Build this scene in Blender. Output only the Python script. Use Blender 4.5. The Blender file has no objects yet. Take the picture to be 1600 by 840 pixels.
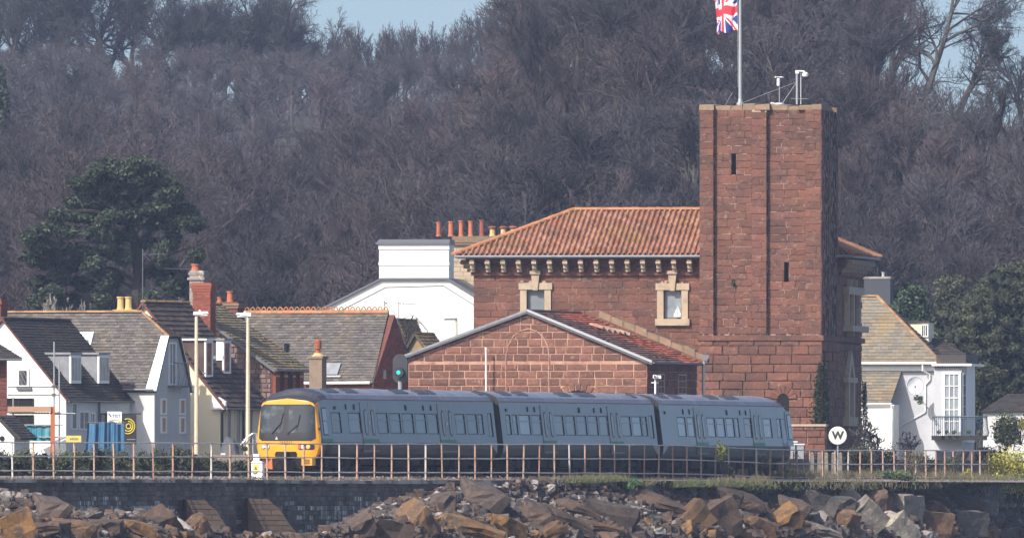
import bpy, math, random
from mathutils import Vector, Matrix, noise
from math import sin, cos, tan, radians, pi, sqrt, atan2

SC = bpy.context.scene
COL = SC.collection
RNG = random.Random(7)

# ---------------------------------------------------------------- camera
F = 28000.0      # focal length in photograph pixels (1600 wide)
CX, HY = 800.0, 782.0
cam_d = bpy.data.cameras.new('camera')
cam_d.sensor_width = 36.0
cam_d.lens = 36.0 * F / 1600.0
cam_d.shift_y = (HY - 419.5) / 1600.0
cam_d.clip_start = 1.0
cam_d.clip_end = 6000.0
cam = bpy.data.objects.new('camera', cam_d)
COL.objects.link(cam)
cam.rotation_euler = (radians(90), 0, 0)
SC.camera = cam

# ---------------------------------------------------------------- sky, sun, exposure
SUN_EL, SUN_AZ = 40.0, 222.0     # degrees; azimuth clockwise from +Y (sun stands behind the camera, to its left)
world = bpy.data.worlds.new("World")
SC.world = world
world.use_nodes = True
wn = world.node_tree
sky = wn.nodes.new('ShaderNodeTexSky')
sky.sky_type = 'NISHITA'
sky.sun_disc = False
sky.sun_elevation = radians(SUN_EL)
sky.sun_rotation = radians(SUN_AZ)
sky.air_density = 1.0
sky.dust_density = 3.0
sky.ozone_density = 1.5
bg = wn.nodes['Background']
# the sky just above the horizon is as clear as the sky a few degrees up
tc = wn.nodes.new('ShaderNodeTexCoord'); sx_ = wn.nodes.new('ShaderNodeSeparateXYZ'); cb_ = wn.nodes.new('ShaderNodeCombineXYZ')
mz = wn.nodes.new('ShaderNodeMath'); mz.operation = 'MULTIPLY_ADD'; mz.inputs[1].default_value = .80; mz.inputs[2].default_value = .10
ab = wn.nodes.new('ShaderNodeMath'); ab.operation = 'ABSOLUTE'
wn.links.new(tc.outputs['Generated'], sx_.inputs[0]); wn.links.new(sx_.outputs[2], ab.inputs[0]); wn.links.new(ab.outputs[0], mz.inputs[0])
wn.links.new(sx_.outputs[0], cb_.inputs[0]); wn.links.new(sx_.outputs[1], cb_.inputs[1]); wn.links.new(mz.outputs[0], cb_.inputs[2])
wn.links.new(cb_.outputs[0], sky.inputs[0]); wn.links.new(sky.outputs[0], bg.inputs[0])
bg.inputs[1].default_value = 0.13
sun_d = bpy.data.lights.new('sun', 'SUN')
sun_d.energy = 4.4
sun_d.angle = radians(0.6)
sun_d.color = (1.0, 0.94, 0.86)
sun = bpy.data.objects.new('sun', sun_d)
COL.objects.link(sun)
_az, _el = radians(SUN_AZ), radians(SUN_EL)
SUNDIR = Vector((sin(_az) * cos(_el), cos(_az) * cos(_el), sin(_el)))
sun.rotation_euler = SUNDIR.to_track_quat('Z', 'Y').to_euler()
SC.view_settings.view_transform = 'Standard'
SC.view_settings.look = 'None'
SC.view_settings.exposure = 0.35
SC.view_settings.gamma = 1.0

# ---------------------------------------------------------------- helpers
GZ = 1.0         # ground level of the town, metres above the camera
def P(px, py, Y):
    return Vector(((px - CX) * Y / F, Y, (HY - py) * Y / F))

def lerp(a, b, t): return a + (b - a) * t
def sstep(a, b, x):
    t = min(1.0, max(0.0, (x - a) / (b - a)))
    return t * t * (3 - 2 * t)
def interp(x, pts):
    if x <= pts[0][0]: return pts[0][1]
    for (x0, y0), (x1, y1) in zip(pts, pts[1:]):
        if x <= x1: return y0 + (y1 - y0) * (x - x0) / (x1 - x0)
    return pts[-1][1]

class MB:
    def __init__(s):
        s.v, s.f, s.m = [], [], []
    def add(s, vs, fs, m=0):
        n = len(s.v)
        s.v.extend([tuple(p) for p in vs])
        for f in fs:
            s.f.append(tuple(i + n for i in f)); s.m.append(m)
    def quad(s, a, b, c, d, m=0): s.add([a, b, c, d], [(0, 1, 2, 3)], m)
    def tri(s, a, b, c, m=0): s.add([a, b, c], [(0, 1, 2)], m)
    def hexa(s, c, m=0):      # c: 8 corners, 0-3 bottom ring, 4-7 top ring
        s.add(c, [(3, 2, 1, 0), (4, 5, 6, 7), (0, 1, 5, 4), (1, 2, 6, 5), (2, 3, 7, 6), (3, 0, 4, 7)], m)
    def box(s, x0, x1, y0, y1, z0, z1, m=0):
        s.hexa([(x0, y0, z0), (x1, y0, z0), (x1, y1, z0), (x0, y1, z0),
                (x0, y0, z1), (x1, y0, z1), (x1, y1, z1), (x0, y1, z1)], m)
    def slab(s, fr, a0, a1, b0, b1, d0, d1, m=0):   # box in a plane frame
        s.hexa([fr.p(a0, b0, d0), fr.p(a1, b0, d0), fr.p(a1, b1, d0), fr.p(a0, b1, d0),
                fr.p(a0, b0, d1), fr.p(a1, b0, d1), fr.p(a1, b1, d1), fr.p(a0, b1, d1)], m)
    def poly(s, pts, vec, m=0):                     # polygon extruded along vec
        n = len(pts); vec = Vector(vec)
        vs = [Vector(p) for p in pts] + [Vector(p) + vec for p in pts]
        fs = [tuple(range(n)), tuple(range(2 * n - 1, n - 1, -1))]
        fs += [(i, (i + 1) % n, (i + 1) % n + n, i + n) for i in range(n)]
        s.add(vs, fs, m)
    def tube(s, pts, r, n=6, m=0, cap=True):
        pts = [Vector(p) for p in pts]
        rr = r if isinstance(r, (list, tuple)) else [r] * len(pts)
        base = len(s.v); k = len(pts)
        for i, p in enumerate(pts):
            d = (pts[min(i + 1, k - 1)] - pts[max(i - 1, 0)]).normalized()
            a = d.orthogonal().normalized() if abs(d.z) > .9 else d.cross(Vector((0, 0, 1))).normalized()
            if abs(d.z) > .9: a = (Vector((1, 0, 0)) - d * d.x).normalized()
            b = d.cross(a)
            for j in range(n):
                t = 2 * pi * j / n
                s.v.append(tuple(p + (a * cos(t) + b * sin(t)) * rr[i]))
        for i in range(k - 1):
            for j in range(n):
                q = base + i * n
                s.f.append((q + j, q + (j + 1) % n, q + n + (j + 1) % n, q + n + j)); s.m.append(m)
        if cap:
            s.f.append(tuple(base + j for j in range(n - 1, -1, -1))); s.m.append(m)
            s.f.append(tuple(base + (k - 1) * n + j for j in range(n))); s.m.append(m)
    def lathe(s, c, prof, n=12, m=0, axis=None):    # prof: (r, h)
        c = Vector(c); ax = Vector(axis).normalized() if axis else Vector((0, 0, 1))
        a = ax.orthogonal().normalized(); b = ax.cross(a); base = len(s.v); k = len(prof)
        for r, h in prof:
            for j in range(n):
                t = 2 * pi * j / n
                s.v.append(tuple(c + ax * h + (a * cos(t) + b * sin(t)) * r))
        for i in range(k - 1):
            for j in range(n):
                q = base + i * n
                s.f.append((q + j, q + (j + 1) % n, q + n + (j + 1) % n, q + n + j)); s.m.append(m)
        s.f.append(tuple(base + j for j in range(n - 1, -1, -1))); s.m.append(m)
        s.f.append(tuple(base + (k - 1) * n + j for j in range(n))); s.m.append(m)
    def mesh(s, name, mats, smooth=False):
        me = bpy.data.meshes.new(name)
        me.from_pydata(s.v, [], s.f)
        if not isinstance(mats, (list, tuple)): mats = [mats]
        for m in mats: me.materials.append(m)
        if len(mats) > 1: me.polygons.foreach_set('material_index', s.m)
        if smooth: me.polygons.foreach_set('use_smooth', [True] * len(s.f))
        me.update()
        return me
    def build(s, name, mats, parent=None, smooth=False, kind=None, label=None):
        o = bpy.data.objects.new(name, s.mesh(name, mats, smooth))
        COL.objects.link(o)
        if parent: o.parent = parent
        if kind: o['kind'] = kind
        if label: o['label'] = label
        return o

def tag(o, label, cat=None, group=None, kind=None):
    o['label'] = label
    if cat: o['category'] = cat
    if group: o['group'] = group
    if kind: o['kind'] = kind
    return o
def thing(name, label, cat, loc=(0, 0, 0), rz=0.0, group=None):
    o = bpy.data.objects.new(name, None)
    o.empty_display_size = .3
    COL.objects.link(o)
    o.location = loc
    o.rotation_euler = (0, 0, rz)
    return tag(o, label, cat, group)
def copy_tree(o, parent=None, kids=None):
    c = o.copy(); COL.objects.link(c); c.parent = parent
    for ch in o.children: copy_tree(ch, c)
    return c

class Pl:      # plane frame: O origin, A along, B up in the plane, N outwards
    def __init__(s, O, A, B, N=None):
        s.O = Vector(O); s.A = Vector(A).normalized(); s.B = Vector(B).normalized()
        s.N = Vector(N).normalized() if N else s.A.cross(s.B)
    def p(s, a, b, d=0.0): return s.O + s.A * a + s.B * b + s.N * d

class Fr:      # a building's own frame: x along its front, y away from the viewer, z up
    def __init__(s, px, Y, deg, z0=GZ):
        s.t = radians(deg); s.c = cos(s.t); s.s = sin(s.t)
        s.X0 = (px - CX) * Y / F; s.Y0 = Y; s.z0 = z0
    def U(s, px, v=0.0):
        k = (px - CX) / F
        return (k * (s.Y0 + v * s.c) - (s.X0 + v * s.s)) / (s.c + k * s.s)
    def V(s, px, u=0.0):
        k = (px - CX) / F
        return (k * (s.Y0 - u * s.s) - s.X0 - u * s.c) / (s.s - k * s.c)
    def Z(s, py, u=0.0, v=0.0):
        return (HY - py) * (s.Y0 - u * s.s + v * s.c) / F - s.z0
    def root(s, name, label, cat, group=None):
        return thing(name, label, cat, (s.X0, s.Y0, s.z0), -s.t, group)
    def front(s, v=0.0): return Pl((0, v, 0), (1, 0, 0), (0, 0, 1), (0, -1, 0))
    def side(s, u=0.0): return Pl((u, 0, 0), (0, 1, 0), (0, 0, 1), (1, 0, 0))

# ---------------------------------------------------------------- materials
def mat(name, col, rough=.8, var=0.0, alt=None, alt_amt=1.0, n1=None, n2=None, bump=None, metal=0.0, per_object=False,
        spec=None, coat=0.0, emit=None, stretch=None, trans=0.0):
    """col: base; var: value spread between pieces; alt: second colour picked per piece; n1/n2: (scale, colour, low, high) noise
    patches in world space; bump: (scale, strength)"""
    m = bpy.data.materials.new(name); m.use_nodes = True
    nt = m.node_tree; N = nt.nodes; L = nt.links
    bs = N['Principled BSDF']
    bs.inputs['Roughness'].default_value = rough
    bs.inputs['Metallic'].default_value = metal
    if spec is not None: bs.inputs['Specular IOR Level'].default_value = spec
    if coat: bs.inputs['Coat Weight'].default_value = coat; bs.inputs['Coat Roughness'].default_value = .12
    if emit:
        bs.inputs['Emission Color'].default_value = (*emit[0], 1); bs.inputs['Emission Strength'].default_value = emit[1]
    if trans: bs.inputs['Transmission Weight'].default_value = trans
    geo = N.new('ShaderNodeNewGeometry')
    pos = geo.outputs['Position']
    if stretch:
        mp = N.new('ShaderNodeMapping'); mp.inputs['Scale'].default_value = stretch
        L.new(pos, mp.inputs['Vector']); pos = mp.outputs[0]
    rgb = N.new('ShaderNodeRGB'); rgb.outputs[0].default_value = (*col, 1)
    cur = rgb.outputs[0]
    rnd = None
    if var or alt:
        oi = N.new('ShaderNodeObjectInfo')
        ad = N.new('ShaderNodeMath'); ad.operation = 'ADD'
        L.new(oi.outputs['Random'], ad.inputs[0])
        if per_object: ad.inputs[1].default_value = 0
        else: L.new(geo.outputs['Random Per Island'], ad.inputs[1])
        fr = N.new('ShaderNodeMath'); fr.operation = 'FRACT'; L.new(ad.outputs[0], fr.inputs[0]); rnd = fr.outputs[0]
    def mixin(a, fac, colour, blend='MIX'):
        x = N.new('ShaderNodeMix'); x.data_type = 'RGBA'; x.blend_type = blend
        if isinstance(fac, float): x.inputs[0].default_value = fac
        else: L.new(fac, x.inputs[0])
        L.new(a, x.inputs[6])
        if isinstance(colour, tuple): x.inputs[7].default_value = (*colour, 1)
        else: L.new(colour, x.inputs[7])
        return x.outputs[2]
    if alt:
        m7 = N.new('ShaderNodeMath'); m7.operation = 'MULTIPLY'; m7.inputs[1].default_value = 7.31
        L.new(rnd, m7.inputs[0]); f7 = N.new('ShaderNodeMath'); f7.operation = 'FRACT'; L.new(m7.outputs[0], f7.inputs[0])
        m8 = N.new('ShaderNodeMath'); m8.operation = 'MULTIPLY'; m8.inputs[1].default_value = alt_amt
        L.new(f7.outputs[0], m8.inputs[0])
        cur = mixin(cur, m8.outputs[0], alt)
    for nn in (n1, n2):
        if not nn: continue
        nz = N.new('ShaderNodeTexNoise'); nz.inputs['Scale'].default_value = nn[0]; nz.inputs['Detail'].default_value = 5
        nz.inputs['Roughness'].default_value = .62
        L.new(pos, nz.inputs['Vector'])
        mr = N.new('ShaderNodeMapRange'); mr.inputs[1].default_value = nn[2]; mr.inputs[2].default_value = nn[3]
        L.new(nz.outputs[0], mr.inputs[0])
        cur = mixin(cur, mr.outputs[0], nn[1])
    if var:
        vm = N.new('ShaderNodeMapRange'); vm.inputs[3].default_value = 1 - var; vm.inputs[4].default_value = 1 + var
        L.new(rnd, vm.inputs[0])
        hs = N.new('ShaderNodeHueSaturation'); L.new(vm.outputs[0], hs.inputs['Value']); L.new(cur, hs.inputs['Color'])
        cur = hs.outputs[0]
    L.new(cur, bs.inputs['Base Color'])
    if bump:
        nz = N.new('ShaderNodeTexNoise'); nz.inputs['Scale'].default_value = bump[0]; nz.inputs['Detail'].default_value = 6
        nz.inputs['Roughness'].default_value = .7
        L.new(pos, nz.inputs['Vector'])
        bp = N.new('ShaderNodeBump'); bp.inputs['Strength'].default_value = bump[1]; bp.inputs['Distance'].default_value = .06
        L.new(nz.outputs[0], bp.inputs['Height']); L.new(bp.outputs[0], bs.inputs['Normal'])
    return m

M = {}
M['stone'] = mat('red_sandstone', (.195, .080, .050), .9, .20, (.150, .066, .045), .8, (.9, (.105, .053, .040), .44, .66), (3.6, (.25, .145, .105), .56, .72), (5, 1.2))
M['mortar'] = mat('rough_mortar', (.085, .040, .03), .95, n1=(2.4, (.42, .29, .235), .50, .56), bump=(12, .5))
M['stone_g'] = mat('gable_sandstone', (.195, .086, .056), .9, .24, (.125, .058, .043), .9, (1.3, (.23, .11, .075), .5, .75), (4, (.31, .19, .14), .56, .75), (6, 1.0))
M['mortar_g'] = mat('pink_mortar', (.47, .28, .20), .95, n1=(2, (.28, .13, .09), .44, .66))
M['cream'] = mat('cream_stone', (.44, .345, .245), .85, .06, n1=(2.5, (.26, .20, .14), .5, .8), bump=(10, .3))
M['lichen'] = mat('lichened_coping', (.26, .16, .10), .95, .1, n1=(2.5, (.17, .14, .09), .4, .65), n2=(5, (.36, .31, .22), .58, .75), bump=(8, .6))
M['white'] = mat('white_render', (.80, .79, .76), .85, n1=(.35, (.73, .72, .70), .45, .8))
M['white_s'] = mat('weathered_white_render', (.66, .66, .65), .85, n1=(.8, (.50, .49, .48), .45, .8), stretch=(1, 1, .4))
M['cream_w'] = mat('cream_render', (.76, .68, .50), .85, n1=(.6, (.66, .58, .42), .45, .8), stretch=(1, 1, .4))
M['greyw'] = mat('shade_grey_render', (.52, .52, .52), .8, n1=(1.2, (.38, .38, .39), .45, .75), stretch=(1, 1, .3))
M['trim'] = mat('white_paint', (.80, .80, .78), .5)
M['slate'] = mat('grey_slate', (.098, .088, .082), .8, .25, (.135, .118, .105), .8, (.8, (.16, .13, .09), .5, .75), (6, (.40, .38, .34), .68, .80), (14, .3))
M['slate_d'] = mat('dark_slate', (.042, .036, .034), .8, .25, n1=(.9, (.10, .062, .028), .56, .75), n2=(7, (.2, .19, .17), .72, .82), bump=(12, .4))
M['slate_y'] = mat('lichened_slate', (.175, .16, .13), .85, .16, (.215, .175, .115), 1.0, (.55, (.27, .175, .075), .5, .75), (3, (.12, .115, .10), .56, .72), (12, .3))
M['slate_m'] = mat('mossy_slate', (.13, .12, .095), .85, .3, (.20, .16, .09), 1.0, (.9, (.27, .17, .06), .5, .7), (3, (.05, .05, .045), .55, .75), (12, .4))
M['tile_b'] = mat('brown_roof_tile', (.085, .050, .042), .85, .3, (.05, .042, .042), 1.0, (1.2, (.12, .085, .06), .5, .75), bump=(12, .4))
M['tile_r'] = mat('red_roof_tile', (.33, .085, .04), .85, .2, (.20, .06, .04), .8, (.5, (.12, .055, .042), .40, .62), bump=(12, .3))
M['pantile'] = mat('orange_pantile', (.31, .125, .060), .85, .20, (.46, .27, .19), .8, (.40, (.29, .17, .05), .50, .66), (1.6, (.19, .085, .055), .48, .68), (14, .3))
M['ridge'] = mat('lichened_ridge_tile', (.30, .17, .075), .85, .25, (.26, .13, .07), .8, (3, (.36, .25, .10), .5, .75))
M['ridge_o'] = mat('orange_ridge_tile', (.42, .16, .075), .85, .16, n1=(2, (.36, .20, .08), .45, .7))
M['brick'] = mat('red_brick', (.26, .075, .042), .9, .25, (.19, .06, .04), .8, n2=(8, (.42, .26, .18), .66, .8), bump=(20, .3))
M['brick_d'] = mat('dark_red_brick', (.16, .052, .038), .9, .2, n1=(4, (.11, .05, .045), .5, .8))
M['rubble'] = mat('purple_rubble_stone', (.17, .10, .085), .95, .3, (.25, .19, .17), .7, (2, (.08, .055, .05), .5, .75), bump=(14, .6))
M['dark'] = mat('black_rubber', (.012, .013, .016), .6)
M['void'] = mat('dark_opening', (.006, .006, .007), .95)
M['glass'] = mat('window_glass', (.03, .035, .045), .06, spec=.8)
M['blind'] = mat('grey_blind_behind_glass', (.20, .215, .235), .35, n1=(1.5, (.15, .165, .185), .4, .8))
M['blind2'] = mat('pale_curtain_and_sky_tone', (.30, .34, .37), .3, n1=(1.2, (.15, .17, .2), .4, .7))  # in some panes this pale tone stands for reflected sky
M['lead'] = mat('lead_flashing', (.20, .21, .23), .55, n1=(3, (.30, .31, .33), .4, .8))
M['gutter'] = mat('grey_gutter', (.12, .125, .14), .5)
M['galv'] = mat('galvanised_steel', (.46, .47, .48), .45, metal=.6)
M['lampcol'] = mat('pale_cream_paint', (.60, .52, .38), .5, n1=(4, (.45, .38, .28), .5, .8))
M['whitep'] = mat('white_plastic', (.78, .79, .8), .4)
M['terra'] = mat('terracotta_pot', (.40, .125, .06), .85, .15, n1=(6, (.24, .09, .06), .5, .8))
M['ypot'] = mat('yellow_clay_pot', (.56, .40, .17), .85, n1=(6, (.42, .28, .12), .5, .8))
M['wood_o'] = mat('orange_primer', (.52, .16, .06), .7, n1=(6, (.40, .13, .06), .5, .8))
M['wood_p'] = mat('pinkish_timber', (.50, .30, .20), .8, n1=(6, (.40, .24, .16), .5, .8))
M['blue'] = mat('blue_netting', (.03, .11, .22), .8, n1=(1.6, (.08, .19, .30), .45, .75), stretch=(4, 4, .3))
M['teal'] = mat('teal_netting', (.05, .27, .36), .8, n1=(2, (.16, .36, .42), .45, .75))
M['tarp'] = mat('grey_tarpaulin', (.085, .09, .105), .7, n1=(2, (.055, .06, .07), .4, .7), bump=(4, .6))
M['yellow_s'] = mat('yellow_sign', (.80, .58, .12), .6)
M['black'] = mat('matt_black', (.016, .016, .018), .6)
M['banner_k'] = mat('black_banner', (.02, .02, .022), .7)
M['banner_y'] = mat('banner_yellow_print', (.75, .58, .06), .7)
# ---- train
M['tr_body'] = mat('train_green_paint', (.060, .086, .122), .28, n1=(.35, (.098, .125, .17), .38, .66), n2=(3, (.12, .13, .14), .58, .8), coat=.35)
M['tr_dark'] = mat('train_lower_paint', (.014, .014, .015), .45, n1=(1.2, (.035, .032, .03), .5, .8))
M['tr_roof'] = mat('train_roof_paint', (.17, .18, .235), .42, n1=(.6, (.10, .11, .15), .4, .8), n2=(6, (.16, .14, .14), .6, .85))
M['tr_roofc'] = mat('cab_roof_paint', (.035, .036, .044), .4, n1=(2, (.06, .058, .06), .5, .8))
M['tr_door'] = mat('train_door_grey', (.16, .16, .185), .35, coat=.3)
M['tr_glass'] = mat('train_window_glass', (.085, .12, .155), .08, spec=.9, var=.25)
M['tr_glass2'] = mat('train_window_painted_daylight', (.27, .32, .37), .12, spec=.9)  # pale colour stands in for daylight seen through the carriage
M['tr_yel'] = mat('warning_yellow', (.74, .33, .008), .38, n1=(2.5, (.62, .26, .008), .45, .8), coat=.3)
M['tr_green'] = mat('green_stripe', (.02, .22, .13), .5)
M['tr_red'] = mat('red_cant_rail_line', (.30, .05, .04), .5)
M['tr_ws'] = mat('windscreen_glass', (.018, .024, .030), .05, spec=.7, n1=(1.6, (.075, .09, .105), .52, .64))  # pale noise patches paint in reflections and a hint of the cab interior
M['tr_under'] = mat('underframe_grime', (.012, .010, .009), .85, .3, n1=(3, (.035, .026, .02), .5, .8))
M['lens'] = mat('lamp_lens', (.75, .78, .8), .12, spec=.8)
M['redl'] = mat('red_tail_lamp', (.55, .05, .03), .2, emit=((1, .12, .06), .7))
M['rust'] = mat('rusty_cream_paint', (.50, .36, .27), .75, .12, (.40, .23, .155), .9, (7, (.36, .16, .09), .52, .72))
M['railp'] = mat('pale_rail_paint', (.62, .55, .50), .7, n1=(2.5, (.36, .23, .17), .5, .75))
# ---- ground and plants
M['seawall'] = mat('seawall_masonry', (.165, .130, .104), .92, .28, (.22, .18, .145), .8, (.6, (.085, .064, .052), .42, .66), (3.5, (.30, .26, .23), .60, .74), bump=(10, .7))
M['lime'] = mat('seawall_lime_wash', (.17, .14, .115), .9, .22, n1=(2.4, (.84, .78, .72), .46, .62), stretch=(5, 2.0, .30), bump=(10, .5))
M['coping'] = mat('concrete_coping', (.42, .37, .33), .9, .12, n1=(.5, (.10, .085, .07), .46, .56), bump=(10, .4))
M['buttress'] = mat('stained_brown_masonry', (.085, .056, .038), .9, .14, (.075, .053, .038), .8, (.9, (.05, .04, .034), .45, .65), bump=(12, .5))
M['ballast'] = mat('ballast', (.16, .13, .12), .95, .4, (.22, .19, .18), 1.0, bump=(20, .6))
M['ground'] = mat('town_ground', (.10, .09, .075), .95, n1=(.3, (.06, .065, .03), .4, .7))
M['hill'] = mat('leaf_litter', (.028, .022, .021), .95, n1=(.12, (.045, .050, .030), .45, .7), n2=(1.4, (.045, .033, .03), .5, .8), bump=(2, .8))
M['bank'] = mat('dark_bank', (.035, .030, .027), .95, n1=(2, (.06, .05, .04), .4, .7), bump=(5, .8))
M['water'] = mat('estuary_water', (.03, .045, .05), .12, bump=(2, .3))
def rockm(name, c, a, n): return mat(name, c, .9, .26, a, .9, (1.6, n, .46, .62), (6, (c[0] * 1.6, c[1] * 1.55, c[2] * 1.5), .56, .74), (4, 1.0))
M['rk_orange'] = rockm('orange_weed_rock', (.205, .108, .034), (.105, .062, .036), (.07, .047, .032))
M['rk_brown'] = rockm('red_brown_rock', (.105, .064, .043), (.082, .055, .040), (.052, .038, .030))
M['rk_purple'] = rockm('purple_brown_rock', (.090, .063, .050), (.070, .052, .043), (.045, .035, .030))
M['rk_grey'] = rockm('grey_brown_rock', (.125, .108, .094), (.095, .084, .075), (.058, .05, .045))
M['rk_pale'] = rockm('pale_limestone', (.34, .30, .275), (.25, .215, .20), (.17, .14, .125))
M['rk_conc'] = rockm('weathered_concrete', (.27, .235, .19), (.21, .185, .155), (.14, .12, .10))
M['bark'] = mat('grey_bark', (.075, .066, .060), .95, .3, (.06, .055, .045), 1.0, bump=(6, .5))
M['bark_p'] = mat('pale_bark', (.22, .20, .18), .95, .2)
M['twig'] = mat('red_brown_twigs', (.078, .058, .062), .95, .34, (.050, .048, .056), 1.0, per_object=True)
M['twig_d'] = mat('dark_grey_twigs', (.038, .036, .042), .95, .35, (.056, .050, .054), 1.0, per_object=True)
M['twig_g'] = mat('ivy_green_twigs', (.05, .065, .04), .95, .3)
def leafm(name, c, a): return mat(name, c, .65, .40, a, 1.0, (.5, (c[0] * .55, c[1] * .6, c[2] * .6), .45, .7))
M['pine'] = leafm('pine_needles', (.022, .040, .022), (.048, .062, .026))
M['holm'] = leafm('holm_oak_leaves', (.040, .052, .024), (.105, .110, .056))
M['core'] = mat('shaded_inner_foliage', (.018, .024, .015), .9)  # dark colour paints in the shade inside crowns and hedges
M['shrub'] = leafm('shrub_leaves', (.055, .080, .025), (.12, .13, .04))
M['shrub_b'] = leafm('bright_shrub_leaves', (.04, .13, .03), (.09, .17, .05))
M['shrub_y'] = leafm('yellow_green_leaves', (.34, .34, .04), (.56, .50, .10))
M['shrub_o'] = leafm('olive_green_leaves', (.14, .17, .035), (.24, .25, .06))
M['render_b'] = mat('brown_render', (.24, .175, .125), .9, n1=(3, (.17, .12, .09), .45, .7))
M['bark_p2'] = mat('dark_pine_bark', (.035, .028, .024), .95)
M['ivy'] = leafm('ivy_leaves', (.022, .055, .028), (.06, .09, .04))
M['drygrass'] = mat('dry_grass', (.15, .115, .078), .9, .4, (.11, .115, .05), 1.0)
M['signw'] = mat('cream_sign_face', (.80, .76, .68), .6, n1=(5, (.70, .63, .53), .5, .8))
# ---------------------------------------------------------------- walls, openings, cladding
def holes_grid(mb, fr, a0, a1, b0, b1, holes, m=0, d=0.0, reveal=0.0, mr=None):
    """rectangle with rectangular openings (ha0, ha1, hb0, hb1); reveals run back by `reveal`"""
    xs = sorted({a0, a1, *[min(max(h[i], a0), a1) for h in holes for i in (0, 1)]})
    ys = sorted({b0, b1, *[min(max(h[i], b0), b1) for h in holes for i in (2, 3)]})
    for i in range(len(xs) - 1):
        for j in range(len(ys) - 1):
            cx, cy = (xs[i] + xs[i + 1]) / 2, (ys[j] + ys[j + 1]) / 2
            if any(h[0] < cx < h[1] and h[2] < cy < h[3] for h in holes): continue
            mb.quad(fr.p(xs[i], ys[j], d), fr.p(xs[i + 1], ys[j], d), fr.p(xs[i + 1], ys[j + 1], d), fr.p(xs[i], ys[j + 1], d), m)
    if reveal:
        for h in holes:
            c = [(h[0], h[2]), (h[1], h[2]), (h[1], h[3]), (h[0], h[3])]
            for k in range(4):
                (p, q), (r, s_) = c[k], c[(k + 1) % 4]
                mb.quad(fr.p(p, q, d), fr.p(r, s_, d), fr.p(r, s_, d - reveal), fr.p(p, q, d - reveal), m if mr is None else mr)

def cells(b0, b1, ch, LR, wmin, wmax, rng, gap=.03, holes=(), chvar=0.0, fixed=False):
    out = []; b = b0; row = 0
    while b < b1 - ch * .35:
        h = ch * (1 + rng.uniform(-chvar, chvar)); t = min(b + h, b1)
        if b1 - t < ch * .3: t = b1
        l0, r0 = LR(b); l1, r1 = LR(t)
        spans = [(max(l0, l1), min(r0, r1))]
        for (ha0, ha1, hb0, hb1) in holes:
            if hb0 < (b + t) / 2 < hb1:
                ns = []
                for s0, s1 in spans:
                    if ha1 <= s0 or ha0 >= s1: ns.append((s0, s1)); continue
                    if ha0 > s0: ns.append((s0, ha0))
                    if ha1 < s1: ns.append((ha1, s1))
                spans = ns
        L_, R_ = max(l0, l1), min(r0, r1)
        for s0, s1 in spans:
            if s1 - s0 < .02 and abs(l0 - l1) < .01: continue
            xs = [s0]
            if fixed: x = s0 + (wmin * .5 if row % 2 else wmin)
            else: x = s0 + rng.uniform(wmin, wmax) * (rng.uniform(.5, 1) if row % 2 else 1)
            while x < s1 - wmin * .45:
                xs.append(x); x += wmin if fixed else rng.uniform(wmin, wmax)
            xs.append(s1)
            for i in range(len(xs) - 1):
                a, c = xs[i], xs[i + 1]
                a0b = a0t = a; a1b = a1t = c
                if i == 0 and s0 == L_: a0b, a0t = l0, l1
                if i == len(xs) - 2 and s1 == R_: a1b, a1t = r0, r1
                g = gap / 2
                if (a1b + a1t - a0b - a0t) / 2 < gap * 2: continue
                out.append((a0b + g, a0t + g, a1b - g, a1t - g, b + g, t - g))
        b = t; row += 1
    return out

_unit = {}
def unit_stone(material, k):
    key = (material.name, k)
    if key in _unit: return _unit[key]
    r = random.Random(k * 77 + 5); mb = MB()
    def c(x, z, ins): return (x * (1 - ins * r.uniform(.3, 1.3)), 1.0 + r.uniform(-.25, .05), z * (1 - 2.2 * ins * r.uniform(.3, 1.3)))
    back = [(-.5, 0, -.5), (.5, 0, -.5), (.5, 0, .5), (-.5, 0, .5)]
    front = [c(x, z, .035) for x, _, z in back]
    mid = (r.uniform(-.2, .2), 1.12 + r.uniform(0, .15), r.uniform(-.2, .2))
    mb.add(back + front + [mid], [(0, 1, 5, 4), (1, 2, 6, 5), (2, 3, 7, 6), (3, 0, 4, 7), (4, 5, 8), (5, 6, 8), (6, 7, 8), (7, 4, 8)])
    _unit[key] = mb.mesh('stone_block', material)
    return _unit[key]

def clad(cl, fr, material, parent, name='stone', th=.06, as_objects=True, rng=RNG, tvar=.4, budget=None):
    """stones on plane frame fr; separate objects up to the budget, else one joined piece"""
    joined = MB(); n = 0
    for (a0b, a0t, a1b, a1t, b0, b1) in cl:
        rect = abs(a0b - a0t) < .02 and abs(a1b - a1t) < .02
        t = th * (1 + rng.uniform(-tvar, tvar))
        obj = as_objects and (budget is None or budget[0] > 0)
        if obj:
            if rect:
                me = unit_stone(material, rng.randrange(8))
                o = bpy.data.objects.new(name, me)
                w, h = a1b - a0b, b1 - b0
                ce = fr.p((a0b + a1b) / 2, (b0 + b1) / 2)
                mtx = Matrix((fr.A * w, fr.N * t, fr.B * h)).transposed().to_4x4(); mtx.translation = ce
                o.matrix_basis = mtx
            else:
                mb = MB(); stone_hex(mb, fr, a0b, a0t, a1b, a1t, b0, b1, t)
                o = bpy.data.objects.new(name, mb.mesh(name, material))
            COL.objects.link(o); o.parent = parent
            if budget: budget[0] -= 1
            n += 1
        else:
            stone_hex(joined, fr, a0b, a0t, a1b, a1t, b0, b1, t)
    if joined.f: joined.build(name + '_courses', material, parent, kind='stuff')
    return n

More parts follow.
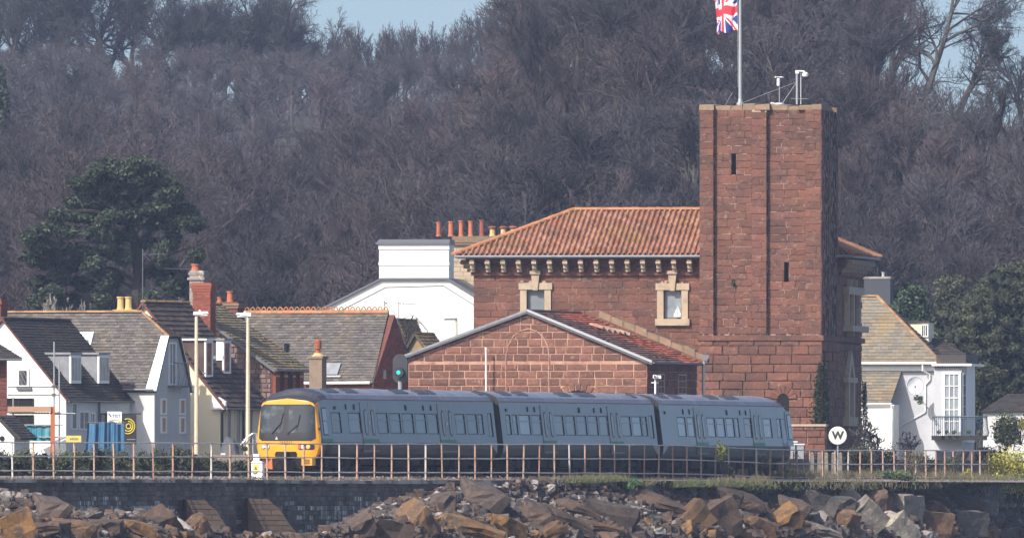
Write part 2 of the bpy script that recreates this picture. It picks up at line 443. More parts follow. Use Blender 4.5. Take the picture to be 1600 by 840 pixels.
def stone_hex(mb, fr, a0b, a0t, a1b, a1t, b0, b1, t):
    i = min(.015, (b1 - b0) * .07)
    q = [(a0b, b0), (a1b, b0), (a1t, b1), (a0t, b1)]
    f = [(a0b + i, b0 + i), (a1b - i, b0 + i), (a1t - i, b1 - i), (a0t + i, b1 - i)]
    mb.add([fr.p(x, y, 0) for x, y in q] + [fr.p(x, y, t) for x, y in f],
           [(4, 5, 6, 7), (0, 1, 5, 4), (1, 2, 6, 5), (2, 3, 7, 6), (3, 0, 4, 7)])

def slates(cl, fr, material, parent, name='slate', t=.035, as_objects=False, rng=RNG, budget=None):
    """thin overlapping pieces, lower edge lifted; name is that of one piece"""
    joined = MB()
    def one(mb, a0b, a0t, a1b, a1t, b0, b1):
        k = t * rng.uniform(.7, 1.5); e = rng.uniform(-.006, .006)
        mb.add([fr.p(a0b, b0 + e, k), fr.p(a1b, b0 + e, k * rng.uniform(.8, 1.2)), fr.p(a1t, b1 + .02, .004), fr.p(a0t, b1 + .02, .004),
                fr.p(a0b, b0 + e, 0), fr.p(a1b, b0 + e, 0)],
               [(0, 1, 2, 3), (4, 5, 1, 0), (5, 2, 1), (0, 3, 4)])
    for c in cl:
        if as_objects and (budget is None or budget[0] > 0):
            mb = MB(); one(mb, *c)
            mb.build(name, material, parent)
            if budget: budget[0] -= 1
        else: one(joined, *c)
    if joined.f: joined.build(name + '_courses', material, parent, kind='stuff')

def roof(parent, EL, ER, RR, RL, size, material, name='roof', t=.10, piece='slate', as_objects=False, under=None, budget=None, holes=(), gap=.012, pantile=False, lift=.035, split=None):
    """one slope: eave left/right, ridge right/left (local coordinates); slab plus its pieces as children"""
    EL, ER, RR, RL = map(Vector, (EL, ER, RR, RL))
    A = (ER - EL).normalized()
    up = RL - EL
    if up.length < 1e-4: up = RR - ER
    B = (up - A * up.dot(A)).normalized()
    N = A.cross(B)
    if N.z < 0: N = -N
    fr = Pl(EL, A, B, N)
    H = (RL - EL).dot(B); l1 = (RL - EL).dot(A); w = (ER - EL).dot(A); r1 = (RR - EL).dot(A)
    LR = lambda b: (l1 * b / H, w + (r1 - w) * b / H)
    mb = MB(); mb.poly([EL, ER, RR, RL] if r1 - l1 > .02 else [EL, ER, RR], -N * t)
    o = mb.build(name, under or M['slate_d'], parent)
    if pantile: pantiles(fr, H, LR, o)
    else:
        cl = cells(0, H, size[1], LR, size[0], size[0] * 1.001, RNG, gap, holes, fixed=True)
        if split:
            slates([c for c in cl if split[0](c)], fr, split[1], o, piece, lift, as_objects, RNG, budget)
            cl = [c for c in cl if not split[0](c)]
        slates(cl, fr, material, o, piece, lift, as_objects, RNG, budget)
    return o, fr, H, LR

def pantiles(fr, H, LR, parent):
    """curved clay tiles: each column a row of rolls, each course stepped over the next"""
    pw, ch = .27, .34
    rows = int(H / ch)
    prof = [(0, .02), (.10, .07), (.25, .125), (.42, .14), (.56, .10), (.66, .02), (.82, .0), (.99, .0)]
    mb = MB()
    l0, r0 = LR(0)
    ncol = int((r0 - l0) / pw) + 1
    for j in range(rows + 1):
        b0, b1 = j * ch, min((j + 1) * ch + .04, H)
        if b1 - b0 < .05: continue
        L0, R0 = LR(b0); L1, R1 = LR(min(b1, H))
        for i in range(ncol):
            a = l0 + i * pw
            if a + pw < max(min(L0, L1), l0) + .02 or a > min(max(R0, R1), r0) - .02: continue
            vs = []; j0 = RNG.uniform(-.008, .008); e = RNG.uniform(-.012, .012)
            for (u, h) in prof:
                x = a + u * pw
                xb = min(max(x, L0), R0); xt = min(max(x, L1), R1)
                vs.append(fr.p(xb, b0 + e, h + .045 + j0)); vs.append(fr.p(xt, b1, h + .008)); vs.append(fr.p(xb, b0 + e, h + .01 + j0))
            fs = []
            for k in range(len(prof) - 1):
                q = k * 3
                fs.append((q, q + 3, q + 4, q + 1)); fs.append((q + 2, q + 5, q + 3, q))
            mb.add(vs, fs)
    mb.build('pantile_courses', M['pantile'], parent, kind='stuff', smooth=False)

def ridge_line(parent, p, q, material, r=.12, step=.4, name='ridge_tile', lift=.02):
    """half-round ridge or hip tiles laid end to end, one piece of geometry each"""
    p, q = Vector(p), Vector(q); d = (q - p); n = max(1, int(d.length / step)); s = d / n
    side = s.cross(Vector((0, 0, 1))).normalized(); up = side.cross(s).normalized()
    mb = MB()
    for i in range(n):
        a = p + s * i; b = p + s * (i + 1.04)
        r0, r1 = r * RNG.uniform(.92, 1.1), r * RNG.uniform(.9, 1.0)
        ring = []
        for c, rr in ((a, r0), (b, r1)):
            for k in range(6):
                t = pi * k / 5
                ring.append(c + side * cos(t) * rr + up * (sin(t) * rr * .8 + lift - .03))
        fs = [(k, k + 1, k + 7, k + 6) for k in range(5)] + [(5, 4, 3, 2, 1, 0), (6, 7, 8, 9, 10, 11)]
        mb.add(ring, fs)
    return mb.build(name, material, parent)

def window(parent, fr, a0, a1, b0, b1, frame, glass, nx=1, ny=1, fw=.06, bar=.035, d=.03, name='window', deep=.05):
    g = MB(); g.slab(fr, a0, a1, b0, b1, d - .02, d)
    o = g.build(name, glass, parent)
    f = MB(); h = d + deep
    f.slab(fr, a0 - fw, a0, b0 - fw, b1 + fw, 0, h); f.slab(fr, a1, a1 + fw, b0 - fw, b1 + fw, 0, h)
    f.slab(fr, a0, a1, b0 - fw, b0, 0, h); f.slab(fr, a0, a1, b1, b1 + fw, 0, h)
    f.build('frame', frame, o)
    if nx > 1 or ny > 1:
        g = MB()
        for i in range(1, nx):
            x = a0 + (a1 - a0) * i / nx; g.slab(fr, x - bar / 2, x + bar / 2, b0, b1, d, d + .03)
        for j in range(1, ny):
            y = b0 + (b1 - b0) * j / ny; g.slab(fr, a0, a1, y - bar / 2, y + bar / 2, d, d + .036)
        g.build('glazing_bar', frame, o)
    return o

def block(parent, name, pts, vec, material, **k):
    mb = MB(); mb.poly(pts, vec); return mb.build(name, material, parent, **k)

# ---------------------------------------------------------------- bare trees
def strip(mb, pts, w, rng):
    d = (pts[-1] - pts[0]); s = d.cross(Vector((rng.uniform(-1, 1), rng.uniform(-1, 1), rng.uniform(-1, 1)))).normalized() * (w / 2)
    n = len(pts); vs = []
    for i, p in enumerate(pts):
        t = 1 - .6 * i / (n - 1)
        vs += [p + s * t, p - s * t]
    mb.add(vs, [(2 * i, 2 * i + 1, 2 * i + 3, 2 * i + 2) for i in range(n - 1)])

def bare_tree(seed, h, kids=(8, 6, 6, 6, 3), spread=.8, lean=0.0, up=.10, trunk_frac=.35, base_r=.03, wob=.16):
    rng = random.Random(seed); T, C = MB(), MB()
    def grow(p, d, L, r, lev):
        nseg = (6, 4, 3, 2, 1, 1)[lev]; pts = [p]; rr = [r]
        for i in range(nseg):
            w = wob * (1.2 if lev else .35)
            d = (d + Vector((rng.gauss(0, w), rng.gauss(0, w), rng.gauss(0, w * .7) + up * (0 if lev == 0 else 1)))).normalized()
            p = p + d * (L / nseg); pts.append(p); rr.append(r * (1 - .62 * (i + 1) / nseg))
        if lev <= 1: T.tube(pts, rr, 6 if lev == 0 else 4, cap=False)
        elif lev == 2: C.tube(pts, rr, 3, cap=False)
        else: strip(C, pts, (0, 0, 0, .055, .038, .028)[lev], rng)
        if lev >= 5: return
        n = kids[lev]
        for k in range(n):
            t0 = (trunk_frac if lev == 0 else .18)
            t = t0 + (1 - t0) * (k + rng.random()) / n
            x = t * nseg; i = min(int(x), nseg - 1); q = pts[i].lerp(pts[i + 1], x - i)
            dd = (pts[i + 1] - pts[i]).normalized()
            side = dd.orthogonal().normalized(); side = Matrix.Rotation(rng.uniform(0, 2 * pi), 3, dd) @ side
            ang = rng.uniform(.35, 1.0) * spread * (1.15 - .35 * t if lev == 0 else 1)
            nd = (dd * cos(ang) + side * sin(ang)).normalized()
            ln = (L * (.62, .62, .58, .60, .55)[lev]) * rng.uniform(.7, 1.15) * (1.15 - .35 * t if lev == 0 else 1.1 - .4 * t)
            grow(q, nd, ln, max(.012, rr[i] * .68), lev + 1)
    grow(Vector((0, 0, -.3)), Vector((lean, 0, 1)).normalized(), h * .66, h * base_r, 0)
    return T, C

def leaf_cloud(mb, c, rad, n, size, rng, shell=.55, flat=0.0, m=0):
    """small leaf faces spread through an ellipsoid, thinning towards its middle"""
    c = Vector(c)
    for _ in range(n):
        u = Vector((rng.gauss(0, 1), rng.gauss(0, 1), rng.gauss(0, 1))).normalized()
        r = shell + (1 - shell) * rng.random() ** .7
        r *= 1 + .12 * rng.gauss(0, 1)
        p = c + Vector((u.x * rad[0] * r, u.y * rad[1] * r, u.z * rad[2] * r))
        a = Vector((rng.gauss(0, 1), rng.gauss(0, 1), rng.gauss(0, 1) * (1 - flat))).normalized()
        b = a.cross(Vector((rng.gauss(0, 1), rng.gauss(0, 1), rng.gauss(0, 1)))).normalized()
        s = size * rng.uniform(.6, 1.3)
        mb.add([p - a * s, p + b * s * .45, p + a * s, p - b * s * .45], [(0, 1, 2, 3)], m)
# ---------------------------------------------------------------- lines of the railway, fence and seawall
def solve_heading(Sx, Sy, L, px, lo=2.0, hi=45.0):
    k = (px - CX) / F
    for _ in range(50):
        mid = (lo + hi) / 2; t = radians(mid)
        if (Sx + L * sin(t)) > k * (Sy + L * cos(t)): hi = mid
        else: lo = mid
    return radians((lo + hi) / 2)
COACH_L, COACH_GAP, YS = 22.6, .78, 1.10
coach_lines = []
_S = P(497, 0, 800.0); _sx, _sy = _S.x, 800.0
for endpx in (777.0, 1028.0, 1239.0):
    th = solve_heading(_sx, _sy, COACH_L, endpx)
    coach_lines.append((_sx, _sy, th))
    _sx += (COACH_L + COACH_GAP) * sin(th); _sy += (COACH_L + COACH_GAP) * cos(th)
RAIL_Z = (HY - 740) * 800 / F

FENCE_SP = [(-40, 33), (0, 32.5), (200, 30.7), (420, 28.6), (600, 26.8), (800, 24.7), (950, 23), (1130, 21.6), (1270, 20.3), (1320, 19), (1400, 17), (1480, 14), (1560, 12.3), (1640, 12)]
TOPR = [(0, 690), (400, 692), (800, 693), (1000, 693.5), (1110, 696.5), (1210, 701.5), (1300, 702.5), (1420, 703), (1600, 703)]
MIDR = [(0, 712), (400, 713), (600, 715), (1000, 716), (1100, 718), (1210, 723), (1300, 724), (1600, 724)]
BOTR = [(0, 734), (400, 736), (600, 737), (1000, 738), (1100, 740), (1210, 744), (1300, 745), (1600, 744.5)]
fence_posts = []
_px, _Y = -46.0, 749.0
while _px < 1562:
    fence_posts.append((_px, _Y))
    dx = interp(_px, FENCE_SP); lat = dx * _Y / F
    _Y2 = _Y + sqrt(2.5 ** 2 - lat ** 2)
    X = (_px - CX) * _Y / F + lat
    _px = CX + X * F / _Y2 + 0.0
    _px = fence_posts[-1][0] + dx; _Y = _Y2
def fenceY(px):
    return interp(px, fence_posts) if px < fence_posts[-1][0] else fence_posts[-1][1] + (px - fence_posts[-1][0]) * .19
def wall_pt(px, off=0.0, z=None, py=748.0):
    """point on the seawall top line at px, moved `off` metres seaward (to the right and nearer)"""
    Y = fenceY(px) ; Y2 = fenceY(px + 20)
    a = P(px, py, Y); b = P(px + 20, py, Y2); d = Vector((b.x - a.x, b.y - a.y, 0)).normalized()
    n = Vector((d.y, -d.x, 0))
    q = a + n * off
    if z is not None: q.z = z
    return q

# ---------------------------------------------------------------- terrain, water, hill
def hill_z(x, y):
    px = CX + x * F / y
    w = sstep(690, 860, px)
    crest = lerp(17.0 + 1.2 * sin(px / 90.0), 30.5, w)
    crest = lerp(crest, 27.6, sstep(1400, 1540, px))
    top_y = lerp(1290, 1350, w)
    z = GZ + (crest - GZ) * sstep(985, top_y, y) ** .9
    back = (1 - sstep(730, 860, px)) * lerp(22.3, 20.0, sstep(430, 700, px)) * sstep(1380, 1740, y)
    z += back
    z += (noise.noise(Vector((x * .03, y * .02, 0))) * 1.5) * sstep(1000, 1150, y)
    return z

def grid_mesh(name, xs, ys, zf, material, kind='structure'):
    mb = MB(); nx = len(xs)
    for y in ys:
        for x in xs: mb.v.append((x(y) if callable(x) else x, y, 0))
    for i, v in enumerate(mb.v): mb.v[i] = (v[0], v[1], zf(v[0], v[1]))
    for j in range(len(ys) - 1):
        for i in range(nx - 1):
            q = j * nx + i; mb.f.append((q, q + 1, q + nx + 1, q + nx)); mb.m.append(0)
    o = mb.build(name, material, None, smooth=True, kind=kind)
    return o

# town ground behind the seawall, following it
pxs = list(range(-400, 2000, 40))
mb = MB()
for px in pxs:
    a = wall_pt(px, -.35); a.z = (HY - 749) * a.y / F
    b = Vector((a.x - 3, a.y + 8, GZ)); 
    k = (px - CX) / F
    for q in (a, Vector((a.x - 1.2, a.y + 2, GZ)), Vector((k * 980 * 1.6 - 0, 985, GZ))): mb.v.append(tuple(q))
for i in range(len(pxs) - 1):
    for j in range(2):
        q = i * 3 + j; mb.f.append((q, q + 3, q + 4, q + 1)); mb.m.append(0)
tag(mb.build('ground', M['ground']), 'flat town ground between the seawall and the wooded hill', kind='structure')
fr_ = [-1 + 2 * i / 90 for i in range(91)]
_xs = [-420, -250, -150, -100] + [-75 + 150 * i / 75 for i in range(76)] + [100, 150, 250, 420]
grid_mesh('hill', _xs, [984, 990, 1000] + [1010 + 12 * i for i in range(30)] + [1380 + 25 * i for i in range(17)] + [1850, 2000, 2400], hill_z, M['hill'])
bpy.data.objects['hill']['label'] = 'steep hillside under the bare winter woods'
mb = MB(); mb.quad((-420, -30, -2.6), (420, -30, -2.6), (420, 900, -2.6), (-420, 900, -2.6))
tag(mb.build('water', M['water']), 'estuary water below the rock armour', kind='structure')

# ---------------------------------------------------------------- seawall
sw = thing('seawall', 'long dark masonry seawall below the railing, streaked white with lime', 'wall', wall_pt(0, 0, -2.6))
sw_o = Vector(sw.location)
wall_back, cop = MB(), MB()
stones = {'seawall': MB(), 'lime': MB()}
px = -60.0
prev = None
courses = [(748 + 5 + 7.2 * i) for i in range(20)]
while px < 1640:
    step = interp(px, FENCE_SP) * .25
    a = wall_pt(px, .45, sw_o.z) - sw_o; b = wall_pt(px + step, .45, sw_o.z) - sw_o
    Yc = fenceY(px); s = Yc / F; n_ = Vector((b.y - a.y, a.x - b.x, 0)).normalized()
    z = lambda py: (HY - py) * s - sw_o.z
    topy = interp(px, [(0, 748), (330, 747.5), (700, 749), (1100, 750), (1600, 751)])
    # backing
    wall_back.quad((a.x, a.y, z(topy + 4)), (b.x, b.y, z(topy + 4)), (b.x, b.y, -.5), (a.x, a.y, -.5))
    # coping stones (every fourth step one stone)
    g = n_ * .10
    broken = 330 < px < 430 or 470 < px < 605
    for c0 in (topy + 4 + 7.4 * i for i in range(14)):
        if c0 > 850: break
        row = int((c0 - 700) / 7.4)
        off = step * .5 if row % 2 else 0
        a2 = wall_pt(px + off, .45, sw_o.z) - sw_o; b2 = wall_pt(px + off + step * .93, .45, sw_o.z) - sw_o
        t = RNG.uniform(.015, .07); z0, z1 = z(c0 + 7.0), z(c0)
        lime = RNG.random() < interp(px, [(0, .05), (70, .15), (120, .7), (195, .7), (250, .15), (430, .12), (480, .85), (580, .9), (640, .2), (720, .03), (2000, .02)]) * sstep(758, 800, c0 + 14 * noise.noise(Vector((px * .05, c0 * .1, 3)))) * (1.0 if noise.noise(Vector((px * .03, c0 * .06, 8))) > -.15 else .25)
        mm = stones['lime' if lime else 'seawall']
        mm.add([a2 + Vector((0, 0, z0)), b2 + Vector((0, 0, z0)), b2 + Vector((0, 0, z1)), a2 + Vector((0, 0, z1)),
                a2 + n_ * t + Vector((0, 0, z0 + .02)), b2 + n_ * t + Vector((0, 0, z0 + .02)), b2 + n_ * t + Vector((0, 0, z1 - .02)), a2 + n_ * t + Vector((0, 0, z1 - .02))],
               [(4, 5, 6, 7), (0, 1, 5, 4), (1, 2, 6, 5), (2, 3, 7, 6), (3, 0, 4, 7)])
    px += step
wall_back.build('backing', M['seawall'], sw)
stones['seawall'].build('stone_courses', M['seawall'], sw, kind='stuff')
stones['lime'].build('lime_streaked_courses', M['lime'], sw, kind='stuff', label='pale lime washed stones')
px = -60.0
while px < 1385:
    w = interp(px, FENCE_SP) * .9
    topy = interp(px, [(0, 747.5), (330, 747.5), (430, 749), (700, 749.5), (1100, 750), (1600, 751)]) + RNG.uniform(-.3, .3)
    s = fenceY(px) / F
    a = wall_pt(px, .62, 0) - sw_o; b = wall_pt(px + w * .985, .62, 0) - sw_o; n_ = Vector((b.y - a.y, a.x - b.x, 0)).normalized()
    c_ = MB(); zt, zb = (HY - topy) * s - sw_o.z, (HY - topy - 5.2) * s - sw_o.z
    ai, bi = a - n_ * .7, b - n_ * .7
    c_.hexa([Vector((p.x, p.y, zb)) for p in (a, b, bi, ai)] + [Vector((p.x, p.y, zt)) for p in (a - n_ * .04, b - n_ * .04, bi, ai)])
    c_.build('coping_stone', M['coping'], sw)
    px += w
# two sloping buttresses
for (p0, p1, t0, tw) in ((292, 352, 779, 372), (388, 452, 777, 474)):
    Yb = fenceY(p0) - 3.0
    bt = thing('buttress', 'stained brown sloping buttress against the seawall, ' + ('left of the two' if p0 < 300 else 'below the yellow train cab'), 'buttress', P(p0, 860, Yb), 0, 'sloping buttresses of the seawall')
    O = Vector(bt.location)
    prof = [(p0, t0), (p0 + (p1 - p0) * .5, t0 + 4), (p0 + (p1 - p0) * .78, t0 + 18), (p1, t0 + 40), (tw, 845), (p0, 845)]
    poly = [P(x, y, Yb) - O for x, y in prof]
    b_ = MB(); b_.poly(poly, (-.6, 3.6, 0)); b_.build('core', M['buttress'], bt)
    fr = Pl(P(p0, 845, Yb) - O, (1, 0, 0), (0, 0, 1), (0, -1, 0)); s = Yb / F
    def LRb(b, p0=p0, p1=p1, t0=t0, tw=tw, s=s):
        y = 845 - b / s
        return (0.04, (interp(y, [(t0, (p0 + p1) / 2), (t0 + 18, p0 + (p1 - p0) * .78), (t0 + 40, p1), (845, tw)]) - p0) * s - .05)
    cl = cells(0, (845 - t0 - 1) * s, .23, LRb, .45, .8, RNG, .012)
    clad(cl, fr, M['buttress'], bt, 'stone', .03, True)

# ---------------------------------------------------------------- railing
fe = thing('railing', 'rusty cream three rail post fence along the whole seawall top', 'fence', P(0, 748, fenceY(0)))
O = Vector(fe.location)
rails = ([], [], [])
for i, (px, Y) in enumerate(fence_posts):
    tilt = RNG.gauss(0, .7); w = .042
    bpy_ = 747.5 if px < 1400 else 750
    base = P(px, bpy_ + 1, Y) - O; top = P(px + tilt, interp(px, TOPR) + RNG.uniform(-.5, .3), Y) - O
    m_ = MB(); m_.tube([base, top], w * RNG.uniform(.8, 1.1), 6)
    m_.build('post', M['railp'] if i in (1, 2, 12, 19, 24, 33, 46, 53) else M['rust'], fe)
    for k, tab in enumerate((TOPR, MIDR, BOTR)):
        sag = RNG.uniform(-.45, .45)
        rails[k].append(P(px, interp(px, tab) + sag, Y - .03) - O)
for k in range(3):
    for j in range(0, len(rails[k]) - 1, 3):
        m_ = MB(); seg = rails[k][j:j + 4]
        m_.tube([seg[0]] + [p for p in seg[1:]], .028, 5); m_.build('rail', M['railp'], fe)

# ---------------------------------------------------------------- track bed
mb = MB(); rl = [MB(), MB()]
(lx, ly, lt) = coach_lines[0]
line = []
cx0, cy0 = lx - cos(lt) * 1.41, ly + sin(lt) * 1.41
for k in range(8, 0, -1): line.append((cx0 - sin(lt + .02 * k) * 12 * k, cy0 - cos(lt + .02 * k) * 12 * k))
for (sx_, sy_, th) in coach_lines:
    for q in (0, 11): line.append((sx_ - cos(th) * 1.41 + sin(th) * q, sy_ + sin(th) * 1.41 + cos(th) * q))
th = coach_lines[-1][2]
for k in range(1, 12):
    th -= .004; x, y = line[-1]; line.append((x + sin(th) * 12, y + cos(th) * 12))
def offs_line(o, z):
    out = []
    for i, (x, y) in enumerate(line):
        x0, y0 = line[max(i - 1, 0)]; x1, y1 = line[min(i + 1, len(line) - 1)]
        d = Vector((x1 - x0, y1 - y0, 0)).normalized()
        out.append(Vector((x, y, z)) + Vector((d.y, -d.x, 0)) * o)
    return out
prof = [(-5.2, GZ - .05), (-4.2, RAIL_Z - .12), (0, RAIL_Z - .1), (2.2, RAIL_Z - .12), (3.4, GZ - .04)]
rows = [offs_line(o_, z_) for o_, z_ in prof]
for i in range(len(line)):
    for r in rows: mb.v.append(tuple(r[i]))
for i in range(len(line) - 1):
    for j in range(4):
        q = i * 5 + j; mb.f.append((q, q + 5, q + 6, q + 1)); mb.m.append(0)
tag(mb.build('track_bed', M['ballast']), 'grey stone ballast bed under the train', kind='structure')
for g_, nm in ((-.72, 0), (.72, 1), (-4.0 + .2, 1)):
    m_ = MB()
    a, b = offs_line(g_ - .035, RAIL_Z), offs_line(g_ + .035, RAIL_Z)
    for i in range(len(line) - 1):
        m_.hexa([a[i] - Vector((0, 0, .12)), b[i] - Vector((0, 0, .12)), b[i + 1] - Vector((0, 0, .12)), a[i + 1] - Vector((0, 0, .12)), a[i], b[i], b[i + 1], a[i + 1]])
    tag(m_.build('track_rail', M['tr_under']), 'steel running rail on the ballast', kind='structure')
pl_ = MB(); pl_f = MB()
o1, o2 = offs_line(-1.75, RAIL_Z), offs_line(-5.6, RAIL_Z)
for i in range(8, len(line) - 6):
    a, b, c, d = o1[i], o1[i + 1], o2[i + 1], o2[i]; z1 = Vector((0, 0, .88)); z0 = Vector((0, 0, -.4))
    pl_.hexa([a + z0, b + z0, c + z0, d + z0, a + z1, b + z1, c + z1, d + z1])
tag(pl_.build('platform', M['seawall']), 'dark brick station platform hidden behind the train', kind='structure')
mb = MB()
for _ in range(5200):       # loose stones along the seaward shoulder
    px = RNG.uniform(-30, 1330); q = wall_pt(px, RNG.uniform(-1.4, .1), 0); q.z = (HY - 747.5) * q.y / F + RNG.uniform(-.03, .10)
    r = RNG.uniform(.03, .09); v = [q + Vector((RNG.uniform(-r, r), RNG.uniform(-r, r), RNG.uniform(-r, r))) for _ in range(4)]
    mb.add(v, [(0, 1, 2), (0, 2, 3), (0, 3, 1), (1, 3, 2)])
tag(mb.build('gravel', M['ballast']), 'loose ballast stones spilling to the wall top', kind='stuff')
# ---------------------------------------------------------------- the train
SIDE = [(1.34, .92), (1.40, 1.20), (1.41, 1.45)]     # lower side (half width, height above rail)
TOPS = (1.20, 3.38)                                   # main side plane ends at the cant rail
ROOFP = [(1.20, 3.38), (1.08, 3.57), (.86, 3.70), (.55, 3.80), (.22, 3.855), (0, 3.86)]
FULL = [(1.28, .80)] + SIDE + ROOFP
def roof_k(z, k): return z if z <= 3.05 else 3.05 + (z - 3.05) * k
def capsule(fr, a0, a1, b0, b1, d0, d1, n=5):
    r = (a1 - a0) / 2; ca = (a0 + a1) / 2; pts = []
    for i in range(n + 1):
        t = pi + pi * i / n; pts.append((ca + r * cos(t), b0 + r + r * sin(t)))
    for i in range(n + 1):
        t = pi * i / n; pts.append((ca + r * cos(t), b1 - r + r * sin(t)))
    mb = MB(); mb.poly([fr.p(x, y, d0) for x, y in pts], fr.N * (d1 - d0)); return mb

def make_coach(idx, label):
    Sx, Sy, th = coach_lines[idx]
    L = COACH_L
    t = Vector((sin(th), cos(th), 0)); n = Vector((cos(th), -sin(th), 0))
    root = thing('train_carriage', label, 'train carriage', Vector((Sx, Sy, RAIL_Z)) - n * 1.41 * YS, pi / 2 - th, 'carriages of the three car train')
    root.scale = (1, YS, 1)
    def TX(px, off=-.07):
        k = (px - CX) / F; x0 = Sx + n.x * off; y0 = Sy + n.y * off
        return (k * y0 - x0) / (t.x - k * t.y)
    nose0 = idx == 0; nose1 = idx == 2
    NL = 1.7
    x_a = NL if nose0 else 0.0; x_b = L - NL if nose1 else L
    sides = {}
    for sg in (-1, 1):      # seaward side is -1
        O = Vector((0, sg * 1.41, 1.45)); B = Vector((0, sg * (TOPS[0] - 1.41), TOPS[1] - 1.45))
        sides[sg] = Pl(O, (1, 0, 0), B, (Vector((1, 0, 0)).cross(B) * (1 if sg < 0 else -1)))
    HB = sqrt((1.41 - TOPS[0]) ** 2 + (TOPS[1] - 1.45) ** 2)
    if idx == 0:
        wins = [(519, 534), (546, 565), (591, 607.5), (610, 627.5), (630, 647.5), (650, 667), (669, 685.5), (713, 728), (731, 747), (749, 756.5)]
        doors = [(565.5, 590), (686.5, 711)]; narrow = [(764, 770.5)]; ven = [525, 543, 556, 636, 664, 676]
    elif idx == 1:
        wins = [(792, 799.5), (802.5, 810), (812.5, 830), (832, 849), (867, 882), (885, 900), (902, 918), (920, 935.5), (937.5, 953), (972, 987), (989, 1003.5), (1005, 1012.5)]
        doors = [(847.5, 867.5), (952, 972)]; narrow = [(1015.5, 1022)]; ven = [793, 827, 838, 907, 931, 942]
    else:
        wins = [(1060, 1073), (1075.5, 1089), (1106, 1119), (1121, 1134), (1136, 1148.5), (1150, 1156), (1164, 1178), (1194, 1207), (1215, 1228)]
        doors = [(1087, 1104.5), (1176, 1193)]; narrow = []; ven = [1041, 1070, 1080, 1138, 1159, 1168]
    holes = []
    for a, b in wins: holes.append((TX(a), TX(b), .40, 1.34))
    for a, b in narrow: holes.append((TX(a), TX(b), .30, 1.40))
    body = MB()
    for sg in (-1, 1):
        fr = sides[sg]
        holes_grid(body, fr, x_a, x_b, 0, HB, holes, 0, 0, .045)
        for (y0, z0), (y1, z1) in zip([(1.28, .80)] + SIDE, SIDE):
            body.quad((0 if not nose0 else .5, sg * y0, z0), (L if not nose1 else L - .5, sg * y0, z0), (L if not nose1 else L - .5, sg * y1, z1), (0 if not nose0 else .5, sg * y1, z1), 1)
    body.quad((0.4, -1.28, .8), (L - .4, -1.28, .8), (L - .4, 1.28, .8), (.4, 1.28, .8), 1)
    # ends
    ring = [(y, z) for y, z in FULL] + [(-y, z) for y, z in FULL[::-1][1:]]
    for x, flag in ((0, nose0), (L, nose1)):
        if not flag: body.add([(x, y, z) for y, z in ring], [tuple(range(len(ring)))], 2)
    body.build('body', [M['tr_body'], M['tr_dark'], M['dark']], root)
    # roof
    rf = MB(); hp = ROOFP + [(-y, z) for y, z in ROOFP[::-1][1:]]
    secs = [x_a, x_b]
    for x0, x1 in zip(secs, secs[1:]):
        for (y0, z0), (y1, z1) in zip(hp, hp[1:]):
            rf.quad((x0, y0, z0), (x1, y0, z0), (x1, y1, z1), (x0, y1, z1))
    ro = rf.build('roof', M['tr_roof'], root)
    for x in [x_a + 1.2 + i * (x_b - x_a - 2.4) / 7 for i in range(8)]:
        r_ = MB()
        for (y0, z0), (y1, z1) in zip(hp, hp[1:]):
            r_.hexa([(x - .02, y0, z0), (x + .02, y0, z0), (x + .02, y1, z1), (x - .02, y1, z1),
                     (x - .02, y0, z0 + .015), (x + .02, y0, z0 + .015), (x + .02, y1, z1 + .015), (x - .02, y1, z1 + .015)])
        r_.build('roof_rib', M['tr_roof'], ro)
    for f_ in (.055, .16, .43, .56, .63, .9):
        x = lerp(0, L, f_) + (1.2 if nose0 else 0); w = (1.5, 1.5, 1.7, 1.4, .7, .7)[(.055, .16, .43, .56, .63, .9).index(f_)]
        if x + w > x_b: continue
        v_ = MB(); v_.hexa([(x, -.95, 3.60), (x + w, -.95, 3.60), (x + w, -.62, 3.75), (x, -.62, 3.75),
                            (x, -.93, 3.70), (x + w, -.93, 3.70), (x + w, -.62, 3.86), (x, -.62, 3.86)])
        v_.build('roof_vent', M['tr_roofc'], ro)
    ln = MB()
    for sg in (-1, 1): ln.slab(sides[sg], (.6 if nose0 else 0), (L - .6 if nose1 else L), HB - .03, HB + .005, 0, .028)
    ln.build('cant_rail_gutter', M['tr_red'], root)
    # windows
    lit = {1: (2, 10), 2: (0, 1, 2, 3, 4, 5, 7)}.get(idx, ())
    for sg in (-1, 1):
        fr = sides[sg]
        for i, (a0, a1, b0, b1) in enumerate(holes):
            g = MB(); g.slab(fr, a0, a1, b0, b1, -.05, -.028)
            w_ = g.build('window', M['tr_glass2'] if (i in lit and sg < 0) else M['tr_glass'], root)
            if sg > 0: continue
            g = MB(); fw = .03
            g.slab(fr, a0, a0 + fw, b0, b1, -.028, .004); g.slab(fr, a1 - fw, a1, b0, b1, -.028, .004)
            g.slab(fr, a0 + fw, a1 - fw, b0, b0 + fw, -.028, .004); g.slab(fr, a0 + fw, a1 - fw, b1 - fw, b1, -.028, .004)
            g.build('rubber_seal', M['dark'], w_)
            if i < len(wins):
                g = MB(); zt = b0 + (b1 - b0) * .68; g.slab(fr, a0 + fw, a1 - fw, zt - .018, zt + .018, -.028, -.004)
                g.build('transom', M['tr_door'], w_)
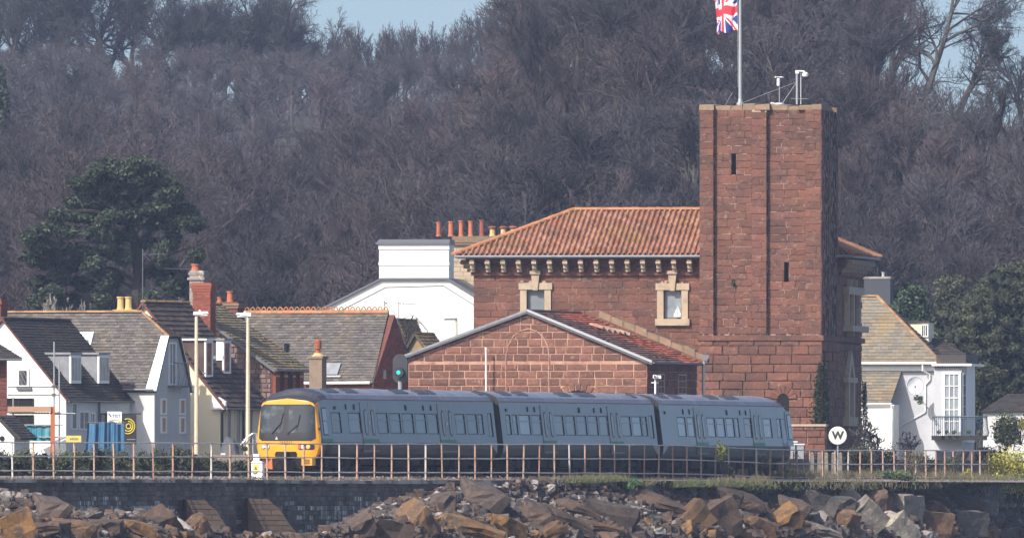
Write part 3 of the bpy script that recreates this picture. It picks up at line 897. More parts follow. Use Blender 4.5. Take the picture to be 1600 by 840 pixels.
    # doors: two leaves each
    for sg in (-1, 1):
        fr = sides[sg]
        for a, b in doors:
            a, b = TX(a), TX(b); mid = (a + b) / 2
            for k, (p, q) in enumerate(((a, mid - .012), (mid + .012, b))):
                g = MB(); g.slab(fr, p, q, .0, 1.80, 0, .022)
                d_ = g.build('door', M['tr_door'], root)
                if sg > 0: continue
                c = (p + q) / 2 + (.06 if k == 0 else -.06)
                capsule(fr, c - .20, c + .20, .30, 1.50, .022, .030).build('rubber_seal', M['dark'], d_)
                capsule(fr, c - .14, c + .14, .36, 1.44, .030, .036).build('window', M['tr_glass'], d_)
                g = MB(); g.slab(fr, p, q, .02, .15, .022, .030); g.build('green_band', M['tr_green'], d_)
                if k == 0:
                    g = MB(); g.slab(fr, q - .1, q + .02, .80, .95, .022, .05); g.build('door_button', M['lampcol'], d_)
            g = MB(); g.box(a, b, sg * 1.46 if sg < 0 else 1.38, sg * 1.38 if sg < 0 else 1.46, 1.02, 1.10); g.build('step', M['gutter'], root)
            g = MB(); low = Pl((0, sg * 1.40, 1.20), (1, 0, 0), (0, sg * .01, .25), (0, sg, 0)); g.slab(low, a, b, -.10, .24, .005, .02)
            g.build('door_foot', M['tr_door'] if idx == 9 else M['tr_dark'], root)
    fr = sides[-1]
    for i, px in enumerate(ven):
        a = TX(px); g = MB(); w = .20 if i in (0, 3) else .10; g.slab(fr, a, a + w, 1.47, 1.47 + (.14 if i == 0 else .24), 0, .03); g.build('vent_grille', M['dark'], root)
    # livery wedge at the carriage ends
    for x0, x1, on in ((0.02, .9, not nose0), (L - .02, L - .9, not nose1)):
        if on:
            g = MB(); fl = Pl((0, -1.40, 1.20), (1, 0, 0), (0, -.01, .25), (0, -1, 0))
            g.poly([fl.p(x0, .25, .012), fl.p(x1, .25, .012), fl.p(x0, -.22, .012)], (0, -.006, 0)); g.build('livery_wedge', M['tr_body'], root)
    # underframe
    for bx in (2.9, L - 3.4):
        bo = MB(); bo.box(bx - 1.6, bx + 1.6, -1.15, -.95, .42, .62); bo.box(bx - 1.6, bx + 1.6, .95, 1.15, .42, .62); bo.box(bx - .3, bx + .3, -1.2, 1.2, .35, .7)
        for w in (-1.3, 1.3):
            bo.box(bx + w - .22, bx + w + .22, -1.22, -.92, .28, .75)
        bg_ = bo.build('bogie', M['tr_under'], root)
        for w in (-1.3, 1.3):
            for sg in (-1, 1):
                wh = MB(); wh.lathe((bx + w, sg * .66, .42), [(.42, 0), (.42, .10), (.36, .14), (.1, .15)], 16, axis=(0, sg, 0)); wh.build('wheel', M['tr_under'], bg_)
    x = 5.6
    while x < L - 6.2:
        w = RNG.uniform(1.1, 2.2); g = MB(); dp = RNG.uniform(.28, .5)
        g.box(x, x + w, -1.2, 1.2, dp, .8); g.box(x + .1, x + w - .1, -1.24, -1.2, dp + .1, .7)
        g.build('engine_box', M['tr_under'], root); x += w + RNG.uniform(.2, .5)
    if idx < 2:     # bellows to the next carriage
        g = MB()
        for k in range(4):
            x = L + .06 + k * .13; g.box(x, x + .08, -1.10 + .04 * (k % 2), 1.10 - .04 * (k % 2), .85, 3.45)
        g.box(L, L + COACH_GAP - .03, -1.0, 1.0, .9, 3.38); g.box(L, L + COACH_GAP - .03, -.2, .2, .5, .8)
        g.build('gangway_bellows', M['dark'], root)
        g = MB(); hp2 = [(y * 1.005, z + .01) for y, z in hp]
        for xx in (L - .16,):
            for (y0, z0), (y1, z1) in zip(hp2, hp2[1:]):
                g.hexa([(xx, y0, z0), (L, y0, z0), (L, y1, z1), (xx, y1, z1), (xx, y0, z0 + .02), (L, y0, z0 + .02), (L, y1, z1 + .02), (xx, y1, z1 + .02)])
        g.build('end_rim', M['tr_roofc'], root)
    # cab ends
    for is_front, on in ((True, nose0), (False, nose1)):
        if not on: continue
        mx = (lambda x: x) if is_front else (lambda x: L - x)
        def fx(y, z):
            v = min(abs(y) / 1.36, 1.0)
            return .03 + .05 * v * v + .26 * v ** 7 + max(0, z - 1.7) * .09 + max(0, .1 * (1.0 - z))
        pr = [(1.24, .72)] + SIDE + [(1.405, 1.6), (1.37, 1.9), (1.32, 2.3), (1.27, 2.75)] + ROOFP
        def sec(kind):
            out = []
            for y, z in pr:
                if kind == 0: yy, zz = y * .955, roof_k(z, .42) - (.04 * (y / 1.2) ** 2 if z > 3.3 else 0); out.append((fx(yy, zz), yy, zz))
                elif kind == 1: out.append((.40 + max(0, z - 2.6) * .30, y * .995, roof_k(z, .60)))
                elif kind == 2: out.append((.95, y, roof_k(z, .86)))
                else: out.append((NL, y, z))
            out += [(x, -y, z) for x, y, z in out[::-1][1:]]
            return out
        S = [sec(k) for k in range(4)]; m_ = len(S[0]); shell = MB()
        for k in range(3):
            for j in range(m_ - 1):
                zc = (S[k][j][2] + S[k][j + 1][2]) / 2
                isroof = zc > 3.12 if k == 0 else zc > 3.2
                mm = (0 if not isroof else 2) if k == 0 else (2 if (isroof and k < 3) else (3 if zc < 1.4 else 1))
                if k == 0 and zc > 3.05 and S[0][j][2] > 3.2: mm = 2
                q = [S[k][j], S[k + 1][j], S[k + 1][j + 1], S[k][j + 1]]
                shell.add([(mx(x), y, z) for x, y, z in q], [(0, 1, 2, 3)], mm)
        shell.build('cab_shell', [M['tr_yel'], M['tr_body'], M['tr_roofc'], M['tr_dark']], root, smooth=False)
        # flat front panel
        ff = MB(); half = S[0][:m_ // 2 + 1]
        zs = [z for _, _, z in half]
        def hw(z):
            for (x0, y0, z0), (x1, y1, z1) in zip(half, half[1:]):
                if z0 <= z <= z1: return y0 + (y1 - y0) * (z - z0) / max(z1 - z0, 1e-6)
            return half[-1][1]
        zz = [zs[0]] + [zs[0] + (zs[-1] - zs[0]) * i / 26 for i in range(1, 27)]
        NY = 18
        rows_ = [[(fx(y, z), y, z) for y in [hw(z) * (2 * i / NY - 1) for i in range(NY + 1)]] for z in zz]
        for r in rows_:
            for x, y, z in r: ff.v.append((mx(x), y, z))
        for j in range(len(zz) - 1):
            for i in range(NY):
                q = j * (NY + 1) + i; ff.f.append((q, q + 1, q + NY + 2, q + NY + 1)); ff.m.append(0)
        ff.build('front_panel', M['tr_yel'], root, smooth=True)
        def patch(name, y0, y1, z0, z1, lift, material, rad=.12, par=root, ny=10, nz=10, top_in=0.0, sm=True):
            pm = MB()
            for j in range(nz + 1):
                z = z0 + (z1 - z0) * j / nz
                e = min(z - z0, z1 - z); cut = rad - sqrt(max(0, rad * rad - (rad - e) ** 2)) if e < rad else 0
                k = top_in * (z - z0) / (z1 - z0)
                a, b = y0 + cut + k * (1 if y0 < 0 else 0), y1 - cut - k * (1 if y1 > 0 else 0)
                for i in range(ny + 1):
                    y = a + (b - a) * i / ny; pm.v.append((mx(fx(y, z) - lift), y, z))
            for j in range(nz):
                for i in range(ny):
                    q = j * (ny + 1) + i; pm.f.append((q, q + 1, q + ny + 2, q + ny + 1)); pm.m.append(0)
            return pm.build(name, material, par, smooth=sm)
        mask = patch('windscreen_surround', -1.24, 1.24, 1.50, 3.13, .018, M['black'], .16, nz=16, ny=16, top_in=.07)
        patch('windscreen', -1.17, -.10, 1.86, 3.07, .030, M['tr_ws'], .10, par=root, top_in=.05)
        patch('windscreen', .10, 1.17, 1.86, 3.07, .030, M['tr_ws'], .10, par=root, top_in=.05)
        if is_front:
            # wipers, lamps, number, coupler, deflector
            for (ya, za, yb, zb) in ((-.05, 1.80, -.55, 2.25), (.62, 1.80, .18, 2.35)):
                g = MB(); g.tube([(fx(ya, za) - .07, ya, za), (fx(yb, zb) - .07, yb, zb)], .018, 5)
                g.tube([(fx(yb, zb) - .06, yb + .10, zb - .30), (fx(yb, zb) - .06, yb - .05, zb + .40)], .015, 5); g.build('wiper', M['black'], root)
            g = MB(); g.poly([(fx(.3, 1.6) - .03, .46, 1.56), (fx(.3, 1.6) - .03, .34, 1.56), (fx(.3, 1.6) - .03, .40, 1.70)], (-.006, 0, 0)); g.build('warning_triangle', M['lampcol'], root)
            for sg in (-1, 1):
                cy = sg * .86
                hd = patch('headlight_recess', cy - .34, cy + .34, 1.10, 1.36, .010, M['black'] if sg < 0 else M['tr_yel'], .05, ny=6, nz=4)
                for q, (dy, mt, nm, rr) in enumerate(((-.05, 'lens', 'headlight', .09), (.13, 'lens', 'marker_light', .075)) if sg > 0 else ((.12, 'lens', 'headlight', .09), (-.10, 'ypot', 'marker_light', .10), (.25, 'redl', 'tail_light', .085))):
                    y = cy + dy * (1 if sg > 0 else 1)
                    g = MB(); g.lathe((fx(y, 1.23) - .01, y, 1.23), [(rr, 0), (rr, .03), (rr * .7, .045)], 14, axis=(-1, 0, 0)); g.build(nm, M[mt], root)
                    if mt == 'lens':
                        g = MB(); g.lathe((fx(y, 1.23) - .008, y, 1.23), [(rr + .025, 0), (rr + .025, .02)], 14, axis=(-1, 0, 0)); g.build('lamp_rim', M['black'], root)
            # unit number in small dark digits
            fc = bpy.data.curves.new('unit_number', 'FONT'); fc.body = '166211'; fc.size = .20; fc.align_x = 'CENTER'; fc.extrude = .002
            fc.materials.append(M['black']); tmp = bpy.data.objects.new('tmp', fc); COL.objects.link(tmp); me_ = bpy.data.meshes.new_from_object(tmp); bpy.data.objects.remove(tmp)
            fo = bpy.data.objects.new('unit_number', me_); COL.objects.link(fo); fo.parent = root
            fo.matrix_basis = Matrix(((0, 0, -1, fx(0, 1.36) - .012), (-1, 0, 0, 0), (0, 1, 0, 1.34), (0, 0, 0, 1)))
            patch('coupler_recess', -.48, .48, .72, 1.02, .012, M['void'], .06, ny=6, nz=4)
            g = MB(); g.box(-.45, .3, -.14, .14, .70, .95); g.box(-.55, -.4, -.2, .2, .66, 1.0); g.build('coupler', M['tr_under'], root)
            for sg in (-1, 1):
                g = MB(); g.tube([(.1, sg * .3, .6), (-.25, sg * .34, .45), (-.1, sg * .36, .3)], .03, 5); g.build('air_hose', M['black'], root)
            g = MB(); g.hexa([(.25, -.62, .22), (.25, .62, .22), (.85, .75, .22), (.85, -.75, .22), (.10, -.66, .70), (.10, .66, .70), (.85, .8, .70), (.85, -.8, .70)]); g.build('snow_plough', M['tr_under'], root)
            g = MB(); g.hexa([(.12, .62, .22), (.22, .60, .22), (.7, 1.15, .30), (.6, 1.2, .30), (.05, .62, .72), (.15, .60, .72), (.7, 1.20, .72), (.6, 1.24, .72)]); g.build('deflector_plate', M['wood_o'], root)
            g = MB(); g.box(.08, .5, -1.12, -.66, .40, .74); sp = g.build('cab_step', M['tr_yel'], root)
            for k in range(3):
                g = MB(); g.box(.06, .08, -1.02, -.76, .47 + .08 * k, .51 + .08 * k); g.build('step_slot', M['black'], sp)
        # cab side door
        fr = sides[-1]
        da, db = (TX(501.5), TX(518)) if is_front else (TX(1229), TX(1237.5))
        g = MB(); g.slab(fr, max(da, .42), db, .0, 1.70, .0, .02); d_ = g.build('cab_door', M['tr_body'], root)
        wa, wb = (TX(505), TX(511)) if is_front else (TX(1231.5), TX(1236))
        g = MB(); g.slab(fr, wa - .05, wb + .05, .30, 1.55, .02, .03); g.build('rubber_seal', M['dark'], d_)
        g = MB(); g.slab(fr, wa, wb, .35, .92, .03, .04); g.slab(fr, wa, wb, .95, 1.5, .03, .04); g.build('window', M['tr_glass2'], d_)
        if is_front:
            g = MB(); g.slab(fr, max(da, .42), db, .02, .15, .02, .03); g.build('green_band', M['tr_green'], d_)
            g = MB(); g.tube([(.35, -1.30, 2.05), (-.02, -1.50, 2.05), (-.02, -1.50, 1.9)], .035, 5); g.build('mirror_bracket', M['black'], root)
    return root
make_coach(0, 'leading train carriage with the yellow cab front and dark roof dome')
make_coach(1, 'middle train carriage, blue green and coupled between the two others')
make_coach(2, 'rear train carriage in front of the red tower, pale panes in its windows')
# ---------------------------------------------------------------- tower
T = Fr(1283, 900.0, 7.5)
s0 = T.Y0 / F
def mk_tower():
    root = T.root('stone_tower', 'tall square red sandstone tower with flagpole and two slit windows', 'tower')
    W = -T.U(1093); D = T.V(1309); H = T.Z(161); zs = T.Z(526)      # string course
    pil = [(-W, T.U(1115)), (T.U(1174), T.U(1198)), (T.U(1258), 0)]
    pan = [(T.U(1115), T.U(1174)), (T.U(1198), T.U(1258))]
    R = .27
    core = MB()
    slits = [(T.U(1141.5), T.U(1149), T.Z(272), T.Z(237)), (T.U(1224), T.U(1231.5), T.Z(443), T.Z(408))]
    fr = Pl((0, R, 0), (1, 0, 0), (0, 0, 1), (0, -1, 0))
    holes_grid(core, fr, -W, 0, zs, H - .3, slits, 0, 0, .5, 0)
    for h in slits: core.quad(*[fr.p(a, b, -.5) for a, b in ((h[0], h[2]), (h[1], h[2]), (h[1], h[3]), (h[0], h[3]))], 1)
    for a, b in pil: core.box(a + .02, b - .02, .02, R, zs, H - .3)
    core.box(-W + .03, -.03, R + .52, D - .03, -.5, H - .3)
    core.box(-W + .03, -.03, R, R + .52, H - .6, H - .3)
    fb = T.front(0)
    core.box(-W + .02, -.02, .02, R + .3, -.6, zs)
    sd = T.side(-R)
    core.box(-.6, -.03, .3, D - .02, -.5, H - .3)
    core.build('masonry_core', [M['mortar'], M['void']], root)
    # side pilasters
    sp = [(0.0, .75), (D * .5 - .4, D * .5 + .4), (D - .75, D)]
    bud = [300]
    ch = .362
    for (a, b) in pan:
        hs = [h for h in slits if a < h[0] < b]
        cl = cells(zs + .15, H - .3, ch, lambda z, a=a, b=b: (a, b), .55, 1.15, RNG, .026, hs, .16)
        clad(cl, Pl((0, R, 0), (1, 0, 0), (0, 0, 1), (0, -1, 0)), M['stone'], root, 'stone', .022, True, budget=bud)
    for (a, b) in pil:
        cl = cells(zs + .15, H - .3, ch, lambda z, a=a, b=b: (a, b), .5, .95, RNG, .02, (), .08)
        clad(cl, T.front(.02), M['stone'], root, 'stone', .022, True, budget=bud)
    cl = cells(-.4, zs - .15, .46, lambda z: (-W - .06, .06), .75, 1.35, RNG, .03, [(T.U(1215), T.U(1232), -1, T.Z(614))], .12)
    clad(cl, T.front(-.02), M['stone'], root, 'base_stone', .045, True, budget=[110])
    # arched opening in the base
    o = MB(); a, b = T.U(1216), T.U(1232); zt = T.Z(614); c = (a + b) / 2; r = (b - a) / 2
    pts = [(a, -.4), (b, -.4)] + [(c + r * cos(pi * i / 8), zt - r + r * sin(pi * i / 8)) for i in range(9)]
    o.poly([(x, -.10, z) for x, z in pts], (0, .06, 0)); o.build('arched_opening', M['void'], root)
    for i in range(7):
        t0, t1 = pi * i / 7 + .03, pi * (i + 1) / 7 - .03; g = MB()
        g.poly([(c + (r + q) * cos(t), -.03, zt - r + (r + q) * sin(t)) for q, t in ((.02, t0), (.42, t0), (.42, t1), (.02, t1))], (0, -.10, 0)); g.build('arch_stone', M['stone'], root)
    # side, in shade
    for a, b in sp:
        g = MB(); g.box(-.05, -.01, a + .02, b - .02, zs, H - .3); g.build('side_pilaster', M['mortar'], root)
        clad(cells(zs + .15, H - .3, ch, lambda z, a=a, b=b: (a, b), .5, .9, RNG, .02), T.side(-.01), M['stone'], root, 'side_stone', .04, False)
    for a, b in ((sp[0][1], sp[1][0]), (sp[1][1], sp[2][0])):
        clad(cells(zs + .15, H - .3, ch, lambda z, a=a, b=b: (a, b), .6, 1.1, RNG, .022), T.side(-R), M['stone'], root, 'side_stone', .05, False)
    clad(cells(-.4, zs - .15, .46, lambda z: (-.05, D), .7, 1.3, RNG, .03), T.side(0.0), M['stone'], root, 'side_stone', .08, False)
    # left side and back stay plain masonry
    g = MB(); g.box(-W, -W + .04, .05, D, zs, H - .3); g.box(-W, 0, D - .03, D, zs, H - .3); g.build('plain_masonry', M['stone'], root)
    # string course
    g = MB(); g.box(-W - .12, .13, -.13, .3, zs - .16, zs + .10); g.build('string_course', M['stone'], root); g = MB(); g.box(-.3, .14, .3, D + .05, zs - .16, zs + .10); g.build('string_course', M['stone'], root)
    # worn cap: coping stones of uneven height
    def capz(x): return H - .30 + .22 + .05 * noise.noise(Vector((x * .9, 3, 0)))
    x = -W - .03
    while x < -.1:
        w = min(RNG.uniform(.5, .9), .03 - x); ins = R if any(a < x + w / 2 < b for a, b in pan) else 0
        h0, h1 = H + RNG.uniform(-.10, .05), H + RNG.uniform(-.10, .05)
        if x < -W + .3: h0 -= .05
        g = MB(); y0 = ins - .02
        g.hexa([(x, y0, H - .32), (x + w - .01, y0, H - .32), (x + w - .01, D * .5, H - .32), (x, D * .5, H - .32),
                (x + .02, y0 + .08, h0 - .05), (x + w - .03, y0 + .08, h1 - .05), (x + w - .03, D * .5, h1 + .05), (x + .02, D * .5, h0 + .05)])
        g.build('cap_stone', M['lichen'], root); x += w
    y = .1
    while y < D - .1:
        w = RNG.uniform(.4, .8); w = min(w, D - y); g = MB(); g.box(-1.2, .02 - (R if (sp[0][1] < y + w / 2 < sp[1][0] or sp[1][1] < y + w / 2 < sp[2][0]) else 0), y, y + w - .015, H - .32, H - .10 + RNG.uniform(-.06, .06)); g.build('cap_stone', M['lichen'], root); y += w
    g = MB(); g.box(-W + .3, -.3, D * .5 - .05, D - .2, H - .4, H - .06); g.build('flat_roof', M['lead'], root)
    # drainpipe on the shaded side, plant in the putlog hole
    g = MB(); yv = T.V(1296.5, 0); g.tube([(.06 - R, yv, T.Z(380)), (.06 - R, yv, T.Z(524))], .045, 6); g.build('drainpipe', M['gutter'], root)
    for (px, py, w) in ((1143, 436, 4), (1147, 494, 5)):
        g = MB(); g.box(T.U(px), T.U(px + w), R - .075, R + .02, T.Z(py + 9), T.Z(py)); g.build('putlog_hole', M['void'] if py < 450 else M['stone'], root)
    return root, H, W, D, R
tower, TH, TW, TD, TR = mk_tower()
def tw(u, v, z): return tower.matrix_basis @ Vector((u, v, z)) if False else Vector((T.X0 + u * T.c + v * T.s, T.Y0 - u * T.s + v * T.c, z + T.z0))

def plant_clump(name, label, cat, c, rad, n, size, m, group=None, stem=True, shell=.4, flat=0.0, seed=0, clumps=7):
    rng = random.Random(seed + 11); t = thing(name, label, cat, (c[0], c[1], c[2] - rad[2]), 0, group)
    mb = MB()
    for k in range(clumps):
        u = Vector((rng.uniform(-1, 1) * rad[0] * .62, rng.uniform(-1, 1) * rad[1] * .5, rad[2] * (1 + rng.uniform(-.6, .55))))
        leaf_cloud(mb, u, (rad[0] * rng.uniform(.35, .6), rad[1] * .5, rad[2] * rng.uniform(.3, .55)), n // clumps, size, rng, shell, flat)
    mb.build('foliage', m, t)
    if n >= 900 and m is not M['drygrass'] and m is not M['shrub_y']:
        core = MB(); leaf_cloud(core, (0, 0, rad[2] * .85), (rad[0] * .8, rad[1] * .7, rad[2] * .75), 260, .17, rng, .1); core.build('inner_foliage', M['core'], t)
    if stem:
        g = MB()
        for k in range(5):
            g.tube([(rng.uniform(-.1, .1), 0, -.2), (rng.uniform(-.5, .5) * rad[0], rng.uniform(-.3, .3) * rad[1], rad[2] * rng.uniform(1, 1.6))], [.035, .012], 4)
        g.build('stem', M['bark'], t)
    return t
# fern in the hole
plant_clump('wall_plant', 'small green plant growing from a hole in the tower face', 'plant', tw(T.U(1146), TR - .10, T.Z(443)), (.16, .08, .16), 90, .04, M['ivy'], stem=False)

# ---- flag, pole, instruments on the tower roof
fp = tw(T.U(1152.5), 1.1, TH - .05)
s1 = fp.y / F
pole = thing('flagpole', 'tall white flagpole on the tower roof', 'flagpole', fp)
g = MB(); topz = (HY + 42) * s1 - fp.z; g.tube([(0, 0, 0), (0, 0, topz * .5), (0, 0, topz)], [.088, .075, .055], 10); g.build('pole', M['galv'], pole)
g = MB(); g.lathe((0, 0, 0), [(.19, 0), (.19, .10), (.12, .14), (.10, .3)], 10); g.build('base_collar', M['galv'], pole)
g = MB(); g.lathe((0, 0, topz), [(.05, 0), (.12, .06), (.12, .14), (.03, .2)], 10); g.build('finial', M['galv'], pole)
g = MB(); g.tube([(-.11, -.03, .9), (-.13, -.03, topz - .2)], .010, 3); g.build('halyard', M['whitep'], pole)
M['fl_b'] = mat('flag_blue', (.028, .035, .22), .8); M['fl_w'] = mat('flag_white', (.74, .74, .76), .8); M['fl_r'] = mat('flag_red', (.58, .03, .05), .8)
def jack(u, v):       # u 0..2 along the fly, v 0..1; returns 0 blue 1 white 2 red
    x, y = u - 1.0, v - .5
    if abs(x) < .1 or abs(y) < .1: return 2
    if abs(x) < .167 or abs(y) < .167: return 1
    for sgn in (1, -1):
        d = (x * .5 - sgn * y) / sqrt(1.25) * 1.0 * 1.0
        d = (x * 1.0 - sgn * y * 2.0) / sqrt(5)
        if abs(d) < .1:
            side = (x > 0) == (sgn > 0)
            lo, hi = ((-.067, 0) if (x > 0) == True else (0, .067))
            if sgn < 0: lo, hi = ((-.067, 0) if x > 0 else (0, .067))
            return 2 if lo < d < hi else 1
    return 0
ft = thing('flag', 'union flag flying from the pole above the tower, folded by the wind', 'flag', fp + Vector((0, 0, 0)))
mb = MB(); NU, NV = 96, 60; Hf = 68 * s1; zc = (HY - 14) * s1 - fp.z
for j in range(NV + 1):
    v = j / NV
    for i in range(NU + 1):
        u = 2 * i / NU; q = u / 2
        lat = interp(q, [(0, .11), (.28, .52), (.5, .86), (.62, 1.06), (.72, 1.16), (.85, 1.0), (1, 1.22)]) * (.95 + .1 * v) + .05 * sin(q * 16 + v * 3)
        dep = q * 2.6 + .30 * sin(q * 11 + v * 2.2)
        z = zc + (v - .5) * Hf * (1 - .10 * q) - .42 * q * (1 - v) * 0 - .18 * q + .07 * sin(q * 13 + v * 5)
        mb.v.append((-lat, dep, z))
for j in range(NV):
    for i in range(NU):
        a = j * (NU + 1) + i; mb.f.append((a, a + 1, a + NU + 2, a + NU + 1)); mb.m.append(jack(2 * (i + .5) / NU, (j + .5) / NV))
mb.build('cloth', [M['fl_b'], M['fl_w'], M['fl_r']], ft, smooth=True)
wsn = tw(T.U(1212), 1.6, TH - .02); st = wsn.y / F
g0 = thing('weather_sensor', 'small white weather sensor on a thin mast on the tower roof', 'weather sensor', wsn)
g = MB(); g.lathe((0, 0, 0), [(.25, 0), (.25, .07), (.05, .09)], 10); g.lathe((-.35, 0, 0), [(.10, 0), (.10, .10)], 8); g.build('base_plate', M['whitep'], g0)
g = MB(); g.tube([(0, 0, .05), (0, 0, 43 * st)], .022, 6); g.build('mast', M['galv'], g0)
g = MB(); g.lathe((-.05, 0, 29 * st), [(.06, 0), (.08, .02), (.08, .34), (.05, .38)], 8); g.build('sensor_body', M['whitep'], g0)
g = MB(); g.tube([(-.18, 0, 43 * st), (.16, 0, 43 * st)], .018, 4)
for x, y in ((-.18, 0), (.16, .05), (.1, -.1)): g.lathe((x, y, 42 * st), [(.06, 0), (.06, .05)], 6)
g.build('anemometer_cups', M['whitep'], g0)
cmp_ = tw(T.U(1240.5), 1.3, TH - .02)
g0 = thing('camera_mast', 'steel mast with a white dome camera on the tower roof', 'camera mast', cmp_)
g = MB(); g.tube([(0, 0, 0), (0, 0, 52 * st)], .055, 6); g.tube([(.20, .1, 0), (.20, .1, 50 * st)], .03, 5); g.build('mast', M['galv'], g0)
g = MB(); g.tube([(0, 0, 50 * st), (.1, 0, 52 * st), (.36, 0, 51.5 * st), (.40, 0, 49 * st)], .045, 6); g.box(-.08, .1, -.07, .07, 48 * st, 53 * st); g.build('bracket', M['whitep'], g0)
g = MB(); g.lathe((.42, 0, 39 * st), [(.10, .12), (.15, .16), (.16, .30), (.06, .36)], 10); cb = g.build('camera_housing', M['whitep'], g0)
g = MB(); g.lathe((.42, 0, 38 * st), [(.02, .0), (.10, .04), (.13, .14)], 10); g.build('camera_dome', M['dark'], cb)
g = MB(); g.tube([(-.3, 0, 9 * st), (.55, 0, 8.5 * st)], .014, 4); g.build('cross_arm', M['galv'], g0)
g0 = thing('stay_wires', 'thin stay wires between flagpole and camera mast', 'wires', fp)
g = MB(); d = cmp_ - fp
g.tube([(0.1, 0, .1), (d.x * .5, d.y * .5, .62), (d.x, d.y, 36 * st)], .013, 3); g.build('stay_wire', M['galv'], g0)
g = MB(); g.tube([(d.x, d.y, 36 * st), (d.x - .75, d.y + .1, 2 * st)], .012, 3); g.build('stay_wire', M['galv'], g0)
g = MB(); g.tube([(-.75, .1, 0.0), (-.38, .1, 20 * st)], .014, 3); g.build('stay_wire', M['galv'], g0)

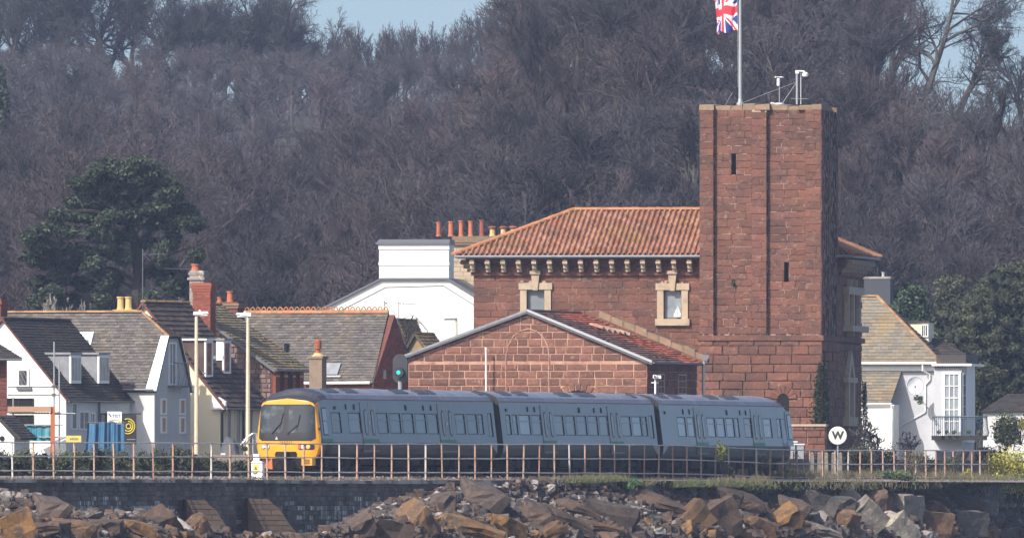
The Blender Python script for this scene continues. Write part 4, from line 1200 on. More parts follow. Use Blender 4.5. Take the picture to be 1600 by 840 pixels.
# ---------------------------------------------------------------- main stone building behind the tower
B = Fr(1308.6, T.Y0 - .0 + TD * T.c + .2, 7.5)
def mk_main():
    root = B.root('sandstone_building', 'broad red sandstone building with orange pantiled hip roof and bracketed eaves', 'building')
    W = -B.U(740); D = B.V(1345); He = B.Z(405); zb = B.Z(425)
    wn_ = [(B.U(823), B.U(851), B.Z(484), B.Z(451)), (B.U(1037), B.U(1065), B.Z(497), B.Z(452))]
    c = MB(); fr = B.front(0)
    holes_grid(c, fr, -W, 0, -.5, He, wn_, 0, 0, .25, 0)
    c.quad((-W, 0, -.5), (-W, D, -.5), (-W, D, He), (-W, 0, He)); c.quad((-W, D, -.5), (0, D, -.5), (0, D, He), (-W, D, He))
    c.quad((0, 0, -.5), (0, D, -.5), (0, D, He), (0, 0, He)); c.quad((-W, 0, He), (0, 0, He), (0, D, He), (-W, D, He))
    c.build('masonry_core', M['mortar'], root)
    ch = .37; a1 = B.U(1098)
    cl = cells(B.Z(640), zb - .1, ch, lambda z: (-W, a1), .8, 1.7, RNG, .018, [(h[0] - .32, h[1] + .32, h[2] - .4, h[3] + .4) for h in wn_], .12)
    clad(cl, fr, M['stone'], root, 'stone', .022, True, budget=[260])
    cl = cells(zb, He, .34, lambda z: (-W, a1), .8, 1.5, RNG, .02)
    clad(cl, Pl((0, -.02, 0), (1, 0, 0), (0, 0, 1), (0, -1, 0)), M['stone'], root, 'frieze_stone', .03, False)
    clad(cells(-.4, He, ch, lambda z: (0, D), .7, 1.5, RNG, .02), B.side(0), M['stone'], root, 'side_stone', .05, False)
    g = MB(); g.box(-W - .12, a1, -.16, .05, B.Z(429), B.Z(423.5)); g.build('string_course', M['stone'], root); g = MB(); g.box(-.05, .18, 0, D + .1, B.Z(429), B.Z(423.5))
    g.build('string_course', M['stone'], root)
    zs = T.Z(526); g = MB(); g.box(-.05, .20, 0, D + .15, zs - .16, zs + .10); g.build('string_course', M['stone'], root)
    # eaves
    ov = .82; zE = B.Z(399)
    g = MB(); g.box(-W - ov, ov, -ov, D + ov, zE - .10, zE); g.build('soffit', M['gutter'], root)
    g = MB(); g.tube([(-W - ov - .05, -ov - .06, zE - .02), (ov + .05, -ov - .06, zE - .02), (ov + .06, D + ov, zE - .02)], .07, 6); g.build('gutter', M['lead'], root)
    g = MB(); g.box(-W - .35, .35, -.35, .0, B.Z(407.5), zE - .10); g.box(0, .35, 0, D, B.Z(407.5), zE - .10); g.build('eaves_moulding', M['brick_d'], root)
    def bracket(fr, a):
        m_ = MB(); w = .105; t = B.Z(405.5); b = B.Z(423.5); h = t - b
        m_.slab(fr, a - w, a + w, t - h * .36, t + .04, 0.03, .72)
        m_.slab(fr, a - w, a + w, t - h * .70, t - h * .37, 0.03, .55)
        m_.slab(fr, a - w * 1.15, a + w * 1.15, b, t - h * .72, 0.03, .30)
        m_.slab(fr, a - w * 1.2, a + w * 1.2, t - h * .30, t - h * .10, .60, .76)
        m_.build('eaves_bracket', M['cream'], root)
    for i in range(15): bracket(fr, B.U(739.8 + 24.25 * i))
    sdf = B.side(0)
    for i in range(16): bracket(sdf, .35 + i * (D - .5) / 15)
    bracket(Pl((-W, 0, 0), (1, 1, 0), (0, 0, 1), (-1, -1, 0)), 0); bracket(Pl((0, 0, 0), (1, -1, 0), (0, 0, 1), (1, -1, 0)), 0)
    # windows on the front
    for k, h in enumerate(wn_):
        lab = 'window without a sill, dark grey blind' if k == 0 else 'window with sill and painted sky reflection'
        g = MB(); g.slab(fr, h[0], h[1], h[2], h[3], -.20, -.16); w_ = g.build('window', M['blind'] if k == 0 else M['blind2'], root, label=lab)
        g = MB(); fw = .05
        for a0, a1_, b0, b1 in ((h[0], h[0] + fw, h[2], h[3]), (h[1] - fw, h[1], h[2], h[3]), (h[0] + fw, h[1] - fw, h[2], h[2] + fw * 1.6), (h[0] + fw, h[1] - fw, h[3] - fw, h[3])):
            g.slab(fr, a0, a1_, b0, b1, -.16, -.10)
        g.build('sash', M['gutter'], w_)
        L_, R_ = h[0] - .36, h[1] + .36
        for nm, sl in (('jamb', (L_ + .03, h[0], h[2] - (.0 if k else .3), h[3])), ('jamb', (h[1], R_ - .03, h[2] - (.0 if k else .3), h[3])), ('lintel', (L_ - .04, R_ + .04, h[3], h[3] + .34))):
            g = MB(); g.slab(fr, *sl, -.02, .10 if nm == 'jamb' else .14); g.build(nm, M['cream'], w_)
        if k: g = MB(); g.slab(fr, L_ - .06, R_ + .06, h[2] - .34, h[2], -.02, .20); g.build('window_sill', M['cream'], w_)
        c0 = (h[0] + h[1]) / 2; zt = B.Z(425); g = MB()
        g.poly([fr.p(c0 - .12, h[3] - .04, .02), fr.p(c0 + .12, h[3] - .04, .02), fr.p(c0 + .22, zt, .02), fr.p(c0 - .22, zt, .02)], fr.N * .2)
        g.slab(fr, c0 - .27, c0 + .27, zt - .06, zt + .10, .02, .30); g.build('keystone', M['cream'], w_)
    # ornate windows on the shaded side
    v0 = B.V(1322); v1 = B.V(1334); bs_ = B.V(1317); be = B.V(1340)
    g = MB()
    for v in (B.V(1318), B.V(1326), B.V(1335)): g.slab(sdf, v - .16, v + .16, B.Z(507), B.Z(446), .05, .30)
    g.slab(sdf, bs_ - .3, be, B.Z(458), B.Z(446), .05, .36); g.slab(sdf, B.V(1322) - .1, B.V(1322) + .2, B.Z(446), B.Z(434), .05, .3); g.slab(sdf, B.V(1330) - .1, B.V(1330) + .2, B.Z(446), B.Z(434), .05, .3)
    ow = g.build('paired_window', M['cream'], root)
    g = MB(); g.slab(sdf, B.V(1318), B.V(1335), B.Z(507), B.Z(455), .05, .12); g.build('pane', M['glass'], ow)
    g = MB(); g.slab(sdf, bs_ - .4, be + .3, B.Z(516), B.Z(507), .02, .55); g.build('window_sill', M['cream'], ow)
    g = MB()
    for v in (B.V(1321), B.V(1333)): g.slab(sdf, v - .15, v + .15, B.Z(524), B.Z(516), .02, .45)
    g.build('sill_bracket', M['cream'], ow)
    vc = B.V(1323.5); g = MB(); hw_ = B.V(1328.5) - vc
    pts = [(vc - hw_, B.Z(660)), (vc - hw_ * .55, B.Z(660)), (vc - hw_ * .55, B.Z(588)), (vc, B.Z(566)), (vc + hw_ * .55, B.Z(588)), (vc + hw_ * .55, B.Z(660)), (vc + hw_, B.Z(660)), (vc + hw_, B.Z(585)), (vc, B.Z(546)), (vc - hw_, B.Z(585))]
    g.poly([sdf.p(a, b, .04) for a, b in pts], sdf.N * .22); g.slab(sdf, vc - hw_ * 1.5, vc + hw_ * 1.5, B.Z(596), B.Z(588), .04, .32); g.slab(sdf, vc - hw_ * 1.5, vc + hw_ * 1.5, B.Z(664), B.Z(650), .04, .34)
    aw = g.build('arched_window', M['cream'], root)
    g = MB(); g.slab(sdf, vc - hw_ * .55, vc + hw_ * .55, B.Z(655), B.Z(590), .05, .10); g.build('pane', M['glass'], aw)
    # hipped pantile roof
    zR = B.Z(329, -W / 2, D / 2); y0, y1 = -ov, D + ov; x0, x1 = -W - ov - .1, ov + .1; zE += .02
    run = (y1 - y0) / 2; rl, rr = B.U(897, D / 2), B.U(1193, D / 2)
    E = [(x0, y0, zE), (x1, y0, zE), (x1, y1, zE), (x0, y1, zE)]; r0, r1 = (rl, D / 2, zR), (rr, D / 2, zR)
    roof(root, E[0], E[1], r1, r0, None, M['pantile'], t=.06, under=M['tile_r'], pantile=True)
    roof(root, E[1], E[2], r1, r1, None, M['pantile'], t=.06, under=M['tile_r'], pantile=True)
    roof(root, E[3], E[0], r0, r0, None, M['pantile'], t=.06, under=M['tile_r'], pantile=True)
    roof(root, E[2], E[3], r0, r1, (1.2, 1.0), M['tile_r'], t=.06, under=M['tile_r'])
    for a, b in ((r0, r1), (E[0], r0), (E[1], r1), (E[2], r1), (E[3], r0)): ridge_line(root, a, b, M['ridge_o'], .17, .42, lift=.10)
    return root
main_b = mk_main()
# model sailing boat on the sill of the right window
def bw(fr_, u, v, z): return Vector((fr_.X0 + u * fr_.c + v * fr_.s, fr_.Y0 - u * fr_.s + v * fr_.c, z + fr_.z0))
q = bw(B, B.U(1058.5), -.13 + .04, B.Z(497) + .09)
g0 = thing('model_boat', 'white model sailing boat standing in the window beside the tower', 'model boat', q, -B.t)
g = MB(); g.hexa([(-.16, -.02, 0), (.16, -.02, 0), (.16, .02, 0), (-.16, .02, 0), (-.22, -.04, .07), (.24, -.04, .07), (.24, .04, .07), (-.22, .04, .07)]); g.build('hull', M['trim'], g0)
g = MB(); g.poly([(.03, -.01, .1), (.20, -.01, .1), (.03, -.01, .56)], (0, .012, 0)); g.build('sail', M['trim'], g0)
g = MB(); g.poly([(-.02, -.01, .1), (-.19, -.01, .1), (-.02, -.01, .46)], (0, .012, 0)); g.build('sail', M['trim'], g0)
g = MB(); g.tube([(0, 0, .05), (0, 0, .60)], .008, 4); g.build('mast', M['trim'], g0)

# ---------------------------------------------------------------- gabled stone building in front
G = Fr(1010, 870.0, 15.0)
M['tile_rb'] = mat('weathered_brown_red_tile', (.15, .062, .045), .85, .22, (.11, .055, .045), 1.0, (2.0, (.10, .07, .055), .5, .75), bump=(12, .3))
M['tile_r'] = mat('new_red_tile', (.42, .105, .045), .85, .22, (.30, .08, .045), .8, (1.5, (.17, .07, .05), .55, .75), bump=(12, .3))
def mk_gable():
    root = G.root('stone_gabled_building', 'red sandstone gabled building with pink joints and sagging tiled roof', 'building')
    W = -G.U(638); ua = G.U(825); za = G.Z(487, ua); zl = G.Z(556, -W); zr = G.Z(563, 0)
    D = G.V(1088, 0)
    c = MB(); pts = [(-W, 0, -.5), (0, 0, -.5), (0, 0, zr), (ua, 0, za), (-W, 0, zl)]
    c.poly([(x, .03, z) for x, y, z in pts], (0, D - .03, 0)); c.build('masonry_core', M['mortar_g'], root)
    def LR(z):
        l = -W if z < zl else lerp(-W, ua, (z - zl) / (za - zl)); r = 0 if z < zr else lerp(0, ua, (z - zr) / (za - zr)); return (l, r)
    fr = G.front(.03)
    ca, zc = G.U(903), G.Z(650); R1, R0 = G.Z(597) - zc, G.Z(609) - zc
    def arch_hole():
        hs = []
        n = 10
        for i in range(n):
            z0 = zc + R1 * i / n; z1 = zc + R1 * (i + 1) / n; zm = (z0 + z1) / 2 - zc
            hwid = sqrt(max(0, R1 * R1 - zm * zm)); hs.append((ca - hwid, ca + hwid, z0, z1))
        return hs
    zz = G.Z(640)
    cl = cells(zz, min(zl, zr), .385, LR, .55, 1.05, RNG, .055, arch_hole(), .12)
    cl += cells(min(zl, zr), za - .1, .345, LR, .45, .95, RNG, .055, (), .10)
    print('gable stones', len(cl))
    clad(cl, fr, M['stone_g'], root, 'stone', .035, True, budget=[300])
    n = 15
    for i in range(n):
        t0, t1 = pi * i / n + .02, pi * (i + 1) / n - .02; g = MB()
        g.poly([fr.p(ca + r * cos(t), zc + r * sin(t), 0) for r, t in ((R0 + .02, t0), (R1 - .02, t0), (R1 - .02, t1), (R0 + .02, t1))], fr.N * .05); g.build('arch_stone', M['stone_g'], root)
    g = MB(); g.poly([fr.p(ca + R0 * cos(pi * i / 14), zc + R0 * sin(pi * i / 14), .0) for i in range(15)], fr.N * .015); g.build('arch_infill', M['void'], root)
    # pale joint tracing a blocked tall arch
    path = [(791, 612), (790, 580), (790.5, 555), (794, 538), (802, 524), (812, 516), (826, 512), (840, 517), (850, 527), (856, 540), (858, 556), (857, 580), (858, 612)]
    g = MB()
    for (x0, y0), (x1, y1) in zip(path, path[1:]):
        a = Vector((G.U(x0), G.Z(y0))); b = Vector((G.U(x1), G.Z(y1))); d = (b - a).normalized(); nn = Vector((-d.y, d.x)) * .022
        g.poly([fr.p(*(a + nn), .03), fr.p(*(b + nn), .03), fr.p(*(b - nn), .03), fr.p(*(a - nn), .03)], fr.N * .022)
    g.build('blocked_arch_joint', M['mortar_g'], root)
    sdf = G.side(0)
    clad(cells(-.4, zr, .38, lambda z: (0, D), .5, 1.0, RNG, .03), sdf, M['brick_d'], root, 'side_stone', .04, False)
    # side windows, paned
    for p0, p1 in ((1026.5, 1036), (1058.5, 1070)):
        window(root, sdf, G.V(p0), G.V(p1), G.Z(612), G.Z(584), M['cream'], M['glass'], 2, 3, .06, .04)
    # roof: right slope tiled, red patch near the tower; left slope
    zo = .06; ovr = .32
    sl = (za - zr) / (0 - ua)
    er = Vector((ovr, -.12, zr - sl * ovr + zo)); eb = Vector((ovr, D, zr - sl * ovr + zo)); ra = Vector((ua, -.12, za + zo)); rb = Vector((ua, D, za + zo))
    o, f_, H_, _ = roof(root, er, eb, rb, ra, (.55, .30), M['tile_rb'], t=.10, piece='tile', lift=.05, under=M['tile_b'], split=(lambda c: c[0] + c[4] * .25 > D * .60 + .5 * sin(c[4] * 3), M['tile_r']))
    slL = (za - zl) / (ua + W)
    el = Vector((-W - ovr, -.12, zl - slL * ovr + zo)); elb = Vector((-W - ovr, D, zl - slL * ovr + zo))
    roof(root, elb, el, ra, rb, (.55, .35), M['tile_b'], t=.10, piece='tile', lift=.04, under=M['tile_b'])
    ridge_line(root, ra, rb, M['tile_b'], .13)
    for a, b in ((er, ra), (el, ra)):     # lead verge and dark gutter line
        d = (b - a); g = MB(); up = Vector((0, 0, 1))
        g.hexa([a + Vector((0, -.05, -.03)), b + Vector((0, -.05, -.03)), b + Vector((0, .16, -.03)), a + Vector((0, .16, -.03)), a + Vector((0, -.05, .09)), b + Vector((0, -.05, .09)), b + Vector((0, .16, .09)), a + Vector((0, .16, .09))]); g.build('verge', M['galv'] if a is er else M['lead'], root)
        g = MB(); g.tube([a + Vector((0, -.07, -.10)), b + Vector((0, -.07, -.10))], .035, 5); g.build('verge_drip', M['gutter'], root)
    g = MB(); g.tube([er + Vector((.06, 0, -.02)), eb + Vector((.06, 0, -.02))], .06, 6); g.build('gutter', M['gutter'], root)
    # stepped parapet of loose stones where the roof meets the big building
    g = MB()
    p0 = Vector((G.U(938, D), D, G.Z(487, G.U(938, D), D))); p1 = Vector((ovr + .3, D, zr + .25))
    k = 9
    for i in range(k):
        a = p0.lerp(p1, i / k); b = p0.lerp(p1, (i + .96) / k); j = RNG.uniform(-.05, .05)
        g = MB(); g.hexa([a + Vector((0, -.25, -.25)), b + Vector((0, -.25, -.25)), b + Vector((0, .2, -.25)), a + Vector((0, .2, -.25)), a + Vector((0, -.2, .06 + j)), b + Vector((0, -.2, .06 + j)), b + Vector((0, .2, .06 + j)), a + Vector((0, .2, .06 + j))])
        g.build('parapet_stone', M['lichen'], root)
    return root, er, eb, ra, rb, D
gab, g_er, g_eb, g_ra, g_rb, GD = mk_gable()
# broken pale tiles lying on the slope
for i, (px, py) in enumerate(((933, 492), (941, 495), (950, 499), (958, 504), (966, 506), (975, 511))):
    t = sstep(0, 5, i); v = GD * (.55 + .05 * i)
    u = G.U(px, v); zz = lerp(g_er.z, g_ra.z, (g_er.x - u) / (g_er.x - g_ra.x)) + .12
    m_ = MB(); w = RNG.uniform(.28, .55); a = RNG.uniform(-.3, .3)
    m_.hexa([(-w, -.22, -.05), (w, -.22, -.05 - a * .3), (w, .22, -.05), (-w, .22, -.05), (-w * .9, -.2, .07), (w * .9, -.2, .08 - a * .3), (w * .9, .2, .08), (-w * .9, .2, .07)])
    o = m_.build('fallen_slab', M['cream'] if i % 2 else M['mortar_g']); o.location = bw(G, u, v, zz); o.rotation_euler = (0, .38, -G.t)
    tag(o, 'loose pale stone slab on the tiled roof, ' + ('topmost of the six', 'second from the top', 'third from the top', 'third from the bottom', 'second from the bottom', 'lowest of the six')[i], 'stone slab', 'loose slabs on the gabled roof')
# downpipe in the corner by the tower
q = bw(G, .40, GD - .2, 0)
g0 = thing('drainpipe', 'pale grey downpipe with hopper between gabled building and tower', 'pipe', q)
zt = (HY - 556) * q.y / F - q.z
g = MB(); g.tube([(0, 0, 0), (0, 0, zt - .5), (.06, 0, zt - .2), (.12, 0, zt - .1)], .075, 7); g.build('pipe', M['galv'], g0)
g = MB(); g.hexa([(-.02, -.1, zt - .2), (.2, -.1, zt - .2), (.2, .12, zt - .2), (-.02, .12, zt - .2), (-.14, -.16, zt + .08), (.32, -.16, zt + .08), (.32, .16, zt + .08), (-.14, .16, zt + .08)]); g.build('hopper', M['galv'], g0)
# white vent pole in front of the gable
q = bw(G, G.U(765), -.5, 0); s_ = q.y / F
g0 = thing('white_pole', 'thin white pole standing before the stone gable', 'pole', q)
g = MB(); g.tube([(0, 0, -.2), (-.05, 0, (HY - 546) * s_ - q.z)], .042, 6); g.build('pole', M['trim'], g0)
g = MB(); g.lathe((-.05, 0, (HY - 546) * s_ - q.z), [(.06, 0), (.06, .1), (.02, .13)], 6); g.build('cap', M['trim'], g0)
# CCTV camera by the right corner
q = bw(G, G.U(1024, -.6), -.6, 0); s_ = q.y / F; zz = (HY - 590) * s_ - q.z
g0 = thing('security_camera', 'white security camera pair on a short post beside the stone gable', 'camera', q)
g = MB(); g.tube([(0, 0, -.2), (0, 0, zz)], .05, 6); g.build('post', M['trim'], g0)
g = MB(); g.hexa([(-.12, -.35, zz), (.06, -.35, zz), (.06, .1, zz), (-.12, .1, zz), (-.12, -.35, zz + .15), (.06, -.35, zz + .15), (.06, .1, zz + .17), (-.12, .1, zz + .17)]); g.box(.0, .28, -.1, .08, zz - .02, zz + .14); g.build('camera_housing', M['whitep'], g0)
g = MB(); g.lathe((-.03, -.35, zz + .08), [(.05, 0), (.05, .04)], 8, axis=(0, -1, 0)); g.build('lens', M['dark'], g0)
g = MB(); g.tube([(-.2, 0, zz - .22), (.16, 0, zz - .22)], .03, 5); g.build('bracket', M['trim'], g0)
# colour-light signal
q = P(625, 760, 850); q.z = GZ; s_ = 850 / F; zt = (HY - 552) * s_ - GZ; zb = (HY - 598) * s_ - GZ
g0 = thing('railway_signal', 'dark oval railway signal head showing a green light', 'signal', q, radians(-12))
g = MB(); g.tube([(0, 0, 0), (0, 0, zb + .1)], .10, 8); g.build('post', M['galv'], g0)
r_ = 11.8 * s_; pts = [(r_ * cos(pi * i / 10), zt - r_ + r_ * sin(pi * i / 10)) for i in range(11)] + [(r_ * cos(pi + pi * i / 10), zb + r_ + r_ * sin(pi + pi * i / 10)) for i in range(11)]
g = MB(); g.poly([(x, 0, z) for x, z in pts], (0, .06, 0)); g.build('backboard', M['tr_roofc'], g0)
zl_ = (HY - 581) * s_ - GZ
g = MB(); g.lathe((0, 0, zl_), [(.24, 0), (.24, .35)], 14, axis=(0, -1, 0)); g.build('hood', M['black'], g0)
M['green_l'] = mat('green_signal_light', (.0, .25, .2), .3, emit=((.02, .75, .62), .9))
g = MB(); g.lathe((0, -.36, zl_), [(.10, 0), (.10, .01)], 12, axis=(0, -1, 0)); g.build('green_light', M['green_l'], g0)
g = MB(); g.box(-.18, .18, .06, .35, zl_ - .35, zl_ + .6); g.build('lamp_case', M['black'], g0)
# ---------------------------------------------------------------- houses
def chimney_pot(parent, c, r, h, m, n=10, style=0):
    g = MB()
    if style == 0: g.lathe(c, [(r * 1.1, 0), (r * 1.05, .06), (r * .9, .08), (r * .82, h - .08), (r * 1.05, h - .06), (r * 1.05, h), (r * .8, h)], n)
    elif style == 1:      # ringed
        pr = [(r * .9, 0)]
        for k in range(6): z = h * (.35 + .1 * k); pr += [(r * .75, z - .03), (r * 1.2, z), (r * 1.2, z + .05), (r * .75, z + .07)]
        pr += [(r * .6, h)]; g.lathe(c, pr, n)
    else:                 # flat capped
        g.lathe(c, [(r, 0), (r * .9, h * .6), (r * .9, h * .62)], n)
        g.lathe((c[0], c[1], c[2] + h * .62), [(r * 1.25, 0), (r * 1.35, .1), (r * .9, h * .36)], n, 1)
    g.build('chimney_pot', m, parent)

def verge(parent, a, b, m, w=.10, h=.16, name='verge_board', dy=-.06):
    a, b = Vector(a), Vector(b); g = MB()
    g.hexa([a + Vector((0, dy, -h)), b + Vector((0, dy, -h)), b + Vector((0, dy + w, -h)), a + Vector((0, dy + w, -h)),
            a + Vector((0, dy, 0)), b + Vector((0, dy, 0)), b + Vector((0, dy + w, 0)), a + Vector((0, dy + w, 0))])
    return g.build(name, m, parent)

# ---- white gabled house, far left (gable lit, long side in shade)
H1 = Fr(103, 838.0, 21)
def mk_h1():
    root = H1.root('white_cottage', 'white rendered cottage with steep dark slate roof and two lead dormers', 'house')
    ze = H1.Z(622); ur = H1.U(5); zr = H1.Z(500, ur); W = -2 * ur; D = H1.V(203)
    c = MB(); c.poly([(-W, 0, -.5), (0, 0, -.5), (0, 0, ze), (ur, 0, zr), (-W, 0, ze)], (0, D, 0)); c.build('wall', M['white'], root)
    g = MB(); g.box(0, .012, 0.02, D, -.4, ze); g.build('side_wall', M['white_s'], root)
    ov = .14; zo = .10; sl = (zr - ze) / -ur
    er = Vector((ov, -.12, ze - sl * ov + zo)); eb = Vector((ov, D + .25, ze - sl * ov + zo)); ra = Vector((ur, -.12, zr + zo)); rb = Vector((ur, D + .25, zr + zo))
    roof(root, er, eb, rb, ra, (.26, .17), M['slate_d'], t=.08)
    el = Vector((-W - ov, -.12, ze - sl * ov + zo)); elb = Vector((-W - ov, D + .25, ze - sl * ov + zo))
    roof(root, elb, el, ra, rb, (.26, .17), M['slate_d'], t=.08)
    ridge_line(root, ra, rb, M['tile_b'], .12)
    verge(root, er, ra, M['brick_d'], h=.10); verge(root, el, ra, M['brick_d'], h=.10)
    g = MB(); g.tube([er + Vector((.05, 0, -.05)), eb + Vector((.05, 0, -.05))], .055, 6); g.build('gutter', M['gutter'], root)
    # dormers
    for k, (pf, pc) in enumerate(((108, 66), (152, 116))):
        zb, zt = H1.Z(598), H1.Z(553)
        uf = ur + (ur - ov) * 0 + (zr + zo - (zb)) / sl            # where the slope is at window bottom
        uf = (zr + zo - zb) / sl + ur
        vf = H1.V(pf, uf); vb = vf + 1.25; ut = ur + (zr + zo - zt) / sl
        zt = H1.Z(553, uf, vf); zb = H1.Z(598, uf, vf)
        g = MB(); g.box(ut - .1, uf, vf, vb, zb - .3, zt); d_ = g.build('dormer', M['lead'], root)
        g = MB(); g.box(ut - .25, uf + .12, vf - .10, vb + .1, zt, zt + .10); g.build('dormer_roof', M['lead'], d_)
        fr = Pl((uf, 0, 0), (0, 1, 0), (0, 0, 1), (1, 0, 0))
        g = MB(); g.slab(fr, vf + .0, vb, zb, zt - .02, 0, .10); g.build('dormer_frame', M['trim'], d_)
        g = MB()
        for i in range(3): g.slab(fr, vf + .10 + i * .38, vf + .40 + i * .38, zb + .14, zt - .14, .10, .115)
        g.build('pane', M['blind2'], d_)  # pale tone painted in place of the glass reflections
    # front window, ground floor openings, small cowl
    fr = H1.front(0)
    w = window(root, fr, H1.U(30.5), H1.U(43), H1.Z(601), H1.Z(578), M['trim'], M['glass'], 1, 1, .10, .04)
    g = MB()
    a0, a1, b0, b1 = H1.U(30.5), H1.U(43), H1.Z(601), H1.Z(578)
    for i in range(-2, 4):
        for sg in (-1, 1):
            p = [(a0 + (a1 - a0) * (i + t * 2 if sg > 0 else i + 2 - t * 2) / 2.2, b0 + (b1 - b0) * t) for t in (0, 1)]
            (x0, y0), (x1, y1) = p
            if x1 != x0:
                def cl_(x, y): return x, y
                ts = [t for t in [k / 20 for k in range(21)] if a0 <= x0 + (x1 - x0) * t <= a1]
                if len(ts) > 1: g.tube([fr.p(x0 + (x1 - x0) * t, y0 + (y1 - y0) * t, .035) for t in (ts[0], ts[-1])], .012, 3)
    g.build('lead_lattice', M['lead'], w)
    g = MB(); g.slab(fr, H1.U(27), H1.U(50), H1.Z(608), H1.Z(604), 0, .12); g.build('window_sill', M['gutter'], root)
    for a, b, c_, d_ in ((8, 52, 641, 622), (10, 52, 678, 648)):
        window(root, fr, H1.U(a), H1.U(b), H1.Z(c_), H1.Z(d_), M['black'], M['void'], 2, 1, .03, .03, name='opening')
    sd = H1.side(0)
    for a, b, c_, d_ in ((111, 118, 668, 630), (123, 137, 668, 643), (140, 146, 658, 645), (156, 164, 690, 646)):
        window(root, sd, H1.V(a), H1.V(b), H1.Z(c_), H1.Z(d_), M['trim'] if a != 156 else M['brick_d'], M['blind'], 2 if a in (123, 140) else 1, 1, .07, .05)
    g = MB(); g.tube([(.08, H1.V(153), ze - .1), (.08, H1.V(153), 0)], .05, 6); g.build('drainpipe', M['gutter'], root)
    # chimney just at the picture edge
    uc = H1.U(-3, 1.0); g = MB(); g.box(uc - .9, uc + .22, .8, 1.6, zr - 1, H1.Z(466, uc)); g.box(uc - .98, uc + .29, .73, 1.67, H1.Z(466, uc) - .25, H1.Z(466, uc) - .1); ch = g.build('chimney', M['brick'], root)
    chimney_pot(ch, (uc - .35, 1.2, H1.Z(466, uc)), .14, .55, M['ypot'])
    return root
mk_h1()
# ---- dark brick house at the very edge, and its porch
H0 = Fr(11, 826.0, -3)
root = H0.root('brick_house_corner', 'corner of a dark red brick house with slate roof at the left edge', 'house')
c = MB(); c.box(-6, 0, 0, 6, -.5, H0.Z(558)); c.build('wall', M['brick_d'], root)
roof(root, (-6.2, -.6, H0.Z(561)), (H0.U(34), -.6, H0.Z(559)), (H0.U(-60, 3), 3, H0.Z(500)), (-6.2, 3, H0.Z(500)), (.26, .17), M['slate_d'], t=.10)
clad(cells(H0.Z(640), H0.Z(562), .19, lambda z: (-3, 0), .42, .421, RNG, .02, fixed=True), H0.front(0), M['brick_d'], root, 'brick', .02, False)
g = MB(); g.tube([(-6, -.66, H0.Z(562)), (H0.U(34), -.66, H0.Z(561))], .06, 6); g.build('gutter', M['gutter'], root)
g = MB(); g.box(-6, .03, -.03, .2, H0.Z(660), H0.Z(651)); g.build('stone_band', M['cream'], root)
PB = Fr(12, 812.0, 19)
root = PB.root('white_porch', 'small white porch with dark pitched roof and round vent', 'porch')
zr, ze = PB.Z(652), PB.Z(683)
c = MB(); u1 = PB.U(22); c.poly([(-2.2, 0, -.5), (u1, 0, -.5), (u1, 0, ze), (-.45, 0, zr - .1), (-2.2, 0, ze - .8)], (0, 2, 0)); c.build('wall', M['white'], root)
roof(root, (PB.U(34), -.15, ze - .02), (PB.U(34), 2, ze - .02), (-.45, 2, zr + .1), (-.45, -.15, zr + .1), (.26, .17), M['slate_d'], t=.10)
g = MB(); g.lathe((PB.U(3.5), -.005, PB.Z(684)), [(.12, 0), (.12, .03)], 12, axis=(0, -1, 0)); g.build('round_vent', M['void'], root)

